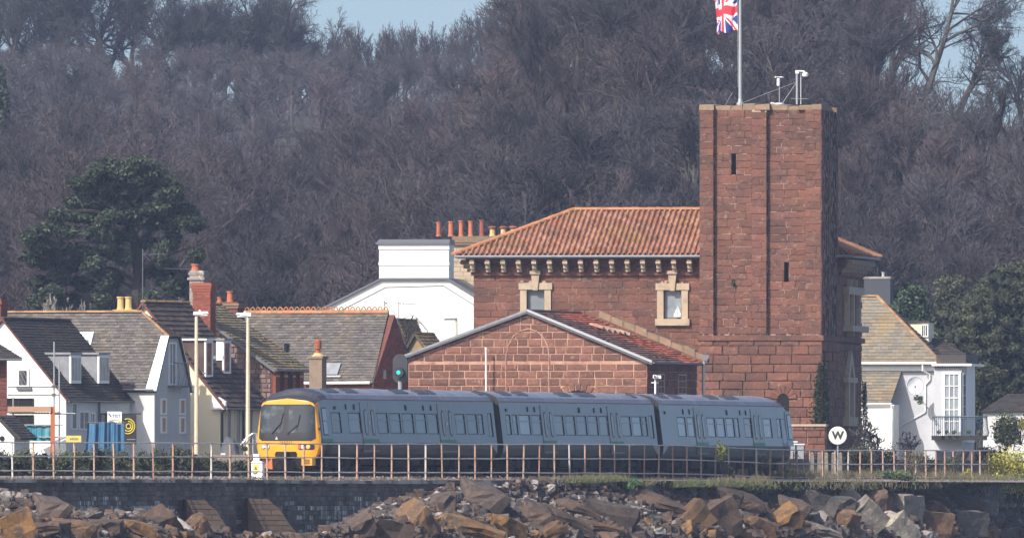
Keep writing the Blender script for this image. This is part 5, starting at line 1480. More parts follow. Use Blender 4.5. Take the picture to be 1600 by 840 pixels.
# ---- long slate roofed house with half hipped gable end
H2 = Fr(241, 845.0, 21)
def mk_h2():
    root = H2.root('slate_roofed_house', 'long house with lichened slate roof, skylight and shade-grey half hipped end with curved balcony', 'house')
    ze = H2.Z(607); D = H2.V(297); W = -H2.U(-40); zr = H2.Z(489, -.5, D / 2); zh = H2.Z(528, 0, D / 2)
    t = (zh - ze) / (zr - ze); y0, y1 = D / 2 * t, D - D / 2 * t
    c = MB(); c.box(-W, 0, .0, D, -.5, ze)
    c.poly([(0, 0, ze), (0, D, ze), (0, y1, zh), (0, y0, zh)], (-.3, 0, 0)); c.build('wall', M['white_s'], root)
    g = MB(); g.poly([(.0, .02, -.4), (.0, D, -.4), (.0, D, ze), (.0, y1, zh - .05), (.0, y0, zh - .05), (.0, 0.02, ze)], (.02, 0, 0)); g.build('end_wall', M['greyw'], root)  # grey colour carries the shade of this side of the white house
    ov = .12; sl = (zr - ze) / (D / 2); zo = .08
    ur = H2.U(222, D / 2)
    EL, ER = (-W - .2, -ov, ze - sl * ov + zo), (.14, -ov, ze - sl * ov + zo)
    # main slope: eave to ridge with the hip cut as a second narrow piece
    zc = zh + zo
    yc = (zc - (ze + zo)) / sl
    roof(root, EL, ER, (.14, yc, zc), (-W - .2, yc, zc), (.27, .165), M['slate'], t=.08)
    roof(root, (-W - .2, yc, zc), (.14, yc, zc), (ur, D / 2, zr + zo), (-W - .2, D / 2, zr + zo), (.27, .165), M['slate'], t=.08)
    roof(root, (.14, D - yc, zc), (-W - .2, D - yc, zc), (-W - .2, D / 2, zr + zo), (ur, D / 2, zr + zo), (.27, .165), M['slate'], t=.08)
    roof(root, (.14, D + ov, ze - sl * ov + zo), (-W - .2, D + ov, ze - sl * ov + zo), (-W - .2, D - yc, zc), (.14, D - yc, zc), (.27, .165), M['slate'], t=.08)
    roof(root, (.20, yc, zc), (.20, D - yc, zc), (ur, D / 2, zr + zo), (ur, D / 2, zr + zo), (.27, .165), M['tile_b'], t=.08, name='half_hip')
    ridge_line(root, (-W - .2, D / 2, zr + zo), (ur, D / 2, zr + zo), M['ridge'], .12, .45)
    ridge_line(root, (.14, yc, zc), (ur, D / 2, zr + zo), M['ridge'], .09, .35)
    # broad white sunlit verge board
    a, b = Vector((.12, -.16, ze - .1)), Vector((.12, yc - .1, zc)); g = MB()
    g.hexa([a + Vector((-.5, 0, 0)), a + Vector((.06, 0, 0)), b + Vector((.06, 0, 0)), b + Vector((-.34, 0, 0)), a + Vector((-.5, -.03, .05)), a + Vector((.06, -.03, .05)), b + Vector((.06, -.03, .05)), b + Vector((-.34, -.03, .05))]); g.build('verge_board', M['trim'], root)
    a, b = Vector((.12, D + .05, ze - .1)), Vector((.12, D - yc, zc)); g = MB(); g.tube([a, b], .05, 4); g.build('verge_board', M['trim'], root)
    g = MB(); g.tube([(-W, -.22, ze - .02), (.02, -.22, ze - .02)], .055, 6); g.build('gutter', M['lead'], root)
    # skylight
    frr = Pl((0, -ov, ze - sl * ov + zo), (1, 0, 0), (0, 1, sl), (0, -sl, 1)); k = sqrt(1 + sl * sl)
    def bq(py): return (H2.Z(py, H2.U(133, 1.2), 1.2) - (ze - sl * ov + zo)) / sl * k
    a0, a1 = H2.U(120, 1.6), H2.U(147, 1.6); b0, b1 = bq(549), bq(519)
    g = MB(); g.slab(frr, a0, a1, b0, b1, 0, .10); sk = g.build('skylight', M['trim'], root)
    g = MB(); g.slab(frr, a0 + .06, a1 - .14, b0 + .10, b0 + (b1 - b0) * .55, .10, .11); g.build('pane', M['blind2'], sk)
    # end wall windows: tall door with curved balcony, four slim lights
    sd = Pl((.02, 0, 0), (0, 1, 0), (0, 0, 1), (1, 0, 0))
    window(root, sd, H2.V(263), H2.V(272), H2.Z(598), H2.Z(536), M['trim'], M['blind'], 2, 2, .08, .05)
    va, vb = H2.V(261), H2.V(284); bal = MB(); r = .5
    for i in range(9):
        v = lerp(va, vb, i / 8); o = .10 + r * sin(pi * min(1, .12 + i / 8 * .8)); bal.tube([(.05 + o, v, H2.Z(602)), (.05 + o + .08, v, H2.Z(590)), (.05 + o, v, H2.Z(566))], .016, 4)
    for zz in (602, 566): bal.tube([(.05 + .10 + r * sin(pi * min(1, .12 + i / 8 * .8)), lerp(va, vb, i / 8), H2.Z(zz)) for i in range(9)], .025, 4)
    bal.build('balcony_railing', M['gutter'], root)
    g = MB(); g.box(.02, .55, va, vb, H2.Z(604), H2.Z(602)); g.build('balcony_floor', M['gutter'], root)
    for a, b in ((251, 257), (280, 286.5)):
        for c_, d_ in ((644, 624), (673, 652)):
            window(root, sd, H2.V(a), H2.V(b), H2.Z(c_), H2.Z(d_), M['trim'], M['wood_p'], 1, 1, .09, .05)
    # clay pots on a low stack behind the ridge
    us = H2.U(196, D / 2 + .6); g = MB(); g.box(us - .5, us + .75, D / 2 + .2, D / 2 + .9, zr - .5, H2.Z(483, us, D / 2)); ch = g.build('chimney', M['ypot'], root)
    for px in (189, 201.5): chimney_pot(ch, (H2.U(px, D / 2 + .6), D / 2 + .55, H2.Z(483, us, D / 2)), .18, .62, M['ypot'])
    return root
mk_h2()
# ---- cream gabled house behind it
H3 = Fr(344, 852.0, 21)
def mk_h3():
    root = H3.root('cream_gabled_house', 'cream rendered house, brown tiled roof with two white framed dormers', 'house')
    ze = H3.Z(625); ur = H3.U(226); zr = H3.Z(474, ur); W = -2 * ur; D = 5.6
    c = MB(); c.poly([(-W, 0, -.5), (0, 0, -.5), (0, 0, ze), (ur, 0, zr), (-W, 0, ze)], (0, D, 0)); c.build('wall', M['cream_w'], root)
    ov = .35; zo = .10; sl = (zr - ze) / -ur
    er = Vector((ov, -.22, ze - sl * ov + zo)); eb = Vector((ov, D, ze - sl * ov + zo)); ra = Vector((ur, -.22, zr + zo)); rb = Vector((ur, D, zr + zo))
    roof(root, er, eb, rb, ra, (.42, .30), M['tile_b'], t=.12, piece='tile', lift=.05)
    el = Vector((-W - ov, -.22, ze - sl * ov + zo)); elb = Vector((-W - ov, D, ze - sl * ov + zo))
    roof(root, elb, el, ra, rb, (.42, .30), M['tile_b'], t=.12, piece='tile', lift=.05)
    ridge_line(root, ra, rb, M['ridge'], .13)
    verge(root, er, ra, M['brick_d'], h=.13); verge(root, el, ra, M['brick_d'], h=.13)
    g = MB(); g.poly([(ov, -.2, ze - .42), (ov, -.2, ze - .05), (-.30, -.2, ze + .35), (-.42, -.2, ze - .42)], (0, .22, 0)); g.build('eaves_box', M['trim'], root)
    g = MB(); g.tube([(ov + .06, -.2, ze - sl * ov + .02), (ov + .06, D, ze - sl * ov + .02)], .06, 6); g.build('gutter', M['gutter'], root)
    g = MB(); g.tube([(.30, .1, ze - .35), (.07, .1, ze - .6), (.07, .1, 0)], .055, 6); g.build('drainpipe', M['black'], root)
    g = MB(); v = H3.V(380, .05); g.tube([(.07, v, ze - .2), (.07, v, 0)], .06, 6); g.build('drainpipe', M['black'], root)
    sd = H3.side(0)
    for a, b in ((353, 359), (367, 374), (385, 393)):
        window(root, sd, H3.V(a), H3.V(b), H3.Z(690), H3.Z(634), M['cream_w'], M['blind'], 1, 1, .06, .05)
    for k, (pf, pl) in enumerate(((320, 286), (348, 333))):      # dormers
        zb, zt = H3.Z(588 if k == 0 else 582), H3.Z(530)
        uf = ur + (zr + zo - zb) / sl; ut = ur + (zr + zo - zt) / sl
        vf = H3.V(pf, uf); vb = vf + .9
        zt = H3.Z(531, uf, vf)
        g = MB(); g.box(ut - .2, uf, vf, vb, zb - .5, zt); d_ = g.build('dormer', M['tile_b'], root)
        g = MB(); g.box(ut - .3, uf + .14, vf - .12, vb + .1, zt, zt + .09); g.build('dormer_roof', M['trim'] if k == 0 else M['lead'], d_)
        g = MB()
        g.box(uf - .02, uf + .07, vf - .02, vf + .12, zb, zt); g.box(uf - .02, uf + .07, vb - .12, vb, zb, zt)
        g.box(uf - .02, uf + .07, vf + .12, vb - .12, zb, zb + .1); g.box(uf - .02, uf + .07, vf + .12, vb - .12, zt - .12, zt)
        if k: g.box(uf - .32, uf + .02, vf - .05, vf - .01, zt - .95, zt - .02)
        g.build('dormer_frame', M['trim'], d_)
        g = MB(); g.box(uf, uf + .03, vf + .12, vb - .12, zb + .1, zt - .12); g.build('pane', M['glass'], d_)
        g = MB(); g.box(ut + .2, uf + .05, vf - .04, vf - .01, H3.Z(583 if k == 0 else 560, uf, vf), H3.Z(581 if k == 0 else 555, uf, vf)); g.build('cheek_rail', M['lead'], d_)
    # lamp stays on the wall
    return root
mk_h3()
# ---- rubble walled house with mossy roof
H5 = Fr(424, 863.0, 19)
def mk_h5():
    root = H5.root('rubble_walled_house', 'house with purple rubble gable, red brick side bays and mossy slate roof', 'house')
    ze = H5.Z(573); ur = H5.U(292); zr = H5.Z(476, ur); W = -2 * ur; D = H5.V(468)
    c = MB(); c.poly([(-W, 0, -.5), (0, 0, -.5), (0, 0, ze), (ur, 0, zr), (-W, 0, ze)], (0, D, 0)); c.build('wall', M['rubble'], root)
    def LR(z):
        return (ur * .75 if z < ze else max(ur * .75, -99), 0 if z < ze else lerp(0, ur, (z - ze) / (zr - ze)))
    zmax = ze + (zr - ze) * .72
    clad(cells(H5.Z(640), zmax, .24, LR, .2, .55, RNG, .04, (), .25), H5.front(0), M['rubble'], root, 'rubble_stone', .05, False)
    ov = .30; zo = .10; sl = (zr - ze) / -ur
    er = Vector((ov, -.30, ze - sl * ov + zo)); eb = Vector((ov, D + .7, ze - sl * ov + zo)); ra = Vector((ur, -.30, zr + zo)); rb = Vector((ur, D + .7, zr + zo))
    roof(root, er, eb, rb, ra, (.24, .22), M['slate_m'], t=.10, lift=.045)
    el = Vector((-W - ov, -.30, ze - sl * ov + zo)); elb = Vector((-W - ov, D, ze - sl * ov + zo))
    roof(root, elb, el, ra, rb, (.24, .22), M['slate_m'], t=.10)
    ridge_line(root, ra, rb, M['ridge'], .12)
    verge(root, er, ra, M['gutter'], h=.16)
    g = MB(); g.tube([er + Vector((.05, 0, -.03)), eb + Vector((.05, 0, -.03))], .06, 6); g.build('gutter', M['gutter'], root)
    # brick side with piers, gutter and pipe
    sd = H5.side(0)
    g = MB(); g.slab(sd, .0, D, -.4, ze, .0, .03); g.build('side_wall', M['brick_d'], root)
    for a, b in ((424, 430), (437, 443), (449, 455), (462, 468)):
        g = MB(); g.slab(sd, max(.02, H5.V(a)), H5.V(b), -.4, ze - .02, .03, .22); pr = g.build('brick_pier', M['brick'], root)
        g = MB(); g.slab(sd, max(.01, H5.V(a)) , H5.V(b), H5.Z(588), H5.Z(585), .20, .24); g.build('pale_band', M['cream'], pr)
    g = MB(); g.tube([(.30, H5.V(457), ze - .1), (.30, H5.V(447), ze - .35), (.30, H5.V(446), 0)], .055, 6); g.build('drainpipe', M['black'], root)
    return root
mk_h5()
# chimneys of this row, each on its own
def stack(name, label, px0, px1, py0, py1, Y, mt, pots, cap=None, deg=20, depth=None, flare=.06, capm=None, texture=False, chan='chimney'):
    f_ = Fr(px1, Y, deg); t = f_.root(name, label, chan)
    w = -f_.U(px0); d = depth or w; z0, z1 = f_.Z(py1), f_.Z(py0)
    g = MB(); g.box(-w, 0, 0, d, z0, z1); g.build('shaft', mt, t)
    if texture: clad(cells(z0, z1 - .1, .085, lambda z: (-w, 0), .22, .221, RNG, .012, fixed=True), f_.front(0), mt, t, 'brick', .012, False)
    if texture: clad(cells(z0, z1 - .1, .085, lambda z: (0, d), .22, .221, RNG, .012, fixed=True), f_.side(0), mt, t, 'brick', .012, False)
    for k, (h, e) in enumerate(cap or ((.30, .05), (.18, .09))):
        g = MB(); g.box(-w - e, e, -e, d + e, z1 - h, z1 - h + .12 + .003 * k); g.build('corbel_course', capm or mt, t)
    for (px, pyt, r, m_, st_) in pots:
        chimney_pot(t, (f_.U(px, d / 2), d / 2, z1), r, (HY - pyt) * (Y) / F - f_.z0 - z1, m_, 10, st_)
    return t
stack('brick_chimney', 'tall red brick chimney in front of the lichened white one', 301, 328.5, 441, 530, 860.5, M['brick'], [], depth=.7, texture=True, cap=((.42, .04), (.30, .07), (.16, .10)))
stack('white_chimney', 'old white stone chimney crusted with lichen, red pot on top', 296, 318, 422, 482, 862.5, M['rk_pale'], [(305, 411.5, .20, M['terra'], 0)], depth=.7, cap=((.45, .08), (.22, .04)))
stack('low_brick_chimney', 'low wide brick chimney topped with moss and red pots', 333, 371, 471, 500, 874, M['brick_d'], [(343, 463, .12, M['terra'], 0), (359.5, 454, .17, M['terra'], 0)], depth=1.0, capm=M['lichen'], cap=((.18, .12), (.30, .06)))
t = stack('rendered_chimney', 'square brown rendered chimney with ringed red pot before the slate roof', 483, 503, 556, 620, 842, M['render_b'], [], depth=.62, cap=((.10, .05),))
f_ = Fr(503, 842, 20)
g = MB(); g.lathe((-.32, .31, f_.Z(556)), [(.34, 0), (.16, .16)], 8); g.build('mortar_flaunching', M['ypot'], t)
chimney_pot(t, (-.32, .31, f_.Z(552)), .15, f_.Z(529) - f_.Z(552), M['terra'], 12, 1)

# ---- large grey slate roof with crested red ridge, brick gable end
H6 = Fr(583, 882.0, 21)
def mk_h6():
    root = H6.root('crested_ridge_building', 'building under a large grey slate roof with crested orange ridge tiles', 'building')
    ze = H6.Z(597); D = 5.9; W = -H6.U(380); zr = H6.Z(491, 0, D / 2)
    sl = (zr - ze) / (D / 2)
    c = MB(); c.box(-W, 0, 0, D, -.5, ze); c.poly([(0, 0, ze), (0, D, ze), (0, D / 2, zr)], (-.3, 0, 0)); c.build('wall', M['brick_d'], root)
    ov = .12; zo = .10; uo = .62
    EL, ER = Vector((-W - 2, -ov, ze - sl * ov + zo)), Vector((.0, -ov, ze - sl * ov + zo))
    # verge runs out towards the ridge
    u_r = H6.U(607, D / 2)
    roof(root, EL, ER, (u_r, D / 2, zr + zo), (-W - 2, D / 2, zr + zo), (.30, .175), M['slate'], t=.08, lift=.04)
    roof(root, (.4, D + ov, ze - sl * ov + zo), (-W - 2, D + ov, ze - sl * ov + zo), (-W - 2, D / 2, zr + zo), (u_r, D / 2, zr + zo), (.30, .175), M['slate'], t=.08)
    sdr = Pl((u_r, 0, 0), (0, 1, 0), (0, 0, 1), (1, 0, 0))
    g = MB(); g.poly([(u_r, D / 2, zr + zo), (u_r, D / 2, zr - .25), (.42, D + .1, ze - .35), (.42, D + .1, ze + .0)], (-.06, 0, 0)); g.build('bargeboard', M['tile_b'], root)
    g = MB(); g.poly([(u_r - .02, D / 2, zr + zo), (u_r - .02, D / 2, zr - .22), (.03, -.05, ze - .2), (.03, -.05, ze + .02)], (-.06, 0, 0)); g.build('bargeboard', M['slate'], root)
    # brick cladding of the end
    def LR(z): return (0, D) if z < ze else (D / 2 * (z - ze) / (zr - ze), D - D / 2 * (z - ze) / (zr - ze))
    clad(cells(-.3, zr - .6, .16, LR, .42, .421, RNG, .015, fixed=True), H6.side(0), M['brick'], root, 'brick', .015, False)
    g = MB(); g.slab(H6.side(0), H6.V(597.5), H6.V(600.5), H6.Z(591), H6.Z(577), .02, .1); g.build('meter_box', M['galv'], root)
    g = MB(); g.tube([(-4.6 + 1.0, -.18, ze - .02), (-.1, -.18, ze + .0)], .075, 6); g.build('gutter', M['trim'], root)
    # crested ridge tiles, each with its ring
    n = int((u_r + W + 2) / .295); a = u_r
    me = None
    for i in range(n):
        o = None
        if me is None:
            g = MB(); g.tube([(0, 0, 0), (-.285, 0, 0)], .09, 6); g.box(-.285, 0, -.03, .03, .05, .13)
            pts = [Vector((-.1425 + .105 * cos(pi * k / 8), 0, .12 + .15 * sin(pi * k / 8))) for k in range(9)]; g.tube(pts, .034, 5); me = g.mesh('crested_ridge_tile', M['ridge_o'])
            me2 = g.mesh('crested_ridge_tile_lichened', M['ridge'])
        o = bpy.data.objects.new('crested_ridge_tile', me if i % 4 else me2); COL.objects.link(o); o.parent = root; o.location = (a - .295 * i, D / 2, zr + zo + .02); o.rotation_euler = (0, RNG.uniform(-.02, .02), 0)
    # small lead covered lean-to and skylight
    frr = Pl((0, -ov, ze - sl * ov + zo), (1, 0, 0), (0, 1, sl), (0, -sl, 1)); k = sqrt(1 + sl * sl)
    g = MB(); g.slab(frr, H6.U(506, .4), H6.U(530, .4), .5, 1.25, .05, .12); g.build('lead_patch', M['lead'], root)
    g = MB(); g.slab(frr, H6.U(508, .2), H6.U(534, .2), .32, .42, .05, .14); g.build('flashing', M['galv'], root)
    g = MB(); u = H6.U(454, 2); g.box(u - .75, u, 1.0, 2.0, H6.Z(560), H6.Z(537)); g.box(u + .02, u + .10, .9, 1.9, H6.Z(552), H6.Z(535)); g.build('roof_vent', M['slate'], root)
    return root
mk_h6()
# low mossy roofs behind, right of it
for (nm, lb, px0, px1, py0, py1, Y, m_) in (('mossy_outbuilding', 'brown mossy tiled outbuilding roof before the white wall', 628, 676, 518, 560, 905, 'slate_m'), ('stone_outbuilding', 'small yellowish stone outbuilding peak beside the crested roof', 612, 634, 497, 530, 915, 'slate_y')):
    f_ = Fr(px1, Y, 20); t = f_.root(nm, lb, 'outbuilding'); w = -f_.U(px0)
    g = MB(); g.box(-w, 0, 0, 2.5, -.3, f_.Z(py1) - .1); g.build('wall', M['rubble'], t)
    ze, zr = f_.Z(py1), f_.Z(py0)
    g = MB(); g.poly([(-w, .01, -.2), (0, .01, -.2), (0, .01, ze), (-w * .55, .01, zr - .12), (-w, .01, ze)], (0, 2.4, 0)); g.build('gable', M[m_], t)
    roof(t, (.1, -.2, ze - .05), (.1, 2.6, ze - .05), (-w * .55, 2.6, zr), (-w * .55, -.2, zr), (.3, .2), M[m_], t=.1)
    roof(t, (-w - .1, 2.6, ze - .05), (-w - .1, -.2, ze - .05), (-w * .55, -.2, zr), (-w * .55, 2.6, zr), (.3, .2), M['tile_b'], t=.1)

# ---- tall white building with chimney stack
HW = Fr(700, 955.0, 6)
def mk_white():
    root = HW.root('white_gabled_building', 'large bright white rendered building with broad flat topped gable', 'building')
    D = 9.0; zt = HW.Z(437); uL, uR = HW.U(595), 0.0; zl = HW.Z(500); ul = HW.U(470); ur = HW.U(790); zrr = HW.Z(492)
    c = MB(); c.poly([(ul, 0, -.5), (ur, 0, -.5), (ur, 0, zrr), (uR, 0, zt), (uL, 0, zt), (ul, 0, zl)], (0, D, 0)); c.build('wall', M['white'], root)
    for a, b in (((ul, zl), (uL, zt)), ((uL - .02, zt + .005), (uR + .02, zt + .005)), ((uR, zt), (ur, zrr))):
        g = MB(); A, B_ = Vector((a[0], -.16, a[1])), Vector((b[0], -.16, b[1])); e = Vector((0, 0, .12)); d = Vector((0, D, 0))
        g.hexa([A, B_, B_ + d, A + d, A + e, B_ + e, B_ + d + e, A + d + e]); g.build('slate_coping', M['gutter'], root)
    pth = [(ul + .4, zl - .35), (uL + .25, zt - .38), (uR - .25, zt - .30), (ur, zrr - .5)]
    g = MB(); g.tube([(x, -.02, z) for x, z in pth], .018, 4); g.build('cable', M['gutter'], root)
    # the stack
    g = MB(); s0_, s1_ = HW.U(592), HW.U(701); dz = 2.6; z1 = HW.Z(381)
    g.box(s0_, s1_, .10, dz, zt + .1, z1); st = g.build('chimney_stack', M['white'], root)
    g = MB(); g.box(s0_ - .03, s1_ + .03, .05, .12, HW.Z(413.5), HW.Z(409)); g.box(s0_ - .03, s1_ + .03, .05, .12, HW.Z(389), HW.Z(381)); g.build('render_band', M['white'], st)
    g = MB(); g.box(s0_ - .18, s1_ + .06, -.05, dz, z1, z1 + .10); g.build('slate_cap', M['gutter'], st)
    g = MB(); g.hexa([(s0_ - .14, .0, z1 + .10), (s1_ + .05, .0, z1 + .10), (s1_ + .05, dz, z1 + .10), (s0_ - .14, dz, z1 + .10), (s0_ - .02, .3, z1 + .27), (s1_ + .03, .3, z1 + .27), (s1_ + .03, dz, z1 + .27), (s0_ - .02, dz, z1 + .27)]); g.build('slate_cap', M['gutter'], st)
    return root
mk_white()
HC = Fr(742, 962.0, 7)
t = HC.root('stone_chimney_stack', 'brown lichened stone chimney stack with a row of clay pots', 'chimney')
u0, u1 = HC.U(702), HC.U(800); zt = HC.Z(381)
g = MB(); g.box(u0, u1, .8, 2.2, -.3, zt); g.build('shaft', M['cream'], t)
clad(cells(HC.Z(460), zt - .15, .25, lambda z: (u0 + .05, u1), .4, .7, RNG, .02), HC.front(.8), M['cream'], t, 'stone', .02, False)
g = MB(); g.box(u0 + .05, u1 + .1, .68, 2.3, HC.Z(378), HC.Z(368)); g.build('cap', M['lichen'], t)
g = MB(); g.box(u0 + .05, u1 + .1, .62, 2.36, HC.Z(381.5), HC.Z(379)); g.build('drip_course', M['lichen'], t)
for px, py, r, mk_, sty in ((685.5, 346, .14, 'terra', 0), (704.5, 345, .15, 'terra', 0), (720.5, 344, .14, 'terra', 0), (735.5, 344.5, .14, 'terra', 0), (753, 343, .15, 'brick', 0)):
    z0 = HC.Z(368); pm = M[mk_]
    chimney_pot(t, (HC.U(px, 1.5), 1.5, z0), r, HC.Z(py, 0, 1.5) - z0, pm, 10, sty)
for px in (769.5, 786.5, 802):
    z0 = HC.Z(368); chimney_pot(t, (HC.U(px, 1.2), 1.2, z0), .17, HC.Z(355, 0, 1.2) - z0, M['ypot'], 8, 0)
    g = MB(); g.lathe((HC.U(px, 1.2), 1.2, HC.Z(356)), [(.20, 0), (.24, .05), (.18, .12), (.05, .14)], 8); g.build('pot_cap', M['brick'], t)

# ---------------------------------------------------------------- houses on the right
R = Fr(1472, 955.0, 9)
def mk_right():
    root = R.root('white_house', 'white house with yellow lichened slate hip roof beside the tower', 'house')
    ze = R.Z(566); zr = R.Z(462, -2, 3.2); D = 6.4; W = -R.U(1330)
    wl = R.U(1462)
    M['white_r'] = mat('shade_toned_white_render', (.50, .51, .54), .85, n1=(.9, (.42, .43, .46), .45, .75))  # white wall greyed in its colour to stand for shade
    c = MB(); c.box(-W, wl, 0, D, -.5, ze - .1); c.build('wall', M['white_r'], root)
    # sunlit upper wall strip is the same wall; roof
    ub = R.U(1371, D / 2)
    EL, ER = (-W - 1, -.35, ze), (.02, -.35, ze)
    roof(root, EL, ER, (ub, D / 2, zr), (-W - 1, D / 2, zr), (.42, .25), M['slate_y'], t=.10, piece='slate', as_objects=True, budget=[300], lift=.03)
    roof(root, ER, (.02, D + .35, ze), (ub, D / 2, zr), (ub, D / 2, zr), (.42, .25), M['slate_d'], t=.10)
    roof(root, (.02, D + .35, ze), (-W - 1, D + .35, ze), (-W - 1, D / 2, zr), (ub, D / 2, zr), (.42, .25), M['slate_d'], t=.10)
    ridge_line(root, (-W - 1, D / 2, zr), (ub, D / 2, zr), M['ridge'], .12)
    mid = lambda t: tuple(Vector(ER).lerp(Vector((ub, D / 2, zr)), t))
    ridge_line(root, mid(.42), mid(1), M['ridge'], .12, .35); ridge_line(root, mid(0), mid(.42), M['lichen'], .12, .35)
    g = MB(); g.tube([(-W - 1, -.42, ze - .03), (.0, -.42, ze - .03)], .075, 6); g.build('gutter', M['trim'], root)
    g = MB(); g.box(-W, wl + .06, -.08, .0, ze - .42, ze - .16); g.build('eaves_band', M['trim'], root)
    g = MB(); g.box(-W, wl + .02, -.03, .0, ze - .62, ze - .46); g.build('eaves_band', M['gutter'], root)
    g = MB(); u = R.U(1443); g.tube([(u, -.40, ze), (u, -.40, R.Z(578)), (R.U(1453), -.1, R.Z(584)), (R.U(1453), -.08, R.Z(592)), (R.U(1446), -.06, R.Z(600)), (R.U(1446), -.06, R.Z(642))], .05, 6); g.build('drainpipe', M['trim'], root)
    g = MB(); g.tube([(R.U(1446), -.06, R.Z(643)), (R.U(1400), -.06, R.Z(668))], .035, 5); g.build('waste_pipe', M['white_s'], root)
    # lean-to with slate roof
    la, lb = -W, R.U(1400); lt = R.U(1409)
    roof(root, (la, -2.1, R.Z(629, 0, -2)), (lb, -2.1, R.Z(629, 0, -2)), (lt, -.05, R.Z(579)), (la, -.05, R.Z(579)), (.42, .25), M['slate_y'], t=.08, name='lean_to_roof', as_objects=True, budget=[100], lift=.03)
    g = MB(); g.box(la, R.U(1397, -2), -2.0, 0, -.5, R.Z(631, 0, -2)); g.build('lean_to_wall', M['white'], root)
    g = MB(); g.tube([(la, -2.17, R.Z(630, 0, -2)), (lb + .05, -2.17, R.Z(630, 0, -2)), (lb + .05, -2.1, R.Z(700, 0, -2))], .06, 6); g.build('gutter', M['trim'], root)
    # right wing with bay window
    g = MB(); bx0, bx1 = R.U(1461, -.5), R.U(1504, -.5); zt = R.Z(571)
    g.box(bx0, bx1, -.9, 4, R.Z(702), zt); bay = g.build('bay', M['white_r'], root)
    g = MB(); g.box(bx0 - .1, R.U(1519, -.9), -1.15, 4.1, zt, zt + .12); g.build('cornice', M['trim'], bay)
    g = MB()
    for i in range(17): g.box(bx0 + .05 + i * .095, bx0 + .10 + i * .095, -1.06, -.9, zt - .12, zt)
    g.build('dentils', M['gutter'], bay)
    g = MB(); g.box(bx0 + .1, R.U(1512), -.75, 4, zt + .12, R.Z(553)); g.build('parapet', M['slate_d'], bay)
    fr = R.front(-.9)
    window(bay, fr, R.U(1476.5, -.9), R.U(1498, -.9), R.Z(676), R.Z(584), M['trim'], M['blind2'], 3, 5, .12, .045)
    sd = Pl((bx1, 0, 0), (0, 1, 0), (0, 0, 1), (1, 0, 0))
    window(bay, sd, -.7, .3, R.Z(650), R.Z(584), M['trim'], M['blind'], 2, 4, .1, .045)
    # angled second face of the bay
    g = MB(); g.box(R.U(1503), R.U(1512), -.2, 3, R.Z(690), zt - .003); g.build('bay_return', M['white'], bay)
    window(bay, Pl((0, -.2, 0), (1, 0, 0), (0, 0, 1), (0, -1, 0)), R.U(1505), R.U(1510), R.Z(650), R.Z(584), M['trim'], M['blind2'], 1, 4, .04, .04)
    # balcony
    zb = R.Z(683, 0, -1.9); x0, x1 = R.U(1457, -1.5), R.U(1543, -1.5)
    g = MB(); g.box(x0, x1 - .1, -1.9, -.9, zb - .12, zb + .12); g.build('balcony_floor', M['black'], root)
    def edge(s):          # along the balcony edge, right end bulging
        if s < .7: return Vector((lerp(x0 + .05, x1 - .55, s / .7), -1.85, 0))
        a = (s - .7) / .3 * pi / 2; return Vector((x1 - .55 + .5 * sin(a), -1.35 - .5 * cos(a), 0))
    M['rail_b'] = mat('blue_grey_rail_paint', (.045, .075, .12), .5)
    zt2 = R.Z(650, 0, -1.9); g = MB()
    g.tube([edge(i / 20) + Vector((0, 0, zt2)) for i in range(21)], .045, 6); g.tube([edge(i / 20) + Vector((0, 0, zt2 - .1)) for i in range(21)], .02, 5); rl_ = g.build('balcony_railing', M['rail_b'], root)
    for i in range(32):
        e = edge(i / 31); k = .12 if i > 20 else 0; g = MB()
        dv = Vector((1, -.4, 0)) * k
        g.tube([e + Vector((0, 0, zt2)), e + dv * .4 + Vector((0, 0, (zt2 + zb) / 2)), e + dv + Vector((0, 0, zb + .25)), e + Vector((0, 0, zb + .05))], .014, 4); g.build('baluster', M['rail_b'], rl_)
    # rear dormer and its dark roof
    ud0, ud1 = R.U(1411, 3.5), R.U(1451, 3.5)
    g = MB(); g.box(ud0, ud1, 3.5, 5.5, R.Z(532), R.Z(502)); dm = g.build('rear_dormer', M['cream_w'], root)
    g = MB(); g.box(ud0 - .2, ud1 + .06, 3.4, 5.6, R.Z(502), R.Z(499)); g.build('dormer_roof', M['slate_d'], dm)
    window(dm, Pl((0, 3.5, 0), (1, 0, 0), (0, 0, 1), (0, -1, 0)), R.U(1441, 3.5), R.U(1449, 3.5), R.Z(523), R.Z(507), M['trim'], M['glass'], 3, 1, .06, .04)
    roof(root, (R.U(1440, 3.6), 3.2, R.Z(552)), (R.U(1512, 3.6), 3.2, R.Z(552)), (R.U(1461, 5), 5, R.Z(526)), (R.U(1436, 5), 5, R.Z(526)), (.3, .2), M['slate_d'], t=.1, name='rear_roof')
    return root
mk_right()
st = stack('grey_chimney', 'dark grey rendered chimney above the lichened slate roof', 1350, 1391, 432, 475, 972, M['greyw'], [(1380, 424, .09, M['galv'], 0)], deg=9, depth=1.2, cap=((.10, .04),), capm=M['rk_pale'])
for o in list(st.children):
    if o.name.startswith('shaft'): o.data.materials[0] = mat('dark_grey_render', (.055, .062, .075), .85)
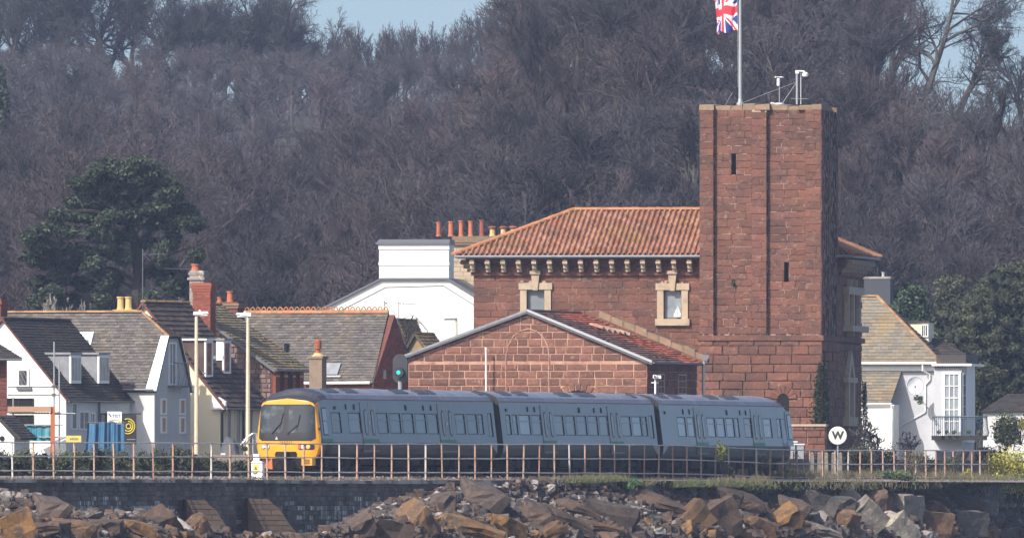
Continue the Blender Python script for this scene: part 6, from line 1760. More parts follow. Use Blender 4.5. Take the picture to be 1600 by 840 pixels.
# satellite dish
q = P(1430, 602, 953.9)
t = thing('satellite_dish', 'round white satellite dish fixed to the white house wall', 'satellite dish', q)
g = MB(); n = 20; c0 = len(g.v); g.v.append((0, 0.10, 0))
for ring in (1, 2, 3, 4):
    r = .42 * ring / 4
    for j in range(n): g.v.append((r * cos(2 * pi * j / n), .10 - .14 * (ring / 4) ** 2, r * 1.1 * sin(2 * pi * j / n)))
for j in range(n): g.f.append((0, 1 + j, 1 + (j + 1) % n)); g.m.append(0)
for ring in range(3):
    for j in range(n): a = 1 + ring * n; g.f.append((a + j, a + n + j, a + n + (j + 1) % n, a + (j + 1) % n)); g.m.append(0)
g.build('reflector', M['whitep'], t, smooth=True)
g = MB(); g.tube([(0, -.02, -.44), (.0, -.35, -.35), (0, -.42, -.05)], .02, 5); g.build('feed_arm', M['gutter'], t)
g = MB(); g.lathe((0, -.45, -.05), [(.06, 0), (.05, .12)], 8, axis=(0, 1, 0)); g.build('receiver', M['gutter'], t)
g = MB(); g.tube([(0, .1, 0), (.1, .3, -.4), (.15, 1.3, -.5)], .035, 5); g.build('mount', M['gutter'], t)
g = MB(); g.tube([(.43 * cos(2 * pi * j / 20), -.045, .473 * sin(2 * pi * j / 20)) for j in range(21)], .012, 4); g.build('dish_rim', M['lead'], t)
plant_clump('hanging_basket', 'hanging basket of plants under the satellite dish', 'hanging basket', P(1433, 624, 953.4), (.34, .3, .28), 260, .06, M['ivy'], stem=False, clumps=5)
# pots and plants on the balcony
for i, (px, w) in enumerate(((1468, .16), (1480, .12), (1492, .2), (1515, .2), (1531, .18))):
    q = P(px, 676, 952.8); plant_clump('potted_plant', ('small plant at the left end of the balcony', 'small plant before the tall bay window', 'bushy plant at the middle of the balcony', 'dark plant behind the balcony railing bend', 'plant at the rounded right end of the balcony')[i], 'plant', (q.x, q.y, q.z), (w, w, .2), 130, .045, M['ivy'] if i % 2 else M['shrub'], stem=False, clumps=3)
# small buildings behind the right bushes
f_ = Fr(1600, 985, 5); t = f_.root('low_white_building', 'low white building with grey roof half hidden at the right edge', 'building')
u0 = f_.U(1536); g = MB(); g.box(u0, 1.5, 0, 5, -.3, f_.Z(640)); g.build('wall', M['white_s'], t)
roof(t, (u0 - .1, -.2, f_.Z(642)), (1.6, -.2, f_.Z(640)), (1.6, 2.5, f_.Z(614)), (u0 + 1.2, 2.5, f_.Z(614)), (.3, .2), M['slate_d'], t=.1)
window(t, f_.front(0), f_.U(1556), f_.U(1566), f_.Z(668), f_.Z(656), M['trim'], M['glass'], 2, 1, .05)
g = MB(); g.box(f_.U(1583), 1.3, -1.6, -1, -.3, f_.Z(684)); g.build('garden_wall', M['white_s'], t)

# ---------------------------------------------------------------- street and railway furniture
def lamp(px, pyt, Y, side, label):
    q = P(px, 760, Y); q.z = GZ; s = Y / F; h = (HY - pyt) * s - GZ
    t = thing('lamp_post', label, 'street lamp', q, 0, 'tall lamp posts by the platform')
    g = MB(); g.tube([(0, 0, -.2), (0, 0, h * .45), (0, 0, h - .05)], [.115, .10, .075], 8); g.build('column', M['lampcol'], t)
    g = MB(); d = side
    g.hexa([(-.14 * d, -.14, h - .10), (.56 * d, -.12, h - .02), (.56 * d, .12, h - .02), (-.14 * d, .14, h - .10), (-.14 * d, -.12, h + .04), (.50 * d, -.10, h + .07), (.50 * d, .10, h + .07), (-.14 * d, .12, h + .06)])
    g.build('lantern', M['whitep'], t)
    g = MB(); g.box(min(.0, .50 * d), max(.0, .50 * d), -.09, .09, h - .13, h - .07); g.build('lens', M['lens'], t)
    g = MB(); g.lathe((.15 * d, 0, h + .04), [(.05, 0), (.05, .07), (.02, .1)], 8); g.build('photocell', M['whitep'], t)
    return t
lamp(307, 488, 822, 1, 'cream lamp post with its lantern pointing right, before the cream gable')
lamp(387.5, 490, 818, -1, 'cream lamp post with its lantern pointing left, beside the train cab')
q = P(713, 700, 935); q.z = GZ; s = 935 / F
t = thing('lamp_post', 'short armed lamp post against the white building, behind the stone gable', 'street lamp', q)
h = (HY - 498) * s - GZ
g = MB(); g.tube([(0, 0, 0), (0, 0, h)], [.09, .06], 6); g.build('column', M['lampcol'], t)
g = MB(); g.hexa([(-.66, -.1, h - .05), (.06, -.1, h - .05), (.06, .1, h - .05), (-.66, .1, h - .05), (-.60, -.08, h + .05), (.06, -.08, h + .07), (.06, .08, h + .07), (-.60, .08, h + .05)]); g.build('lantern', M['gutter'], t)
# aerials
def aerial(px, pyt, pyb, Y, arms, label, r=.022):
    q = P(px, pyb, Y); s = Y / F; h = (pyb - pyt) * s
    t = thing('television_aerial', label, 'aerial', q)
    g = MB(); g.tube([(0, 0, -.3), (0, 0, h)], r, 5); g.build('mast', M['gutter'], t)
    for (x0, y0, x1, y1) in arms:
        g = MB(); g.tube([((x0 - px) * s, -.03, (pyb - y0) * s), ((x1 - px) * s, -.05, (pyb - y1) * s)], .014, 4); g.build('aerial_rod', M['gutter'], t)
    return t
aerial(223, 388, 488, 849, [(223, 397, 261, 396), (226, 397, 232, 387), (227, 399, 234, 407), (229, 395, 234, 391), (240, 394, 240, 399), (248, 394, 248, 399), (255, 394, 255, 398)], 'tall television aerial above the slate roof, in front of the pine')
aerial(280, 463, 482, 861, [(276, 475, 300, 476), (283, 464, 288, 489), (281, 469, 288, 467), (280, 478, 287, 476), (281, 485, 289, 483)], 'small slanted aerial left of the red brick chimney')
aerial(601, 469, 495, 900, [(598, 470, 604, 474), (600, 476, 605, 471), (603, 472, 620, 493)], 'thin aerial over the crested ridge, cable running down right')
aerial(622, 471, 497, 902, [(622, 473, 655, 475), (625, 471, 625, 476), (630, 472, 630, 476), (618, 496, 634, 497)], 'long armed aerial against the white wall')
aerial(298, 418.5, 420, 862, [(257, 419, 298, 419.5)], 'thin horizontal aerial sticking out beside the white chimney', .01)

# scaffold at the left
q = P(82, 700, 836); q.z = GZ; s = 836 / F
t = thing('scaffold', 'steel tube scaffold with orange post before the white cottage', 'scaffold', q)
X = lambda px: (px - 82) * s
Zs = lambda py: (HY - py) * s - GZ
for px, pt, dy in ((20.5, 620, 0), (84.5, 533, 0), (91.5, 566, 1.2)):
    g = MB(); g.tube([(X(px), dy, -.2), (X(px), dy, Zs(pt))], .035, 6); g.build('standard', M['galv'], t)
for (x0, x1, py, dy, m_) in ((12, 92, 603.5, -.06, 'gutter'), (12, 92, 616, -.06, 'gutter'), (14, 118, 645, -.06, 'galv'), (20, 98, 663, -.06, 'galv'), (60, 98, 682, -.06, 'galv'), (84, 118, 645.5, .3, 'gutter')):
    g = MB(); g.tube([(X(x0), dy, Zs(py)), (X(x1), dy, Zs(py))], .032, 6); g.build('ledger', M[m_], t)
for px, py in ((84, 603), (84, 616), (91, 645), (84, 645)):
    g = MB(); g.box(X(px) - .09, X(px) + .09, -.14, .04, Zs(py) - .07, Zs(py) + .07); g.build('coupler', M['gutter'], t)
g = MB(); g.box(X(79), X(86), -.22, -.07, -.2, Zs(634)); g.build('orange_post', M['wood_o'], t)
g = MB(); g.box(X(12), X(80), -.30, -.23, Zs(642.5), Zs(634)); g.build('board', M['wood_p'], t)
g = MB()
for i in range(13): g.box(X(20 + i * 4.4), X(23 + i * 4.4), -.2, .9, Zs(644.5), Zs(643)); 
g.build('deck_boards', M['yellow_s'], t, kind='stuff')
g = MB()
for i in range(20):
    x0, x1 = X(20 + i * 3.1), X(20 + (i + 1) * 3.1); g.quad((x0, .02 + .04 * sin(i * 1.7), Zs(688)), (x1, .02 + .04 * sin((i + 1) * 1.7), Zs(688)), (x1, .02 + .03 * sin((i + 1) * 1.3), Zs(664)), (x0, .02 + .03 * sin(i * 1.3), Zs(664)))
g.build('teal_netting', M['teal'], t)
# yellow board sign
q = P(115, 700, 815); q.z = GZ; s = 815 / F
t = thing('yellow_sign', 'small yellow board sign on a post above the hedge', 'sign', q)
g = MB(); g.tube([(-.0, .05, 0), (0, .05, (HY - 685) * s - GZ)], .03, 5); g.build('post', M['galv'], t)
zs_ = (HY - 689.5) * s - GZ; g = MB(); g.box(-.34, .34, -.02, .02, zs_, zs_ + .29); g.build('board', M['yellow_s'], t)
def text(parent, body, size, loc, m, name='lettering', bold=0.0, sx=1.0):
    fc = bpy.data.curves.new(name + '_text', 'FONT'); fc.body = body; fc.size = size; fc.align_x = 'CENTER'; fc.align_y = 'CENTER'; fc.extrude = .004; fc.offset = bold
    tmp = bpy.data.objects.new('tmp_text', fc); COL.objects.link(tmp)
    me = bpy.data.meshes.new_from_object(tmp); bpy.data.objects.remove(tmp)
    me.materials.clear(); me.materials.append(m)
    o = bpy.data.objects.new(name, me); COL.objects.link(o); o.parent = parent; o.location = loc; o.rotation_euler = (pi / 2, 0, 0); o.scale = (sx, 1, 1)
    return o
text(t, 'AREA', .17, (.02, -.03, zs_ + .14), M['gutter'])
# blue netting round the yard
q = P(136, 700, 822); q.z = GZ; s = 822 / F; X2 = lambda px: (px - 136) * s; Z2 = lambda py: (HY - py) * s - GZ
t = thing('blue_netting_screen', 'blue debris netting stretched on poles before the cottage', 'netting', q)
g = MB(); n = 30
for i in range(n):
    f0, f1 = i / n, (i + 1) / n; yy = lambda f: .10 * sin(f * 23) + .05 * sin(f * 51)
    xt = lambda f: X2(137 + 57 * f); xb = lambda f: X2(134 + 61 * f)
    g.quad((xb(f0), yy(f0) - .2, Z2(704)), (xb(f1), yy(f1) - .2, Z2(704)), (xt(f1), yy(f1), Z2(660 + 1.2 * sin(f1 * 9))), (xt(f0), yy(f0), Z2(660 + 1.2 * sin(f0 * 9))))
g.build('netting', M['blue'], t)
for px in (138, 160, 178, 194):
    g = MB(); g.tube([(X2(px), .12, -.2), (X2(px), .12, Z2(659))], .03, 5); g.build('pole', M['gutter'], t)
g = MB(); g.tube([(X2(136), .1, Z2(659.5)), (X2(196), .1, Z2(659.5))], .028, 5); g.build('top_rail', M['gutter'], t)
# white banner
q = P(179, 700, 826); q.z = GZ; s = 826 / F; t = thing('white_banner', 'white banner with blue and yellow lettering above the blue netting', 'banner', q)
z0, z1 = (HY - 661) * s - GZ, (HY - 642) * s - GZ
g = MB(); g.box(-.33, .33, 0, .02, z0, z1); g.build('sheet', M['trim'], t)
for x in (-.3, .3): g = MB(); g.tube([(x, .05, 0), (x, .05, z1)], .02, 5); g.build('pole', M['gutter'], t)
M['bn_b'] = mat('banner_blue_print', (.04, .09, .30), .7)
text(t, 'TIST', .21, (.08, -.012, z0 + .35), M['bn_b'])
g = MB(); g.tube([(-.28, -.01, z0 + .14), (0, -.01, z0 + .20), (.28, -.01, z0 + .12)], .022, 4); g.build('yellow_swoosh', M['banner_y'], t)
g = MB(); g.tube([(-.30, -.01, z0 + .06), (-.1, -.01, z0 + .10), (.05, -.01, z0 + .03)], .028, 4); g.tube([(-.28, -.01, z0 + .48), (-.16, -.01, z0 + .33)], .028, 4); g.build('blue_swoosh', M['bn_b'], t)
# black banner with yellow ring emblem
q = P(203, 700, 832); q.z = GZ; s = 832 / F; t = thing('black_banner', 'black banner printed with a yellow ringed circle emblem', 'banner', q)
z0, z1 = (HY - 693) * s - GZ, (HY - 647) * s - GZ
g = MB(); g.box(-.32, .30, 0, .03, z0, z1); g.build('sheet', M['banner_k'], t)
g = MB(); g.tube([(-.38, .03, z1 + .03), (.52, .03, z1 + .05)], .03, 5); g.tube([(-.36, .05, 0), (-.36, .05, z1)], .03, 5); g.build('frame', M['black'], t)
zc = (HY - 665) * s - GZ; cx = -.10
for r, a0, a1, cxo in ((.33, -2.1, 2.0, 0), (.22, -2.6, 1.6, .02), (.11, 0, 6.28, .04), (.27, -.9, -.2, -.05)):
    g = MB(); pts = [Vector((cx + cxo + r * cos(a0 + (a1 - a0) * k / 18), -.01, zc + r * 1.05 * sin(a0 + (a1 - a0) * k / 18))) for k in range(19)]
    pts = [p for p in pts if p.x > -.31]
    g.tube(pts, .026, 4); g.build('ring_emblem', M['banner_y'], t)
for k, (w, x) in enumerate(((.40, .06), (.16, -.12))):
    g = MB(); g.box(x - w / 2, x + w / 2, -.012, 0, zc - .62 - .14 * k, zc - .59 - .14 * k); g.build('small_print', M['banner_y'] if k else M['galv'], t)
# covered boat or car under a grey sheet
q = P(362, 712, 806); q.z = GZ; t = thing('covered_vehicle', 'vehicle under a grey tarpaulin behind the hedge, left of the cab', 'covered vehicle', q, radians(8))
g = MB(); nx, ny = 26, 12; s = 806 / F
prof = [(-28, 0), (-24, 12), (-17, 24), (-8, 34), (2, 33), (9, 26), (18, 23), (26, 18), (29, 0)]
for j in range(ny + 1):
    v = j / ny; k = sin(pi * min(1, max(0, v * .9 + .05))) ** .35
    for i in range(nx + 1):
        x = -28 + 57 * i / nx; h = interp(x, prof) * s * k * 1.95; w = noise.noise(Vector((x * .12, v * 3, 1))) * .10
        g.v.append((x * s, -.9 + 1.8 * v + w * .5, max(0, h + w)))
for j in range(ny):
    for i in range(nx):
        a = j * (nx + 1) + i; g.f.append((a, a + 1, a + nx + 2, a + nx + 1)); g.m.append(0)
g.build('tarpaulin', M['tarp'], t, smooth=False)
g = MB(); g.box(-.62, -.42, -1.05, -.98, 1.0, 1.16); g.build('number_plate', M['trim'], t)
# handrail of the foot crossing by the cab
q = P(385, 740, 803); q.z = GZ; s = 803 / F; t = thing('handrail', 'pale grey handrail sloping up towards the train cab', 'handrail', q)
g = MB(); zz = lambda py: (HY - py) * s - GZ
g.tube([(-.25, 0, zz(694)), (.08, 0, zz(681)), (.30, 0, zz(676)), (.45, 0, zz(676)), (.46, 0, zz(690))], .04, 6); g.build('rail', M['galv'], t)
g = MB(); g.tube([(-.12, .1, zz(697)), (.2, .1, zz(682)), (.4, .1, zz(681))], .03, 6); g.build('rail', M['galv'], t)
for x in (-.1, .3): g = MB(); g.tube([(x, 0, 0), (x, 0, zz(684))], .035, 6); g.build('post', M['galv'], t)
# white equipment cabinet by the nose
q = P(403, 746, 785); q.z = GZ; s = 785 / F; t = thing('equipment_cabinet', 'small white trackside cabinet with yellow warning label before the cab', 'cabinet', q, radians(-14))
g = MB(); h = (HY - 722) * s - GZ; g.box(-.25, .25, -.2, .2, -.1, h); g.build('case', M['trim'], t)
g = MB(); g.hexa([(-.27, -.24, h), (.27, -.24, h), (.27, .24, h), (-.27, .24, h), (-.20, -.2, h + .07), (.20, -.2, h + .07), (.20, .2, h + .07), (-.20, .2, h + .07)]); g.build('lid', M['galv'], t)
g = MB(); h2 = (HY - 708) * s - GZ; g.box(-.22, .06, .0, .2, h + .07, h2); g.build('upper_case', M['trim'], t)
g = MB(); g.box(-.16, .08, -.215, -.2, h - .36, h - .06); lb = g.build('warning_label', M['yellow_s'], t)
g = MB(); g.poly([(-.12, -.216, h - .30), (.04, -.216, h - .30), (-.04, -.216, h - .12)], (0, -.006, 0)); g.build('triangle', M['gutter'], lb)
g = MB(); g.tube([(-.18, -.22, h - .42), (-.1, -.25, h - .46), (.02, -.22, h - .43)], .02, 4); g.build('handle', M['gutter'], t)
# W board
q = P(1309, 745, fenceY(1309) - .9); q.z = GZ; s = q.y / F; t = thing('whistle_board', 'round cream whistle board lettered W on a post by the tower foot', 'sign', q)
zc = (HY - 679.5) * s - GZ; g = MB(); g.lathe((0, .03, zc), [(.44, 0), (.44, .03), (.42, .045)], 28, axis=(0, -1, 0)); g.build('disc', M['signw'], t)
g = MB(); g.lathe((0, .04, zc), [(.455, 0), (.455, .03)], 28, axis=(0, -1, 0)); g.build('rim', M['rk_conc'], t)
g = MB(); g.tube([(0, .10, -.2), (0, .10, zc + .2)], .045, 6); g.build('post', M['galv'], t)
M['ink'] = mat('sign_lettering', (.035, .045, .05), .6)
text(t, 'W', .52, (0, -.028, zc), M['ink'], 'letter', .022, 1.0)
# relay cabinets and palisade fence near the tower base
for i, (px, w, pt) in enumerate(((1240, .30, 690), (1249, .42, 694))):
    q = P(px, 740, 880); q.z = GZ; h = (HY - pt) * 880 / F - GZ
    t = thing('relay_cabinet', 'pale grey relay cabinet behind the last carriage, ' + ('taller with a box on top' if i == 0 else 'lower and wider'), 'cabinet', q, 0, 'relay cabinets')
    g = MB(); g.box(-w / 2, w / 2, -.25, .25, 0, h); g.build('case', M['galv'], t); g = MB(); g.box(-w / 2 - .05, w / 2 + .05, -.3, .3, h, h + .06); g.build('lid', M['whitep'], t)
t = thing('palisade_fence', 'black iron palings between the rear carriage and the tower', 'fence', Vector((P(1240, 740, 878).x, 878, GZ)))
q0 = P(1240, 740, 878); q1 = P(1292, 740, 890); d = Vector((q1.x - q0.x, 12, 0)); hp_ = (HY - 703) * 880 / F - GZ
for i in range(20):
    p = d * (i / 19); g = MB(); g.tube([p, p + Vector((0, 0, hp_ * .94)), p + Vector((0, 0, hp_))], [.03, .03, .004], 4); g.build('paling', M['black'], t)
for z in (.25, hp_ - .25): g = MB(); g.tube([Vector((0, 0, z)), d + Vector((0, 0, z))], .025, 4); g.build('rail', M['black'], t)
for i in range(5):
    q = P(1269 + i * 11, 740, fenceY(1270) + 6); q.z = GZ
    t = thing('concrete_post', 'weathered pale post behind the railing, ' + ('leftmost', 'second from the left', 'middle one', 'second from the right', 'rightmost')[i] + ' of five at the tower foot', 'post', q, 0, 'pale posts at the tower foot')
    g = MB(); h = (HY - 708) * q.y / F - GZ; g.hexa([(-.1, -.1, -.1), (.1, -.1, -.1), (.1, .1, -.1), (-.1, .1, -.1), (-.085, -.085, h), (.085, -.085, h), (.085, .085, h), (-.085, .085, h)]); g.build('shaft', M['rk_conc'], t)
    g = MB(); g.hexa([(-.1, -.1, h), (.1, -.1, h), (.1, .1, h), (-.1, .1, h), (-.02, -.02, h + .08), (.02, -.02, h + .08), (.02, .02, h + .08), (-.02, .02, h + .08)]); g.build('cap', M['rk_conc'], t)
# low plinth wall before the tower foot
f_ = Fr(1290, 893, 12); t = f_.root('plinth_wall', 'low sandstone wall with pale coping at the tower foot', 'wall')
u0 = f_.U(1238); g = MB(); g.box(u0, 0, 0, .5, -.3, f_.Z(665)); g.build('core', M['mortar'], t)
clad(cells(-.2, f_.Z(666), .34, lambda z: (u0, 0), .4, .9, RNG, .03), f_.front(0), M['stone'], t, 'stone', .05, True, budget=[60])
g = MB(); g.box(u0 - .05, .05, -.08, .55, f_.Z(665), f_.Z(661.5)); g.build('coping', M['cream'], t)
# ---------------------------------------------------------------- rock armour
def rock_mesh(seed, flat=1.0, boxy=0.0):
    rng = random.Random(seed)
    import bmesh
    bm = bmesh.new()
    if boxy:
        for x in (-1, 1):
            for y in (-1, 1):
                for z in (-1, 1):
                    j = lambda: rng.uniform(-.16, .16) * boxy
                    bm.verts.new((x * .5 + j(), y * .5 + j(), z * .5 * flat + j()))
                    if rng.random() < .35: bm.verts.new((x * .5 * rng.uniform(.2, .8), y * .54, z * .5 * flat))
    else:
        for _ in range(rng.randint(9, 14)):
            u = Vector((rng.gauss(0, 1), rng.gauss(0, 1), rng.gauss(0, 1))).normalized() * rng.uniform(.42, .60)
            bm.verts.new((u.x * 1.15, u.y, u.z * flat))
    r = bmesh.ops.convex_hull(bm, input=bm.verts)
    junk = [v for v in bm.verts if not v.link_faces]
    bmesh.ops.delete(bm, geom=junk, context='VERTS')
    bmesh.ops.dissolve_limit(bm, angle_limit=radians(9), verts=bm.verts, edges=bm.edges)
    bmesh.ops.triangulate(bm, faces=bm.faces[:])
    bmesh.ops.subdivide_edges(bm, edges=[e for e in bm.edges if e.calc_length() > .35], cuts=2, use_grid_fill=True)
    bm.normal_update()
    for v in bm.verts:
        k = noise.noise(v.co * 3.2 + Vector((seed, 0, 0))); v.co += v.normal * k * .16 + Vector((rng.uniform(-.03, .03), rng.uniform(-.03, .03), rng.uniform(-.03, .03)))
    bmesh.ops.smooth_vert(bm, verts=bm.verts[:], factor=.35 if not boxy else .12, use_axis_x=True, use_axis_y=True, use_axis_z=True)
    me = bpy.data.meshes.new('boulder'); bm.to_mesh(me); bm.free()
    return me
ROCKS = [rock_mesh(i, (1, .75, .55, .9)[i % 4]) for i in range(10)] + [rock_mesh(100 + i, (.9, .6, .5)[i % 3], 1.0) for i in range(6)] + [rock_mesh(200, 1, .25), rock_mesh(201, .8, .25)]
_rk = {}
def rock(px, py, w, h, m, kind=None, rot=None, dy=0.0, rng=RNG, dep=None):
    """boulder centred on the slope at (px, py), w x h in photograph pixels"""
    low = sstep(755, 845, py)
    q = wall_pt(px, 0); off = lerp(1.3, 7.0, low) + dy
    # stand on the sloping bank: seaward distance grows towards the foot
    q = wall_pt(px, 0, 0.0); k = fenceY(px)
    base = P(px, py, k - off * 2.6)
    idx = rng.randrange(len(ROCKS) - 2) if kind is None else kind
    key = (idx, m)
    if key not in _rk:
        me = ROCKS[idx].copy(); me.materials.clear(); me.materials.append(M[m]); _rk[key] = me
    o = bpy.data.objects.new('boulder', _rk[key]); COL.objects.link(o)
    s = base.y / F
    o.location = base
    o.rotation_euler = rot if rot is not None else (rng.uniform(-.5, .5), rng.uniform(-.45, .45), rng.uniform(0, 6.28))
    ws, hs = w * s, h * s
    o.scale = (ws, (dep or (ws + hs) / 2 * rng.uniform(.8, 1.2)), hs * 1.25)
    return o
LM = [(-40, 'at the left edge'), (40, 'below the small porch'), (85, 'below the scaffold'), (135, 'below the yellow sign'), (180, 'below the blue netting'), (225, 'below the half hipped house'), (275, 'below the curved balcony'), (310, 'below the right pointing lamp post'), (362, 'below the covered vehicle'), (402, 'below the trackside cabinet'), (450, 'below the yellow cab'), (510, 'below the cab side door'), (578, 'below the first pair of train doors'), (640, 'below the railway signal'), (698, 'below the second pair of train doors'), (765, 'below the white pole'), (820, 'below the gable peak'), (858, 'below the third pair of train doors'), (905, 'below the low stone arch'), (962, 'below the fourth pair of train doors'), (1028, 'below the security camera'), (1095, 'below the fifth pair of train doors'), (1140, 'below the climbing yellow green shrub'), (1185, 'below the last train doors'), (1240, 'below the relay cabinets'), (1309, 'below the letter W board'), (1375, 'below the bare bramble'), (1430, 'below the satellite dish'), (1490, 'below the bay window'), (1545, 'below the balcony end'), (1600, 'below the yellow green bush at the right edge')]
placed = []
COLN = {'rk_orange': 'orange', 'rk_brown': 'red brown', 'rk_purple': 'purple brown', 'rk_grey': 'grey', 'rk_pale': 'pale', 'rk_conc': 'light concrete'}
def add_rock(px, py, w, h, m, **k):
    o = rock(px, py, w, h, m, **k); placed.append((px, py, w, h, m, o))
PS = random.Random(41)
# hand placed large blocks (px, py, w, h, material, kind, rotation)
BIG = [
 (1352, 812, 46, 40, 'rk_conc', 16, (.15, .75, .35)), (1400, 830, 50, 42, 'rk_conc', 17, (.1, .70, .5)), (1412, 795, 44, 34, 'rk_conc', 16, (.1, .05, .75)),
 (1507, 816, 60, 28, 'rk_grey', 16, (.08, .04, .6)), (1535, 795, 36, 34, 'rk_conc', 17, (.2, .12, .3)), (1320, 772, 34, 24, 'rk_conc', 17, (.2, .5, .6)),
 (1363, 785, 56, 26, 'rk_brown', 11, (.1, -.25, .2)), (1460, 800, 34, 40, 'rk_brown', 12, (.2, .5, .4)), (1490, 764, 40, 22, 'rk_brown', 14, (.2, .1, .2)),
 (1450, 776, 60, 26, 'rk_purple', 12, (.1, .42, .2)), (1500, 784, 66, 24, 'rk_purple', 13, (.1, .40, .2)), (1270, 790, 50, 34, 'rk_grey', 10, (.2, .3, .2)),
 (1310, 788, 42, 30, 'rk_grey', 14, (.1, .2, .4)), (1322, 815, 30, 42, 'rk_orange', 15, (.2, .2, .5)), (1240, 800, 48, 40, 'rk_brown', 11, (.1, .45, .1)),
 (1280, 828, 60, 22, 'rk_conc', 12, (.1, .35, .2)), (1225, 812, 44, 30, 'rk_orange', 14, (.2, -.5, .3)), (1450, 818, 52, 30, 'rk_orange', 10, (.2, .1, .3)),
 (1040, 790, 96, 28, 'rk_brown', 12, (.12, .42, .12)), (1080, 812, 50, 32, 'rk_orange', 13, (.1, -.75, .2)), (1130, 778, 46, 36, 'rk_purple', 14, (.2, .4, .2)),
 (1165, 790, 56, 34, 'rk_brown', 11, (.2, .5, .2)), (1120, 812, 44, 40, 'rk_brown', 10, (.1, -.5, .5)), (1185, 822, 46, 32, 'rk_orange', 15, (.1, .4, .2)),
 (880, 812, 86, 30, 'rk_brown', 12, (.1, .48, .15)), (950, 806, 70, 32, 'rk_purple', 13, (.1, .2, .1)), (905, 796, 56, 22, 'rk_brown', 12, (.1, .5, .2)),
 (835, 812, 44, 50, 'rk_brown', 11, (.2, .6, .2)), (860, 832, 40, 26, 'rk_orange', 15, (.1, -.6, .2)), (930, 822, 80, 18, 'rk_orange', 12, (.1, .22, .1)),
 (755, 786, 70, 56, 'rk_purple', 11, (.1, .5, .2)), (690, 788, 34, 40, 'rk_purple', 14, (.1, .12, .2)), (650, 816, 52, 48, 'rk_orange', 11, (.2, -.65, .3)),
 (735, 826, 96, 34, 'rk_orange', 12, (.1, .35, .1)), (790, 822, 52, 36, 'rk_orange', 15, (.1, .4, .4)), (560, 824, 44, 30, 'rk_brown', 14, (.2, -.4, .3)),
 (600, 832, 56, 28, 'rk_brown', 10, (.1, .2, .4)), (715, 774, 24, 20, 'rk_grey', 9, None), (780, 786, 40, 30, 'rk_brown', 3, None),
 (80, 800, 50, 46, 'rk_purple', 11, (.1, .4, .3)), (45, 788, 32, 26, 'rk_brown', 9, None), (20, 826, 50, 34, 'rk_orange', 10, (.1, -.4, .2)),
 (120, 828, 62, 30, 'rk_orange', 11, (.1, .2, .3)), (62, 826, 50, 20, 'rk_brown', 12, (0, .05, .2)), (160, 822, 52, 24, 'rk_brown', 14, (.1, .1, .1)),
 (215, 824, 44, 24, 'rk_orange', 15, (.1, .3, .1)), (310, 824, 34, 34, 'rk_orange', 11, (.1, -.5, .3)), (255, 815, 40, 24, 'rk_brown', 10, None),
 (12, 772, 22, 16, 'rk_pale', 9, None), (32, 776, 20, 16, 'rk_pale', 3, None), (62, 779, 18, 14, 'rk_pale', 5, None), (54, 790, 16, 14, 'rk_pale', 7, None),
 (150, 806, 34, 16, 'rk_pale', 2, None), (215, 806, 30, 16, 'rk_pale', 6, None), (292, 822, 34, 22, 'rk_pale', 4, None), (190, 808, 34, 18, 'rk_purple', 1, None)]
for b in BIG:
    add_rock(b[0], b[1], b[2] * 1.08, b[3] * 1.12, b[4], kind=b[5], rot=b[6], dy=PS.uniform(0, .6), rng=PS)
def zone_top(px): return interp(px, [(0, 768), (70, 776), (100, 800), (270, 806), (285, 826), (480, 838), (530, 822), (590, 792), (640, 776), (700, 764), (800, 758), (840, 752), (1000, 758), (1120, 762), (1250, 766), (1400, 768), (1530, 766), (1545, 798), (1600, 800)])
tries = 0
while len(placed) < 300 and tries < 20000:
    tries += 1
    px = PS.uniform(-15, 1612); t = zone_top(px); py = t + (850 - t) * PS.random() ** .85
    if 350 < px < 500 and PS.random() < .7: continue
    u = sstep(t, 845, py)
    w = PS.uniform(13, 24) * (1 + .8 * u * PS.random())
    if any(abs(px - q[0]) < (w + q[2]) * .27 and abs(py - q[1]) < (w * .7 + q[3]) * .25 for q in placed): continue
    pale = .55 if (590 < px < 1050 and u < .45) or px < 100 and u < .5 else .16
    r = PS.random()
    if r < pale: m = 'rk_pale' if PS.random() < .6 else 'rk_grey'; w *= .8
    elif u > .55 and PS.random() < (.55 if px < 1200 else .3): m = 'rk_orange'
    elif px > 1240 and PS.random() < .5: m = 'rk_grey'
    else: m = 'rk_brown' if PS.random() < .55 else 'rk_purple'
    add_rock(px, py, w, w * PS.uniform(.5, .85), m, rng=PS)
# labels: colour, size, row, landmark; neighbours tell the rest apart
used_l = {}
from collections import defaultdict
buckets = defaultdict(list)
for r in placed:
    px, py, w, h, m, o = r
    lm = min(LM, key=lambda a: abs(a[0] - px))[1]
    size = 'large' if w > 44 else ('medium' if w > 26 else 'small')
    buckets[(size, COLN[m], lm)].append(r)
ORD = ['topmost', 'second from the top', 'third from the top', 'fourth from the top', 'fifth from the top', 'sixth from the top', 'seventh from the top', 'eighth from the top', 'ninth from the top', 'tenth from the top']
for (size, cn, lm), rs in buckets.items():
    rs.sort(key=lambda r: r[1])
    for i, r in enumerate(rs):
        shape = {'rk_conc': 'block'}.get(r[4], 'boulder')
        pos = '' if len(rs) == 1 else (', ' + (('upper one' if i == 0 else 'lower one') if len(rs) == 2 else ORD[min(i, 9)] + ''))
        tag(r[5], f'{size} {cn} {shape} {lm}{pos}', 'boulder', 'boulders of the rock armour')
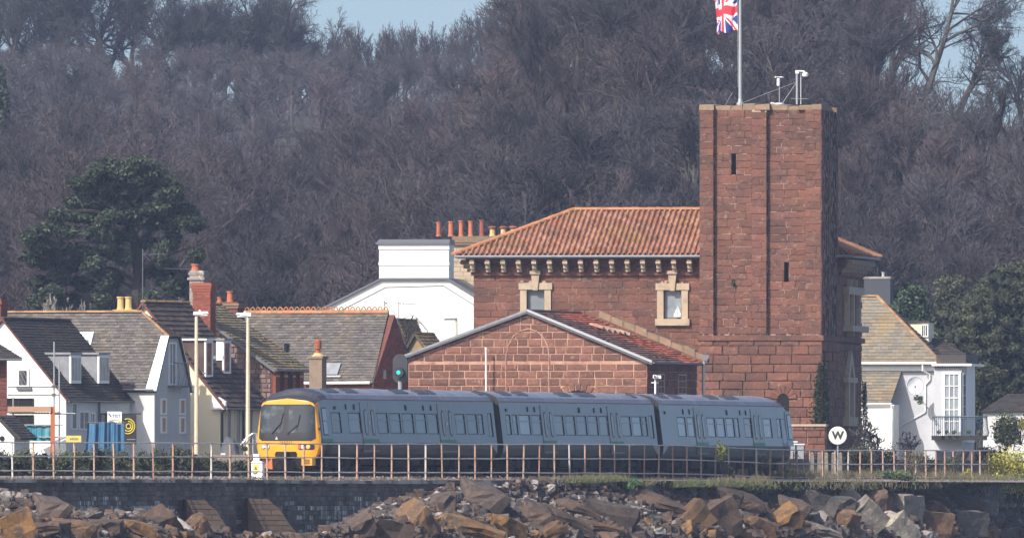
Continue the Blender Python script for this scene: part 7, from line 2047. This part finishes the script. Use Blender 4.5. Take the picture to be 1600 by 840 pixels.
# the rest of the medium stones, past the countable three hundred
mid = {}
for _ in range(800):
    px = PS.uniform(-20, 1615); t = zone_top(px) - 2; py = t + (852 - t) * PS.random()
    if 352 < px < 505 and py < 836: continue
    u = sstep(t, 845, py); w = PS.uniform(9, 17)
    pale = .5 if (590 < px < 1050 and u < .5) or (px < 330 and u < .5) else .15
    m = ('rk_pale' if PS.random() < .6 else 'rk_grey') if PS.random() < pale else PS.choice(('rk_brown', 'rk_purple', 'rk_brown', 'rk_grey', 'rk_orange'))
    c = P(px, py, fenceY(px) - lerp(1.3, 7.0, sstep(755, 845, py)) * 2.6 + PS.uniform(-.2, .9)); s = c.y / F
    R_ = Matrix.Rotation(PS.uniform(0, 6.28), 3, 'Z') @ Matrix.Rotation(PS.uniform(-.6, .6), 3, 'X'); me = ROCKS[PS.randrange(len(ROCKS) - 2)]; mb = mid.setdefault(m, MB()); n0 = len(mb.v)
    for v in me.vertices: mb.v.append(tuple(c + R_ @ Vector((v.co.x * w * s, v.co.y * w * s, v.co.z * w * s * .8))))
    for p_ in me.polygons: mb.f.append(tuple(n0 + i for i in p_.vertices)); mb.m.append(0)
for m, mb in mid.items():
    tag(mb.build('rubble', M[m]), COLN[m] + ' middling stones packed between the large boulders', kind='stuff')
# rubble filling the gaps
mbs = {'rk_pale': MB(), 'rk_brown': MB(), 'rk_grey': MB()}
for _ in range(7500):
    px = PS.uniform(-20, 1615); t = zone_top(px) - 4; py = t + (852 - t) * PS.random()
    if 352 < px < 505 and py < 838: continue
    u = sstep(t, 845, py)
    pale = .7 if (590 < px < 1050 and u < .5) or (px < 330 and u < .5) else .22
    m = 'rk_pale' if PS.random() < pale * .7 else ('rk_grey' if PS.random() < .5 else 'rk_brown')
    c = P(px, py, fenceY(px) - (lerp(1.3, 7.0, sstep(755, 845, py)) * 2.6 - PS.uniform(.6, 1.6)))
    r = PS.uniform(.05, .17) if m == 'rk_pale' else PS.uniform(.08, .30)
    a = [c + Vector((PS.uniform(.5, 1) * sx * r, PS.uniform(.5, 1) * sy * r, PS.uniform(.4, .9) * sz * r)) for sz in (-1, 1) for sx, sy in ((-1, -1), (1, -1), (1, 1), (-1, 1))]
    mbs[m].hexa(a)
for k, b_ in mbs.items():
    tag(b_.build('rubble', M[k]), {'rk_pale': 'pale small rubble between the boulders', 'rk_brown': 'brown small rubble between the boulders', 'rk_grey': 'grey small rubble between the boulders'}[k], kind='stuff')
# continuous dark slope under the stones
mb = MB(); cols = list(range(-120, 1720, 20)); rws = 9
for px in cols:
    t = zone_top(px) + 2 + (12 if 352 < px < 505 else 0)
    for j in range(rws):
        py = lerp(t, 875, j / (rws - 1)); low = sstep(755, 845, py)
        q = P(px, py, fenceY(px) - lerp(1.3, 7.0, low) * 2.6 + 1.8); q.y += noise.noise(q * .9) * .5; mb.v.append(tuple(q))
for i in range(len(cols) - 1):
    for j in range(rws - 1):
        a = i * rws + j; mb.f.append((a, a + 1, a + rws + 1, a + rws)); mb.m.append(0)
tag(mb.build('rock_slope', M['bank']), 'dark slope of broken stone under the boulders', kind='structure')

# ---------------------------------------------------------------- hedge, shrubs and grass along the line
hr = random.Random(5)
hedge = []
names_h = ['below the porch', 'below the scaffold', 'under the orange post', 'under the yellow sign', 'left of the blue netting', 'under the blue netting', 'under the black banner', 'below the half hipped end', 'below the curved balcony', 'under the cream gable', 'under the lamp post pointing right', 'before the covered vehicle', 'right of the covered vehicle']
for i, px in enumerate((6, 36, 66, 97, 128, 160, 192, 222, 252, 284, 312, 346, 382)):
    Y = 792 + hr.uniform(-2, 3) ; top = hr.uniform(688, 700) if i < 11 else 712; s = Y / F
    zt = (HY - top) * s; zb = GZ - .1
    q = P(px, 700, Y); cz = (zt + zb) / 2; rz = (zt - zb) / 2
    y_ = i in (1, 3, 4, 8, 10)
    t = plant_clump('hedge_shrub', ('yellowish green' if y_ else 'dark green') + ' hedge shrub behind the railing ' + names_h[i], 'shrub', (q.x, Y, cz), (hr.uniform(.62, .72), .55, rz), 1700, .055, M['shrub'] if y_ else M['holm'], 'hedge shrubs behind the railing', seed=i, clumps=13, shell=.15)
def shrub(px, py, w, h, m, label, n=500, size=.05, Yo=-.6, name='shrub', seed=0, clumps=8, shell=.2):
    Y = fenceY(px) + Yo; s = Y / F; q = P(px, py, Y)
    return plant_clump(name, label, 'shrub', (q.x, Y, q.z), (w / 2 * s, min(.8, w / 2 * s), h / 2 * s), n, size, M[m], seed=seed, clumps=clumps, shell=shell)
shrub(1129, 706, 20, 42, 'shrub_o', 'slim olive green shrub climbing the railing before the rear carriage', 520, .07, -3, seed=1)
shrub(1136, 732, 30, 24, 'shrub', 'green bush at the foot of the climbing shrub', 420, .055, -3.4, seed=2)
shrub(989, 752, 34, 26, 'shrub_b', 'bright green bush on top of the rocks below the gable', 620, .06, -5, seed=3)
shrub(1229, 732, 18, 30, 'shrub_o', 'small ivy clump on a railing post before the tower', 260, .06, -2, seed=4)
shrub(1400, 748, 76, 40, 'shrub_b', 'leafy green bush spilling over the rocks below the white house', 1300, .06, -5, seed=5, clumps=14)
shrub(1425, 722, 54, 46, 'drygrass', 'dry brownish bush rising through the railing', 900, .045, -3, seed=6, clumps=12)
shrub(1508, 742, 30, 34, 'shrub_y', 'small yellow green bush behind the railing below the balcony', 420, .055, .8, seed=7)
shrub(1483, 722, 34, 32, 'shrub', 'green shrub behind the railing below the bay window', 500, .055, 1.2, seed=17)
shrub(1578, 736, 88, 84, 'shrub_y', 'large yellow green bush at the right end of the railing', 3400, .085, -6, seed=8, clumps=26)
shrub(1595, 772, 60, 30, 'shrub', 'dark green lower part of the bush at the right edge', 1000, .07, -7, seed=9, clumps=12)
shrub(1572, 672, 58, 66, 'shrub', 'rounded green bush before the low white building', 2400, .07, 22, seed=10, clumps=22)
shrub(1596, 668, 30, 40, 'shrub_y', 'olive bush at the right edge below the holm oak', 900, .07, 18, seed=11, clumps=10)
shrub(1545, 712, 60, 40, 'holm', 'dark bush beneath the balcony end', 1100, .06, 6, seed=12, clumps=14)
shrub(1340, 716, 46, 56, 'holm', 'dark dense undergrowth right of the whistle board', 1300, .055, 8, seed=13, clumps=16)
shrub(1378, 716, 60, 50, 'holm', 'dark undergrowth at the foot of the bramble', 1400, .055, 10, seed=14, clumps=16)
shrub(1445, 728, 60, 34, 'holm', 'dark undergrowth below the white house wall', 1200, .055, 9, seed=15, clumps=14)
shrub(1190, 722, 44, 40, 'drygrass', 'tangled dry bramble before the rear carriage door', 700, .04, -.1, seed=16, clumps=10)
# ivy on the tower corner and the big building
def ivy(name, label, pts, n, seed):
    rng = random.Random(seed); t = thing(name, label, 'ivy', pts[0][0]); O = Vector(t.location); mb = MB()
    for k in range(n):
        i = rng.randrange(len(pts) - 1); a, b = pts[i], pts[i + 1]; f = rng.random()
        c = a[0].lerp(b[0], f); w = lerp(a[1], b[1], f); wl = rng.choice((0, 1))
        g_ = rng.gauss(0, .5) * w
        d1 = Vector((cos(T.t), -sin(T.t), 0)); d2 = Vector((sin(T.t), cos(T.t), 0))
        p = c + (-abs(g_) * d1 - d2 * rng.uniform(.1, .22) if wl == 0 else abs(g_) * 3 * d2 + d1 * rng.uniform(.1, .3)) - O
        p.z += rng.uniform(-.2, .2)
        u = Vector((rng.gauss(0, 1), rng.gauss(0, 1), rng.gauss(0, 1))).normalized(); v = u.cross(Vector((rng.gauss(0, 1), 0, rng.gauss(0, 1)))).normalized(); s = rng.uniform(.035, .08)
        mb.add([p - u * s, p + v * s * .7, p + u * s, p - v * s * .7], [(0, 1, 2, 3)])
    mb.build('foliage', M['ivy'], t)
    g = MB(); g.tube([p - O + Vector((0, 0, .0)) for p, w in pts], .03, 4); g.build('stem', M['bark'], t)
cz = lambda py: T.Z(py)
ivy('ivy', 'ivy climbing the corner of the stone tower', [(tw(0, 0, cz(725)), .5), (tw(0, 0, cz(680)), .62), (tw(0, 0, cz(640)), .42), (tw(0, 0, cz(605)), .32), (tw(0, 0, cz(570)), .14)], 4200, 3)
ivy('ivy', 'dark ivy on the far corner of the sandstone building', [(bw(B, 0, B.V(1344), B.Z(720)), .5), (bw(B, 0, B.V(1344), B.Z(660)), .5), (bw(B, 0, B.V(1344), B.Z(625)), .25), (bw(B, 0, B.V(1344), B.Z(598)), .06)], 2600, 4)
ivy('ivy', 'dark ivy round the foot of the shaded tower side', [(tw(0, TD * .6, cz(735)), .8), (tw(0, TD * .55, cz(700)), .7), (tw(0, TD * .5, cz(670)), .3)], 2200, 6)
# grass and weeds
def blades(name, label, spans, m, n, h0, h1, seed, off=(-1.6, .2), w=.012):
    rng = random.Random(seed); mb = MB()
    for _ in range(n):
        a, b, py0, py1 = spans[rng.randrange(len(spans))]
        px = rng.uniform(a, b); o = rng.uniform(*off); q = wall_pt(px, -o, 0)
        q.z = (HY - lerp(py0, py1, (rng.random() * .5 + .5 * sstep(off[1], off[0], o)))) * q.y / F
        if noise.noise(Vector((px * .021, seed * 3.1, 2))) + rng.uniform(-.25, .25) < (.10 if seed in (1, 2) else -.25): continue
        h = rng.uniform(h0, h1) * (.5 + .8 * abs(noise.noise(Vector((px * .03, seed, 0))) + .3)); l = Vector((rng.gauss(0, .35), rng.gauss(0, .2), 1)) * h
        ww = w * rng.uniform(.7, 1.6)
        mb.add([q - Vector((ww, 0, 0)), q + Vector((ww, 0, 0)), q + l * .6 + Vector((ww * .6, 0, 0)), q + l * 1.0 + Vector((rng.gauss(0, .05), 0, 0)), q + l * .6 - Vector((ww * .6, 0, 0))], [(0, 1, 2, 3, 4)])
    tag(mb.build(name, M[m]), label, kind='stuff')
blades('dry_grass', 'dry grass tufts along the wall top by the rocks', [(800, 930, 752, 746), (930, 1130, 766, 746), (1040, 1400, 772, 748), (1150, 1420, 780, 750), (1380, 1560, 764, 746), (1500, 1600, 760, 744)], 'drygrass', 20000, .12, .42, 1, off=(-2.6, .2))
blades('green_grass', 'green weeds among the stones at the wall top', [(805, 905, 756, 747), (1000, 1110, 766, 752), (1100, 1420, 778, 750), (1380, 1560, 764, 746)], 'shrub', 12000, .08, .30, 2, off=(-2.6, .2), w=.02)
blades('weeds', 'low weeds on the wall edge', [(-20, 340, 749, 747), (330, 480, 752, 745), (480, 830, 750, 747)], 'drygrass', 1500, .04, .16, 3, off=(-.6, -.2))
blades('ground_cover', 'tangled weeds beneath the tower and houses', [(1235, 1600, 752, 742)], 'drygrass', 9000, .15, .6, 4, off=(-.3, 3.5))
mb = MB()
for _ in range(16000):
    px = hr.choice((hr.uniform(1040, 1540), hr.uniform(1040, 1420), hr.uniform(800, 930)))
    if noise.noise(Vector((px * .04, 9, 0))) + hr.uniform(-.2, .2) < .12: continue; q = wall_pt(px, hr.uniform(.0, 2.6), 0); q.z = (HY - hr.uniform(750, 774 if px > 1100 else 760)) * q.y / F
    leaf_cloud(mb, q, (.12, .1, .08), 2, .045, hr)
tag(mb.build('undergrowth', M['shrub']), 'small leafy weeds above the boulders', kind='stuff')

# bare brambles and small bare trees near by
def place_tree(name, label, protos, px, Y, h, z=None, group=None, rot=None, sc=None, cat='tree', rng=RNG):
    T_, C_, H0_ = protos
    x = (px - CX) * Y / F; z = GZ - .3 if z is None else z
    t = thing(name, label, cat, (x, Y, z), rng.uniform(0, 6.28) if rot is None else rot, group)
    k = h / H0_; t.scale = (k * (sc or 1), k * (sc or 1), k)
    for nm, me in (('trunk', T_), ('crown', C_)):
        o = bpy.data.objects.new(nm, me); COL.objects.link(o); o.parent = t
    return t
def proto(seed, h, tm, cm, **k):
    a, b = bare_tree(seed, h, **k)
    zs = [v[2] for v in a.v] + [v[2] for v in b.v]
    return (a.mesh('tree_trunk', M[tm]), b.mesh('tree_crown', M[cm]), max(zs))
br = proto(301, 2.2, 'bark', 'twig_d', kids=(9, 6, 4, 3, 2), spread=1.1, trunk_frac=.02, wob=.3)
for i, (px, py0, h) in enumerate(((1362, 664, 2.5), (1382, 655, 2.8), (1404, 672, 2.2))):
    place_tree('bare_bramble', ('bare twiggy bramble right of the whistle board', 'tallest bare twiggy shrub before the white lean-to wall', 'bare twiggy shrub under the satellite dish')[i], br, px, fenceY(px) + 9, (HY - py0) * (fenceY(px) + 9) / F - GZ + .3, cat='shrub')
sm = proto(302, 4.0, 'bark_p', 'bark_p', kids=(8, 5, 4, 2, 0), spread=.55, trunk_frac=.1, wob=.12)
place_tree('bare_sapling', 'pale bare sapling showing above the slate roof, left of the pots', sm, 101, 905, (HY - 446) * 905 / F - GZ, cat='tree')
place_tree('bare_sapling', 'thin pale sapling above the slate roof near the clay pots', sm, 139, 910, (HY - 455) * 910 / F - GZ, cat='tree', sc=.45)
t = thing('climbing_shrub', 'arching bare climber against the white wall', 'shrub', P(640, 560, 908))
g = MB(); s = 908 / F
for k in range(26):
    x1 = hr.uniform(-25, 34); z1 = hr.uniform(10, 66); xm = x1 * .5 + hr.uniform(-14, 14)
    g.tube([(hr.uniform(-30, -10) * s, 0, 0), (xm * s, hr.uniform(-.4, .4), (z1 * .9 + 10) * s), (x1 * s, 0, z1 * s), ((x1 + hr.uniform(0, 12)) * s, 0, (z1 - hr.uniform(5, 26)) * s)], .016, 3)
g.tube([(-35 * s, 0, -5 * s), (-10 * s, 0, 40 * s), (12 * s, 0, 64 * s), (28 * s, 0, 44 * s), (32 * s, 0, 10 * s)], .02, 4); g.build('stem', M['bark'], t)

# ---------------------------------------------------------------- woods on the hill
tr = random.Random(77)
near = [proto(500 + i, 12, ('bark', 'bark', 'bark')[i % 3], ('twig', 'twig', 'twig_d', 'twig', 'twig', 'twig_d')[i], kids=(9, 7, 6, 6, 4), spread=(.75, .9, .7, .85, .6, 1.0)[i], base_r=.022) for i in range(6)]
tall = [proto(520 + i, 14, 'bark', 'twig_d', kids=(9, 7, 6, 6, 4), spread=(.95, 1.05, .85)[i], base_r=.030, trunk_frac=(.22, .3, .2)[i], wob=.24, lean=(.0, .1, -.05)[i]) for i in range(3)]
spread_t = proto(560, 14, 'bark', 'twig_d', kids=(9, 7, 6, 6, 4), spread=1.15, base_r=.019, trunk_frac=.12, wob=.26, lean=.28)
thin = [proto(540 + i, 9, 'bark', 'twig', kids=(10, 5, 5, 4, 3), spread=.5, base_r=.016, trunk_frac=.25) for i in range(2)]
cnt = 0
def hill_tree(pr, px, Y, h, label, group, **k):
    global cnt; cnt += 1
    x = (px - CX) * Y / F
    return place_tree('bare_tree', label, pr, px, Y, h, z=hill_z(x, Y) - .4, group=group, rng=tr, **k)
# the near slope
TZ = [(-40, 'at the left edge'), (60, 'left of the pine'), (190, 'behind the pine'), (330, 'above the red brick chimney'), (460, 'above the crested roof'), (600, 'above the white chimney stack'), (740, 'above the row of chimney pots'), (860, 'above the left pantile hip'), (980, 'above the pantiled ridge'), (1080, 'just left of the tower'), (1200, 'behind the tower'), (1340, 'just right of the tower'), (1430, 'above the grey chimney'), (1520, 'above the holm oak'), (1620, 'at the right edge')]
Y = 1012.0
while Y < 1345:
    step = 74 * 28000 / F * (1150 / Y)
    px = -90 + tr.uniform(0, step)
    while px < 1700:
        hh = tr.uniform(9.5, 13) * (1 - .25 * sstep(1100, 1000, Y))
        if Y < 1060: hh *= .75
        left = px < 740
        if Y > 1290 and not left and px > 1380: px += step; continue
        if Y < 1290 or not left:
            if px < 860 and Y > 1180 and px > 700: hh *= .9
            zt_ = hill_z((px - CX) * Y / F, Y) - .4; lim = interp(px, [(-90, 150), (80, 140), (300, 128), (600, 150), (700, 130), (780, 40), (830, -200), (1370, -200), (1405, -60), (1445, 165), (1500, 205), (1700, 215)]) + tr.uniform(-8, 14)
            hmax = (HY - lim) * Y / F - zt_
            if hmax < 4.5: px += step; continue
            hh = min(hh, hmax)
            tier = 'low on the slope' if Y < 1100 else ('halfway up the slope' if Y < 1220 else 'high on the slope')
            zone = min(TZ, key=lambda a: abs(a[0] - px))[1]; k_ = tr.randrange(6)
            hill_tree(near[k_], px, Y + tr.uniform(-7, 7), hh, ('dark grey' if k_ in (2, 5) else 'red brown') + ' bare winter tree ' + tier + ' ' + zone, 'bare winter trees on the near slope', sc=tr.uniform(1.0, 1.25))
        px += step * tr.uniform(.75, 1.25)
    Y += 31 if Y < 1250 else 26
# crest on the right: tall open trees against the sky
hill_tree(spread_t, 1440, 1325, 12.5, 'large spreading bare tree leaning right into the sky gap', None, sc=1.15, rot=0)
for px, Y, h, sc in ((1395, 1345, 14, .9), (1350, 1350, 14, 1), (1300, 1352, 14, 1), (1230, 1350, 14, 1), (1180, 1350, 15, 1), (1120, 1352, 14, 1), (1060, 1350, 14, 1), (1010, 1352, 14.5, 1), (950, 1350, 13, 1), (900, 1350, 12.5, 1), (860, 1350, 12, 1)):
    hill_tree(tall[tr.randrange(3)], px, Y, h, 'tall open bare tree on the crest behind the tower', 'tall open trees on the right crest', sc=sc)
hill_tree(tall[1], 1527, 1190, 11.5, 'slender bare tree standing alone against the sky at the upper right', None, sc=.9)
hill_tree(tall[1], 1492, 1338, 9.5, 'open bare tree filling the sky gap right of the leaning tree', None, sc=1.0)
hill_tree(tall[0], 1556, 1230, 9.5, 'dense bare tree against the sky at the upper right edge', None, sc=1.1)
hill_tree(tall[2], 1598, 1330, 8.8, 'small bare tree on the skyline at the right edge', None)
# far ridge on the left
Y = 1500.0
while Y < 1765:
    step = 82 * 1600 / Y
    px = -60 + tr.uniform(0, step)
    while px < 850:
        h = tr.uniform(7, 9) if Y > 1700 else tr.uniform(6, 8.5)
        if px > 500: h *= .85
        z_ = hill_z((px - CX) * Y / F, Y); lim = interp(px, [(-60, 55), (480, 60), (520, 60), (850, 50)]); h = max(3.5, min(h, (HY - lim) * Y / F - z_))
        hill_tree((thin if px > 480 and tr.random() < .6 else near)[tr.randrange(2)], px, Y + tr.uniform(-10, 10), h, 'hazy bare tree on the far ridge ' + min(TZ, key=lambda a: abs(a[0] - px))[1], 'bare trees on the far ridge', sc=tr.uniform(.9, 1.3))
        px += step * tr.uniform(.75, 1.25)
    Y += 60
for px, h in ((-10, 13), (40, 13), (85, 13), (100, 14), (148, 13), (205, 12.5), (258, 13.5), (305, 12.5), (350, 13), (385, 13), (432, 14), (458, 13), (20, 13), (62, 12), (128, 14.5), (165, 12.5), (178, 13), (232, 12), (282, 12.5), (330, 12), (372, 14), (400, 12.5), (418, 15), (446, 14), (470, 13.5), (492, 11)):
    hill_tree(tall[tr.randrange(3)], px, 1752, h, 'tall dark bare tree standing on the far ridge skyline ' + min(TZ, key=lambda a: abs(a[0] - px))[1], 'tall trees on the far ridge skyline', sc=.95)
for px in range(515, 860, 13):
    z_ = hill_z((px - CX) * 1745 / F, 1745); lim = interp(px, [(515, 22), (560, 40), (620, 26), (700, 38), (740, 16), (860, -50)]) + tr.uniform(-12, 12)
    hill_tree(thin[tr.randrange(2)], px + tr.uniform(-4, 4), 1745 + tr.uniform(-6, 6), max(4, (HY - lim) * 1745 / F - z_), 'slim bare tree in the hazy row along the far ridge', 'slim trees on the far ridge', sc=.8)
print('hill trees', cnt)
# dark conifer at the left edge of the far slope
t = thing('conifer', 'dark bluish conifer at the left edge below the far ridge', 'tree', (P(2, 0, 1330).x, 1330, hill_z(P(2, 0, 1330).x, 1330)))
g = MB(); s = 1330 / F; H_ = (HY - 110) * s - t.location.z
g.tube([(0, 0, 0), (0, 0, H_)], [.3, .03], 6); g.build('trunk', M['bark'], t)
mb = MB()
for k in range(60):
    f = k / 59; z = H_ * (.15 + .85 * f); r = 1.5 * (1 - f) ** .7 + .15
    leaf_cloud(mb, (tr.uniform(-.3, .3) * r, tr.uniform(-.3, .3) * r, z), (r, r, .35), 60, .22, tr, .2)
mb.build('crown', M['pine'], t)
# the dense wood between the slopes, read as one mass
lo_t, lo_c = bare_tree(900, 9, kids=(9, 6, 6, 4, 2), spread=.9, base_r=.02)
mb = MB(); lr = random.Random(31)
for _ in range(170):
    Y = lr.uniform(1350, 1762); px = lr.uniform(-80, 800); x = (px - CX) * Y / F; z = hill_z(x, Y) - .5; a = lr.uniform(0, 6.28); k = lr.uniform(.65, .95)
    lim_ = interp(px, [(-80, 62), (480, 70), (520, 66), (700, 72), (800, 40)]) + lr.uniform(0, 30)
    if HY - (z + 9 * k) * F / Y < lim_: k = ((HY - lim_) * Y / F - z) / 9
    if k < .35: continue
    ca, sa = cos(a) * k * 1.35, sin(a) * k * 1.35
    for src in (lo_t, lo_c):
        n0 = len(mb.v); mb.v.extend([(x + v[0] * ca - v[1] * sa, Y + v[0] * sa + v[1] * ca, z + v[2] * k) for v in src.v]); mb.f.extend([tuple(q + n0 for q in f) for f in src.f]); mb.m.extend([0] * len(src.f))
tag(mb.build('woodland', M['twig']), 'mass of hazy bare woodland filling the far hillside on the left', kind='stuff')
# scrub that fills the wood floor, nobody could count it
mb = MB(); sr = random.Random(12)
for _ in range(5200):
    px = sr.uniform(-70, 1670)
    if sr.random() < .25 and px < 800: Y = sr.uniform(1500, 1760)
    else: Y = sr.uniform(1005, 1340)
    x = (px - CX) * Y / F; z = hill_z(x, Y)
    for k in range(5):
        d = Vector((sr.gauss(0, .5), sr.gauss(0, .4), 1)).normalized() * sr.uniform(.8, 2.8)
        p = Vector((x + sr.uniform(-.8, .8), Y + sr.uniform(-.8, .8), z - .1)); strip(mb, [p, p + d * .6, p + d + Vector((sr.gauss(0, .2), 0, 0))], .07, sr)
tag(mb.build('undergrowth', M['twig']), 'twiggy undergrowth covering the wooded hillside', kind='stuff')
mb = MB()
for _ in range(260):
    px = sr.uniform(-60, 1660); Y = sr.uniform(1005, 1330); x = (px - CX) * Y / F
    leaf_cloud(mb, (x, Y, hill_z(x, Y) + .5), (sr.uniform(.6, 1.8), 1, sr.uniform(.5, 1.4)), 60, .10, sr, .2)
tag(mb.build('holly_undergrowth', M['ivy']), 'evergreen holly and ivy patches under the bare trees', kind='stuff')

# ---------------------------------------------------------------- pine, holm oak and dark evergreens
Yp = 1050.0; s = Yp / F; q = P(205, 500, Yp); zb = hill_z(q.x, Yp)
t = thing('pine_tree', 'big spreading dark green pine rising behind the slate roofs', 'tree', (q.x, Yp, zb)); O = Vector(t.location)
pr_ = random.Random(9)
X3 = lambda px, py, dy=0: Vector(((px - 205) * s, dy, (HY - py) * s - zb))
g = MB(); g.tube([X3(212, 560), X3(214, 480), X3(218, 430), X3(212, 380), X3(196, 340), X3(185, 300)], [.50, .42, .36, .30, .22, .1], 8); g.build('trunk', M['bark_p2'], t)
limbs = [((214, 440), (180, 420), (140, 410)), ((217, 425), (255, 400), (300, 385)), ((214, 400), (170, 380), (110, 375)), ((212, 385), (245, 350), (285, 330)), ((200, 350), (150, 330), (100, 330)), ((216, 460), (190, 480), (176, 500)), ((215, 450), (185, 440), (178, 470)), ((196, 340), (220, 300), (250, 285)), ((190, 320), (160, 290), (140, 285)), ((217, 470), (250, 480), (275, 462))]
for k, L3 in enumerate(limbs):
    g = MB(); dy = pr_.uniform(-2, 2); g.tube([X3(*L3[0]), X3(*L3[1], dy * .5), X3(*L3[2], dy)], [.17, .11, .05], 5); g.build('limb', M['bark_p2'], t)
mb = MB(); core = MB()
pads = [(150, 266, 34), (168, 256, 34), (238, 264, 36), (128, 284, 32), (262, 284, 34), (190, 262, 44), (215, 256, 40), (160, 272, 34), (240, 274, 36), (140, 290, 40), (180, 288, 50), (225, 292, 46), (262, 300, 38), (118, 312, 42), (160, 312, 52), (205, 314, 52), (250, 320, 46), (285, 326, 38), (92, 336, 46), (130, 338, 50), (175, 340, 52), (222, 340, 44), (300, 346, 34), (268, 348, 30), (70, 358, 42), (108, 362, 50), (150, 364, 46), (192, 366, 34), (300, 352, 30), (60, 384, 34), (92, 388, 44), (130, 392, 40), (168, 390, 32), (272, 372, 24), (75, 406, 34), (110, 414, 38), (145, 418, 30), (250, 392, 24), (262, 412, 30), (280, 430, 34), (296, 444, 26), (255, 436, 24), (95, 432, 34), (125, 440, 28), (60, 440, 30), (85, 455, 34), (300, 462, 24), (270, 450, 26), (60, 470, 34), (110, 466, 36), (150, 446, 34), (160, 470, 30), (190, 400, 30), (180, 430, 26), (240, 420, 30), (235, 460, 30), (285, 474, 36), (320, 470, 24), (235, 380, 30), (310, 400, 26), (45, 370, 26), (48, 400, 26), (150, 414, 30), (205, 340, 50), (250, 344, 40)]
for (px, py, w) in pads:
    dy = pr_.uniform(-2.2, 2.2)
    leaf_cloud(core, X3(px, py, dy), (w * .46 * s, w * .46 * s, .34), 90, .34, pr_, .0, .3)
    for k in range(3):
        c = X3(px + pr_.uniform(-.3, .3) * w, py + pr_.uniform(-4, 8), dy + pr_.uniform(-.8, .8)); r = w / 2 * s * pr_.uniform(.7, 1.05)
        leaf_cloud(mb, c, (r, r * 1.1, .30 + .14 * pr_.random()), 640, .135, pr_, .1, .2)
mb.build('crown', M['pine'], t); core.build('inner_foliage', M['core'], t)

Yh = 1000.0; s = Yh / F; q = P(1608, 640, Yh); t = thing('holm_oak', 'large rounded dark evergreen oak filling the right edge', 'tree', (q.x, Yh, GZ))
g = MB(); g.tube([(0, 0, -.3), (.1, 0, 1.2), (-.1, 0, 2.8), (0, 0, 4.5)], [.45, .38, .3, .12], 8); g.build('trunk', M['bark'], t)
mb = MB(); hr2 = random.Random(3); zc = (HY - 533) * s - GZ
R3 = (142 * s, 3.6, 128 * s)
for k in range(560):
    u = Vector((hr2.gauss(0, 1), hr2.gauss(0, 1), hr2.gauss(0, 1))).normalized()
    if u.y > .55: continue
    r = .88 + .10 * noise.noise(u * 2.3) + hr2.uniform(-.06, .04)
    c = Vector((u.x * R3[0] * r, u.y * R3[1] * r, zc + u.z * R3[2] * r * (1 if u.z > 0 else .95)))
    rr = hr2.uniform(.26, .46)
    leaf_cloud(mb, c, (rr, rr, rr * .8), 130, .078, hr2, .3)
mb.build('crown', M['holm'], t)
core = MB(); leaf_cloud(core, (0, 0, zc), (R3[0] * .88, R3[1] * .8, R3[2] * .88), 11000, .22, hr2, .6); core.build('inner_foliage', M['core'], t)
for i, (px, py0, w, h, Y, m_, lab) in enumerate(((1482, 418, 66, 90, 1018, 'holm', 'dark brownish evergreen tree behind the holm oak'), (1424, 436, 84, 84, 1012, 'ivy', 'dull green ivy covered tree behind the rear dormer'), (1520, 500, 40, 60, 1006, 'holm', 'dark evergreen between the rear dormer and the holm oak'))):
    s = Y / F; q = P(px, 600, Y); zb = GZ; t = thing('evergreen_tree', lab, 'tree', (q.x, Y, zb))
    zt = (HY - py0) * s - zb; g = MB(); g.tube([(0, 0, 0), (0, 0, zt * .8)], [.25, .05], 6); g.build('trunk', M['bark'], t)
    mb = MB()
    for k in range(70):
        z = zt * hr2.uniform(.35, .95); r = w / 2 * s * (1 - max(0, (z / zt - .6)) * 1.4)
        leaf_cloud(mb, (hr2.uniform(-.7, .7) * r, hr2.uniform(-.7, .7) * r, z), (.6, .5, .5), 150, .12, hr2, .2)
    mb.build('crown', M[m_], t)
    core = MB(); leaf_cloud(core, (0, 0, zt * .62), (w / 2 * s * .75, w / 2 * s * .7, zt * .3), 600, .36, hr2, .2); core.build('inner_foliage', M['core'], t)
# ---------------------------------------------------------------- haze
hz = MB(); hz.box(-430, 430, -40, 2420, -3.9, 72)
HZ = hz.build('haze', [])
tag(HZ, 'thin bluish spring haze over town and hill', kind='stuff')
hm = bpy.data.materials.new('haze_air'); hm.use_nodes = True
nt = hm.node_tree; nt.nodes.clear()
out = nt.nodes.new('ShaderNodeOutputMaterial'); pv = nt.nodes.new('ShaderNodeVolumePrincipled')
pv.inputs['Color'].default_value = (.55, .68, 1.0, 1); pv.inputs['Density'].default_value = .00008
pv.inputs['Anisotropy'].default_value = 0.0
nt.links.new(pv.outputs[0], out.inputs['Volume'])
HZ.data.materials.append(hm)
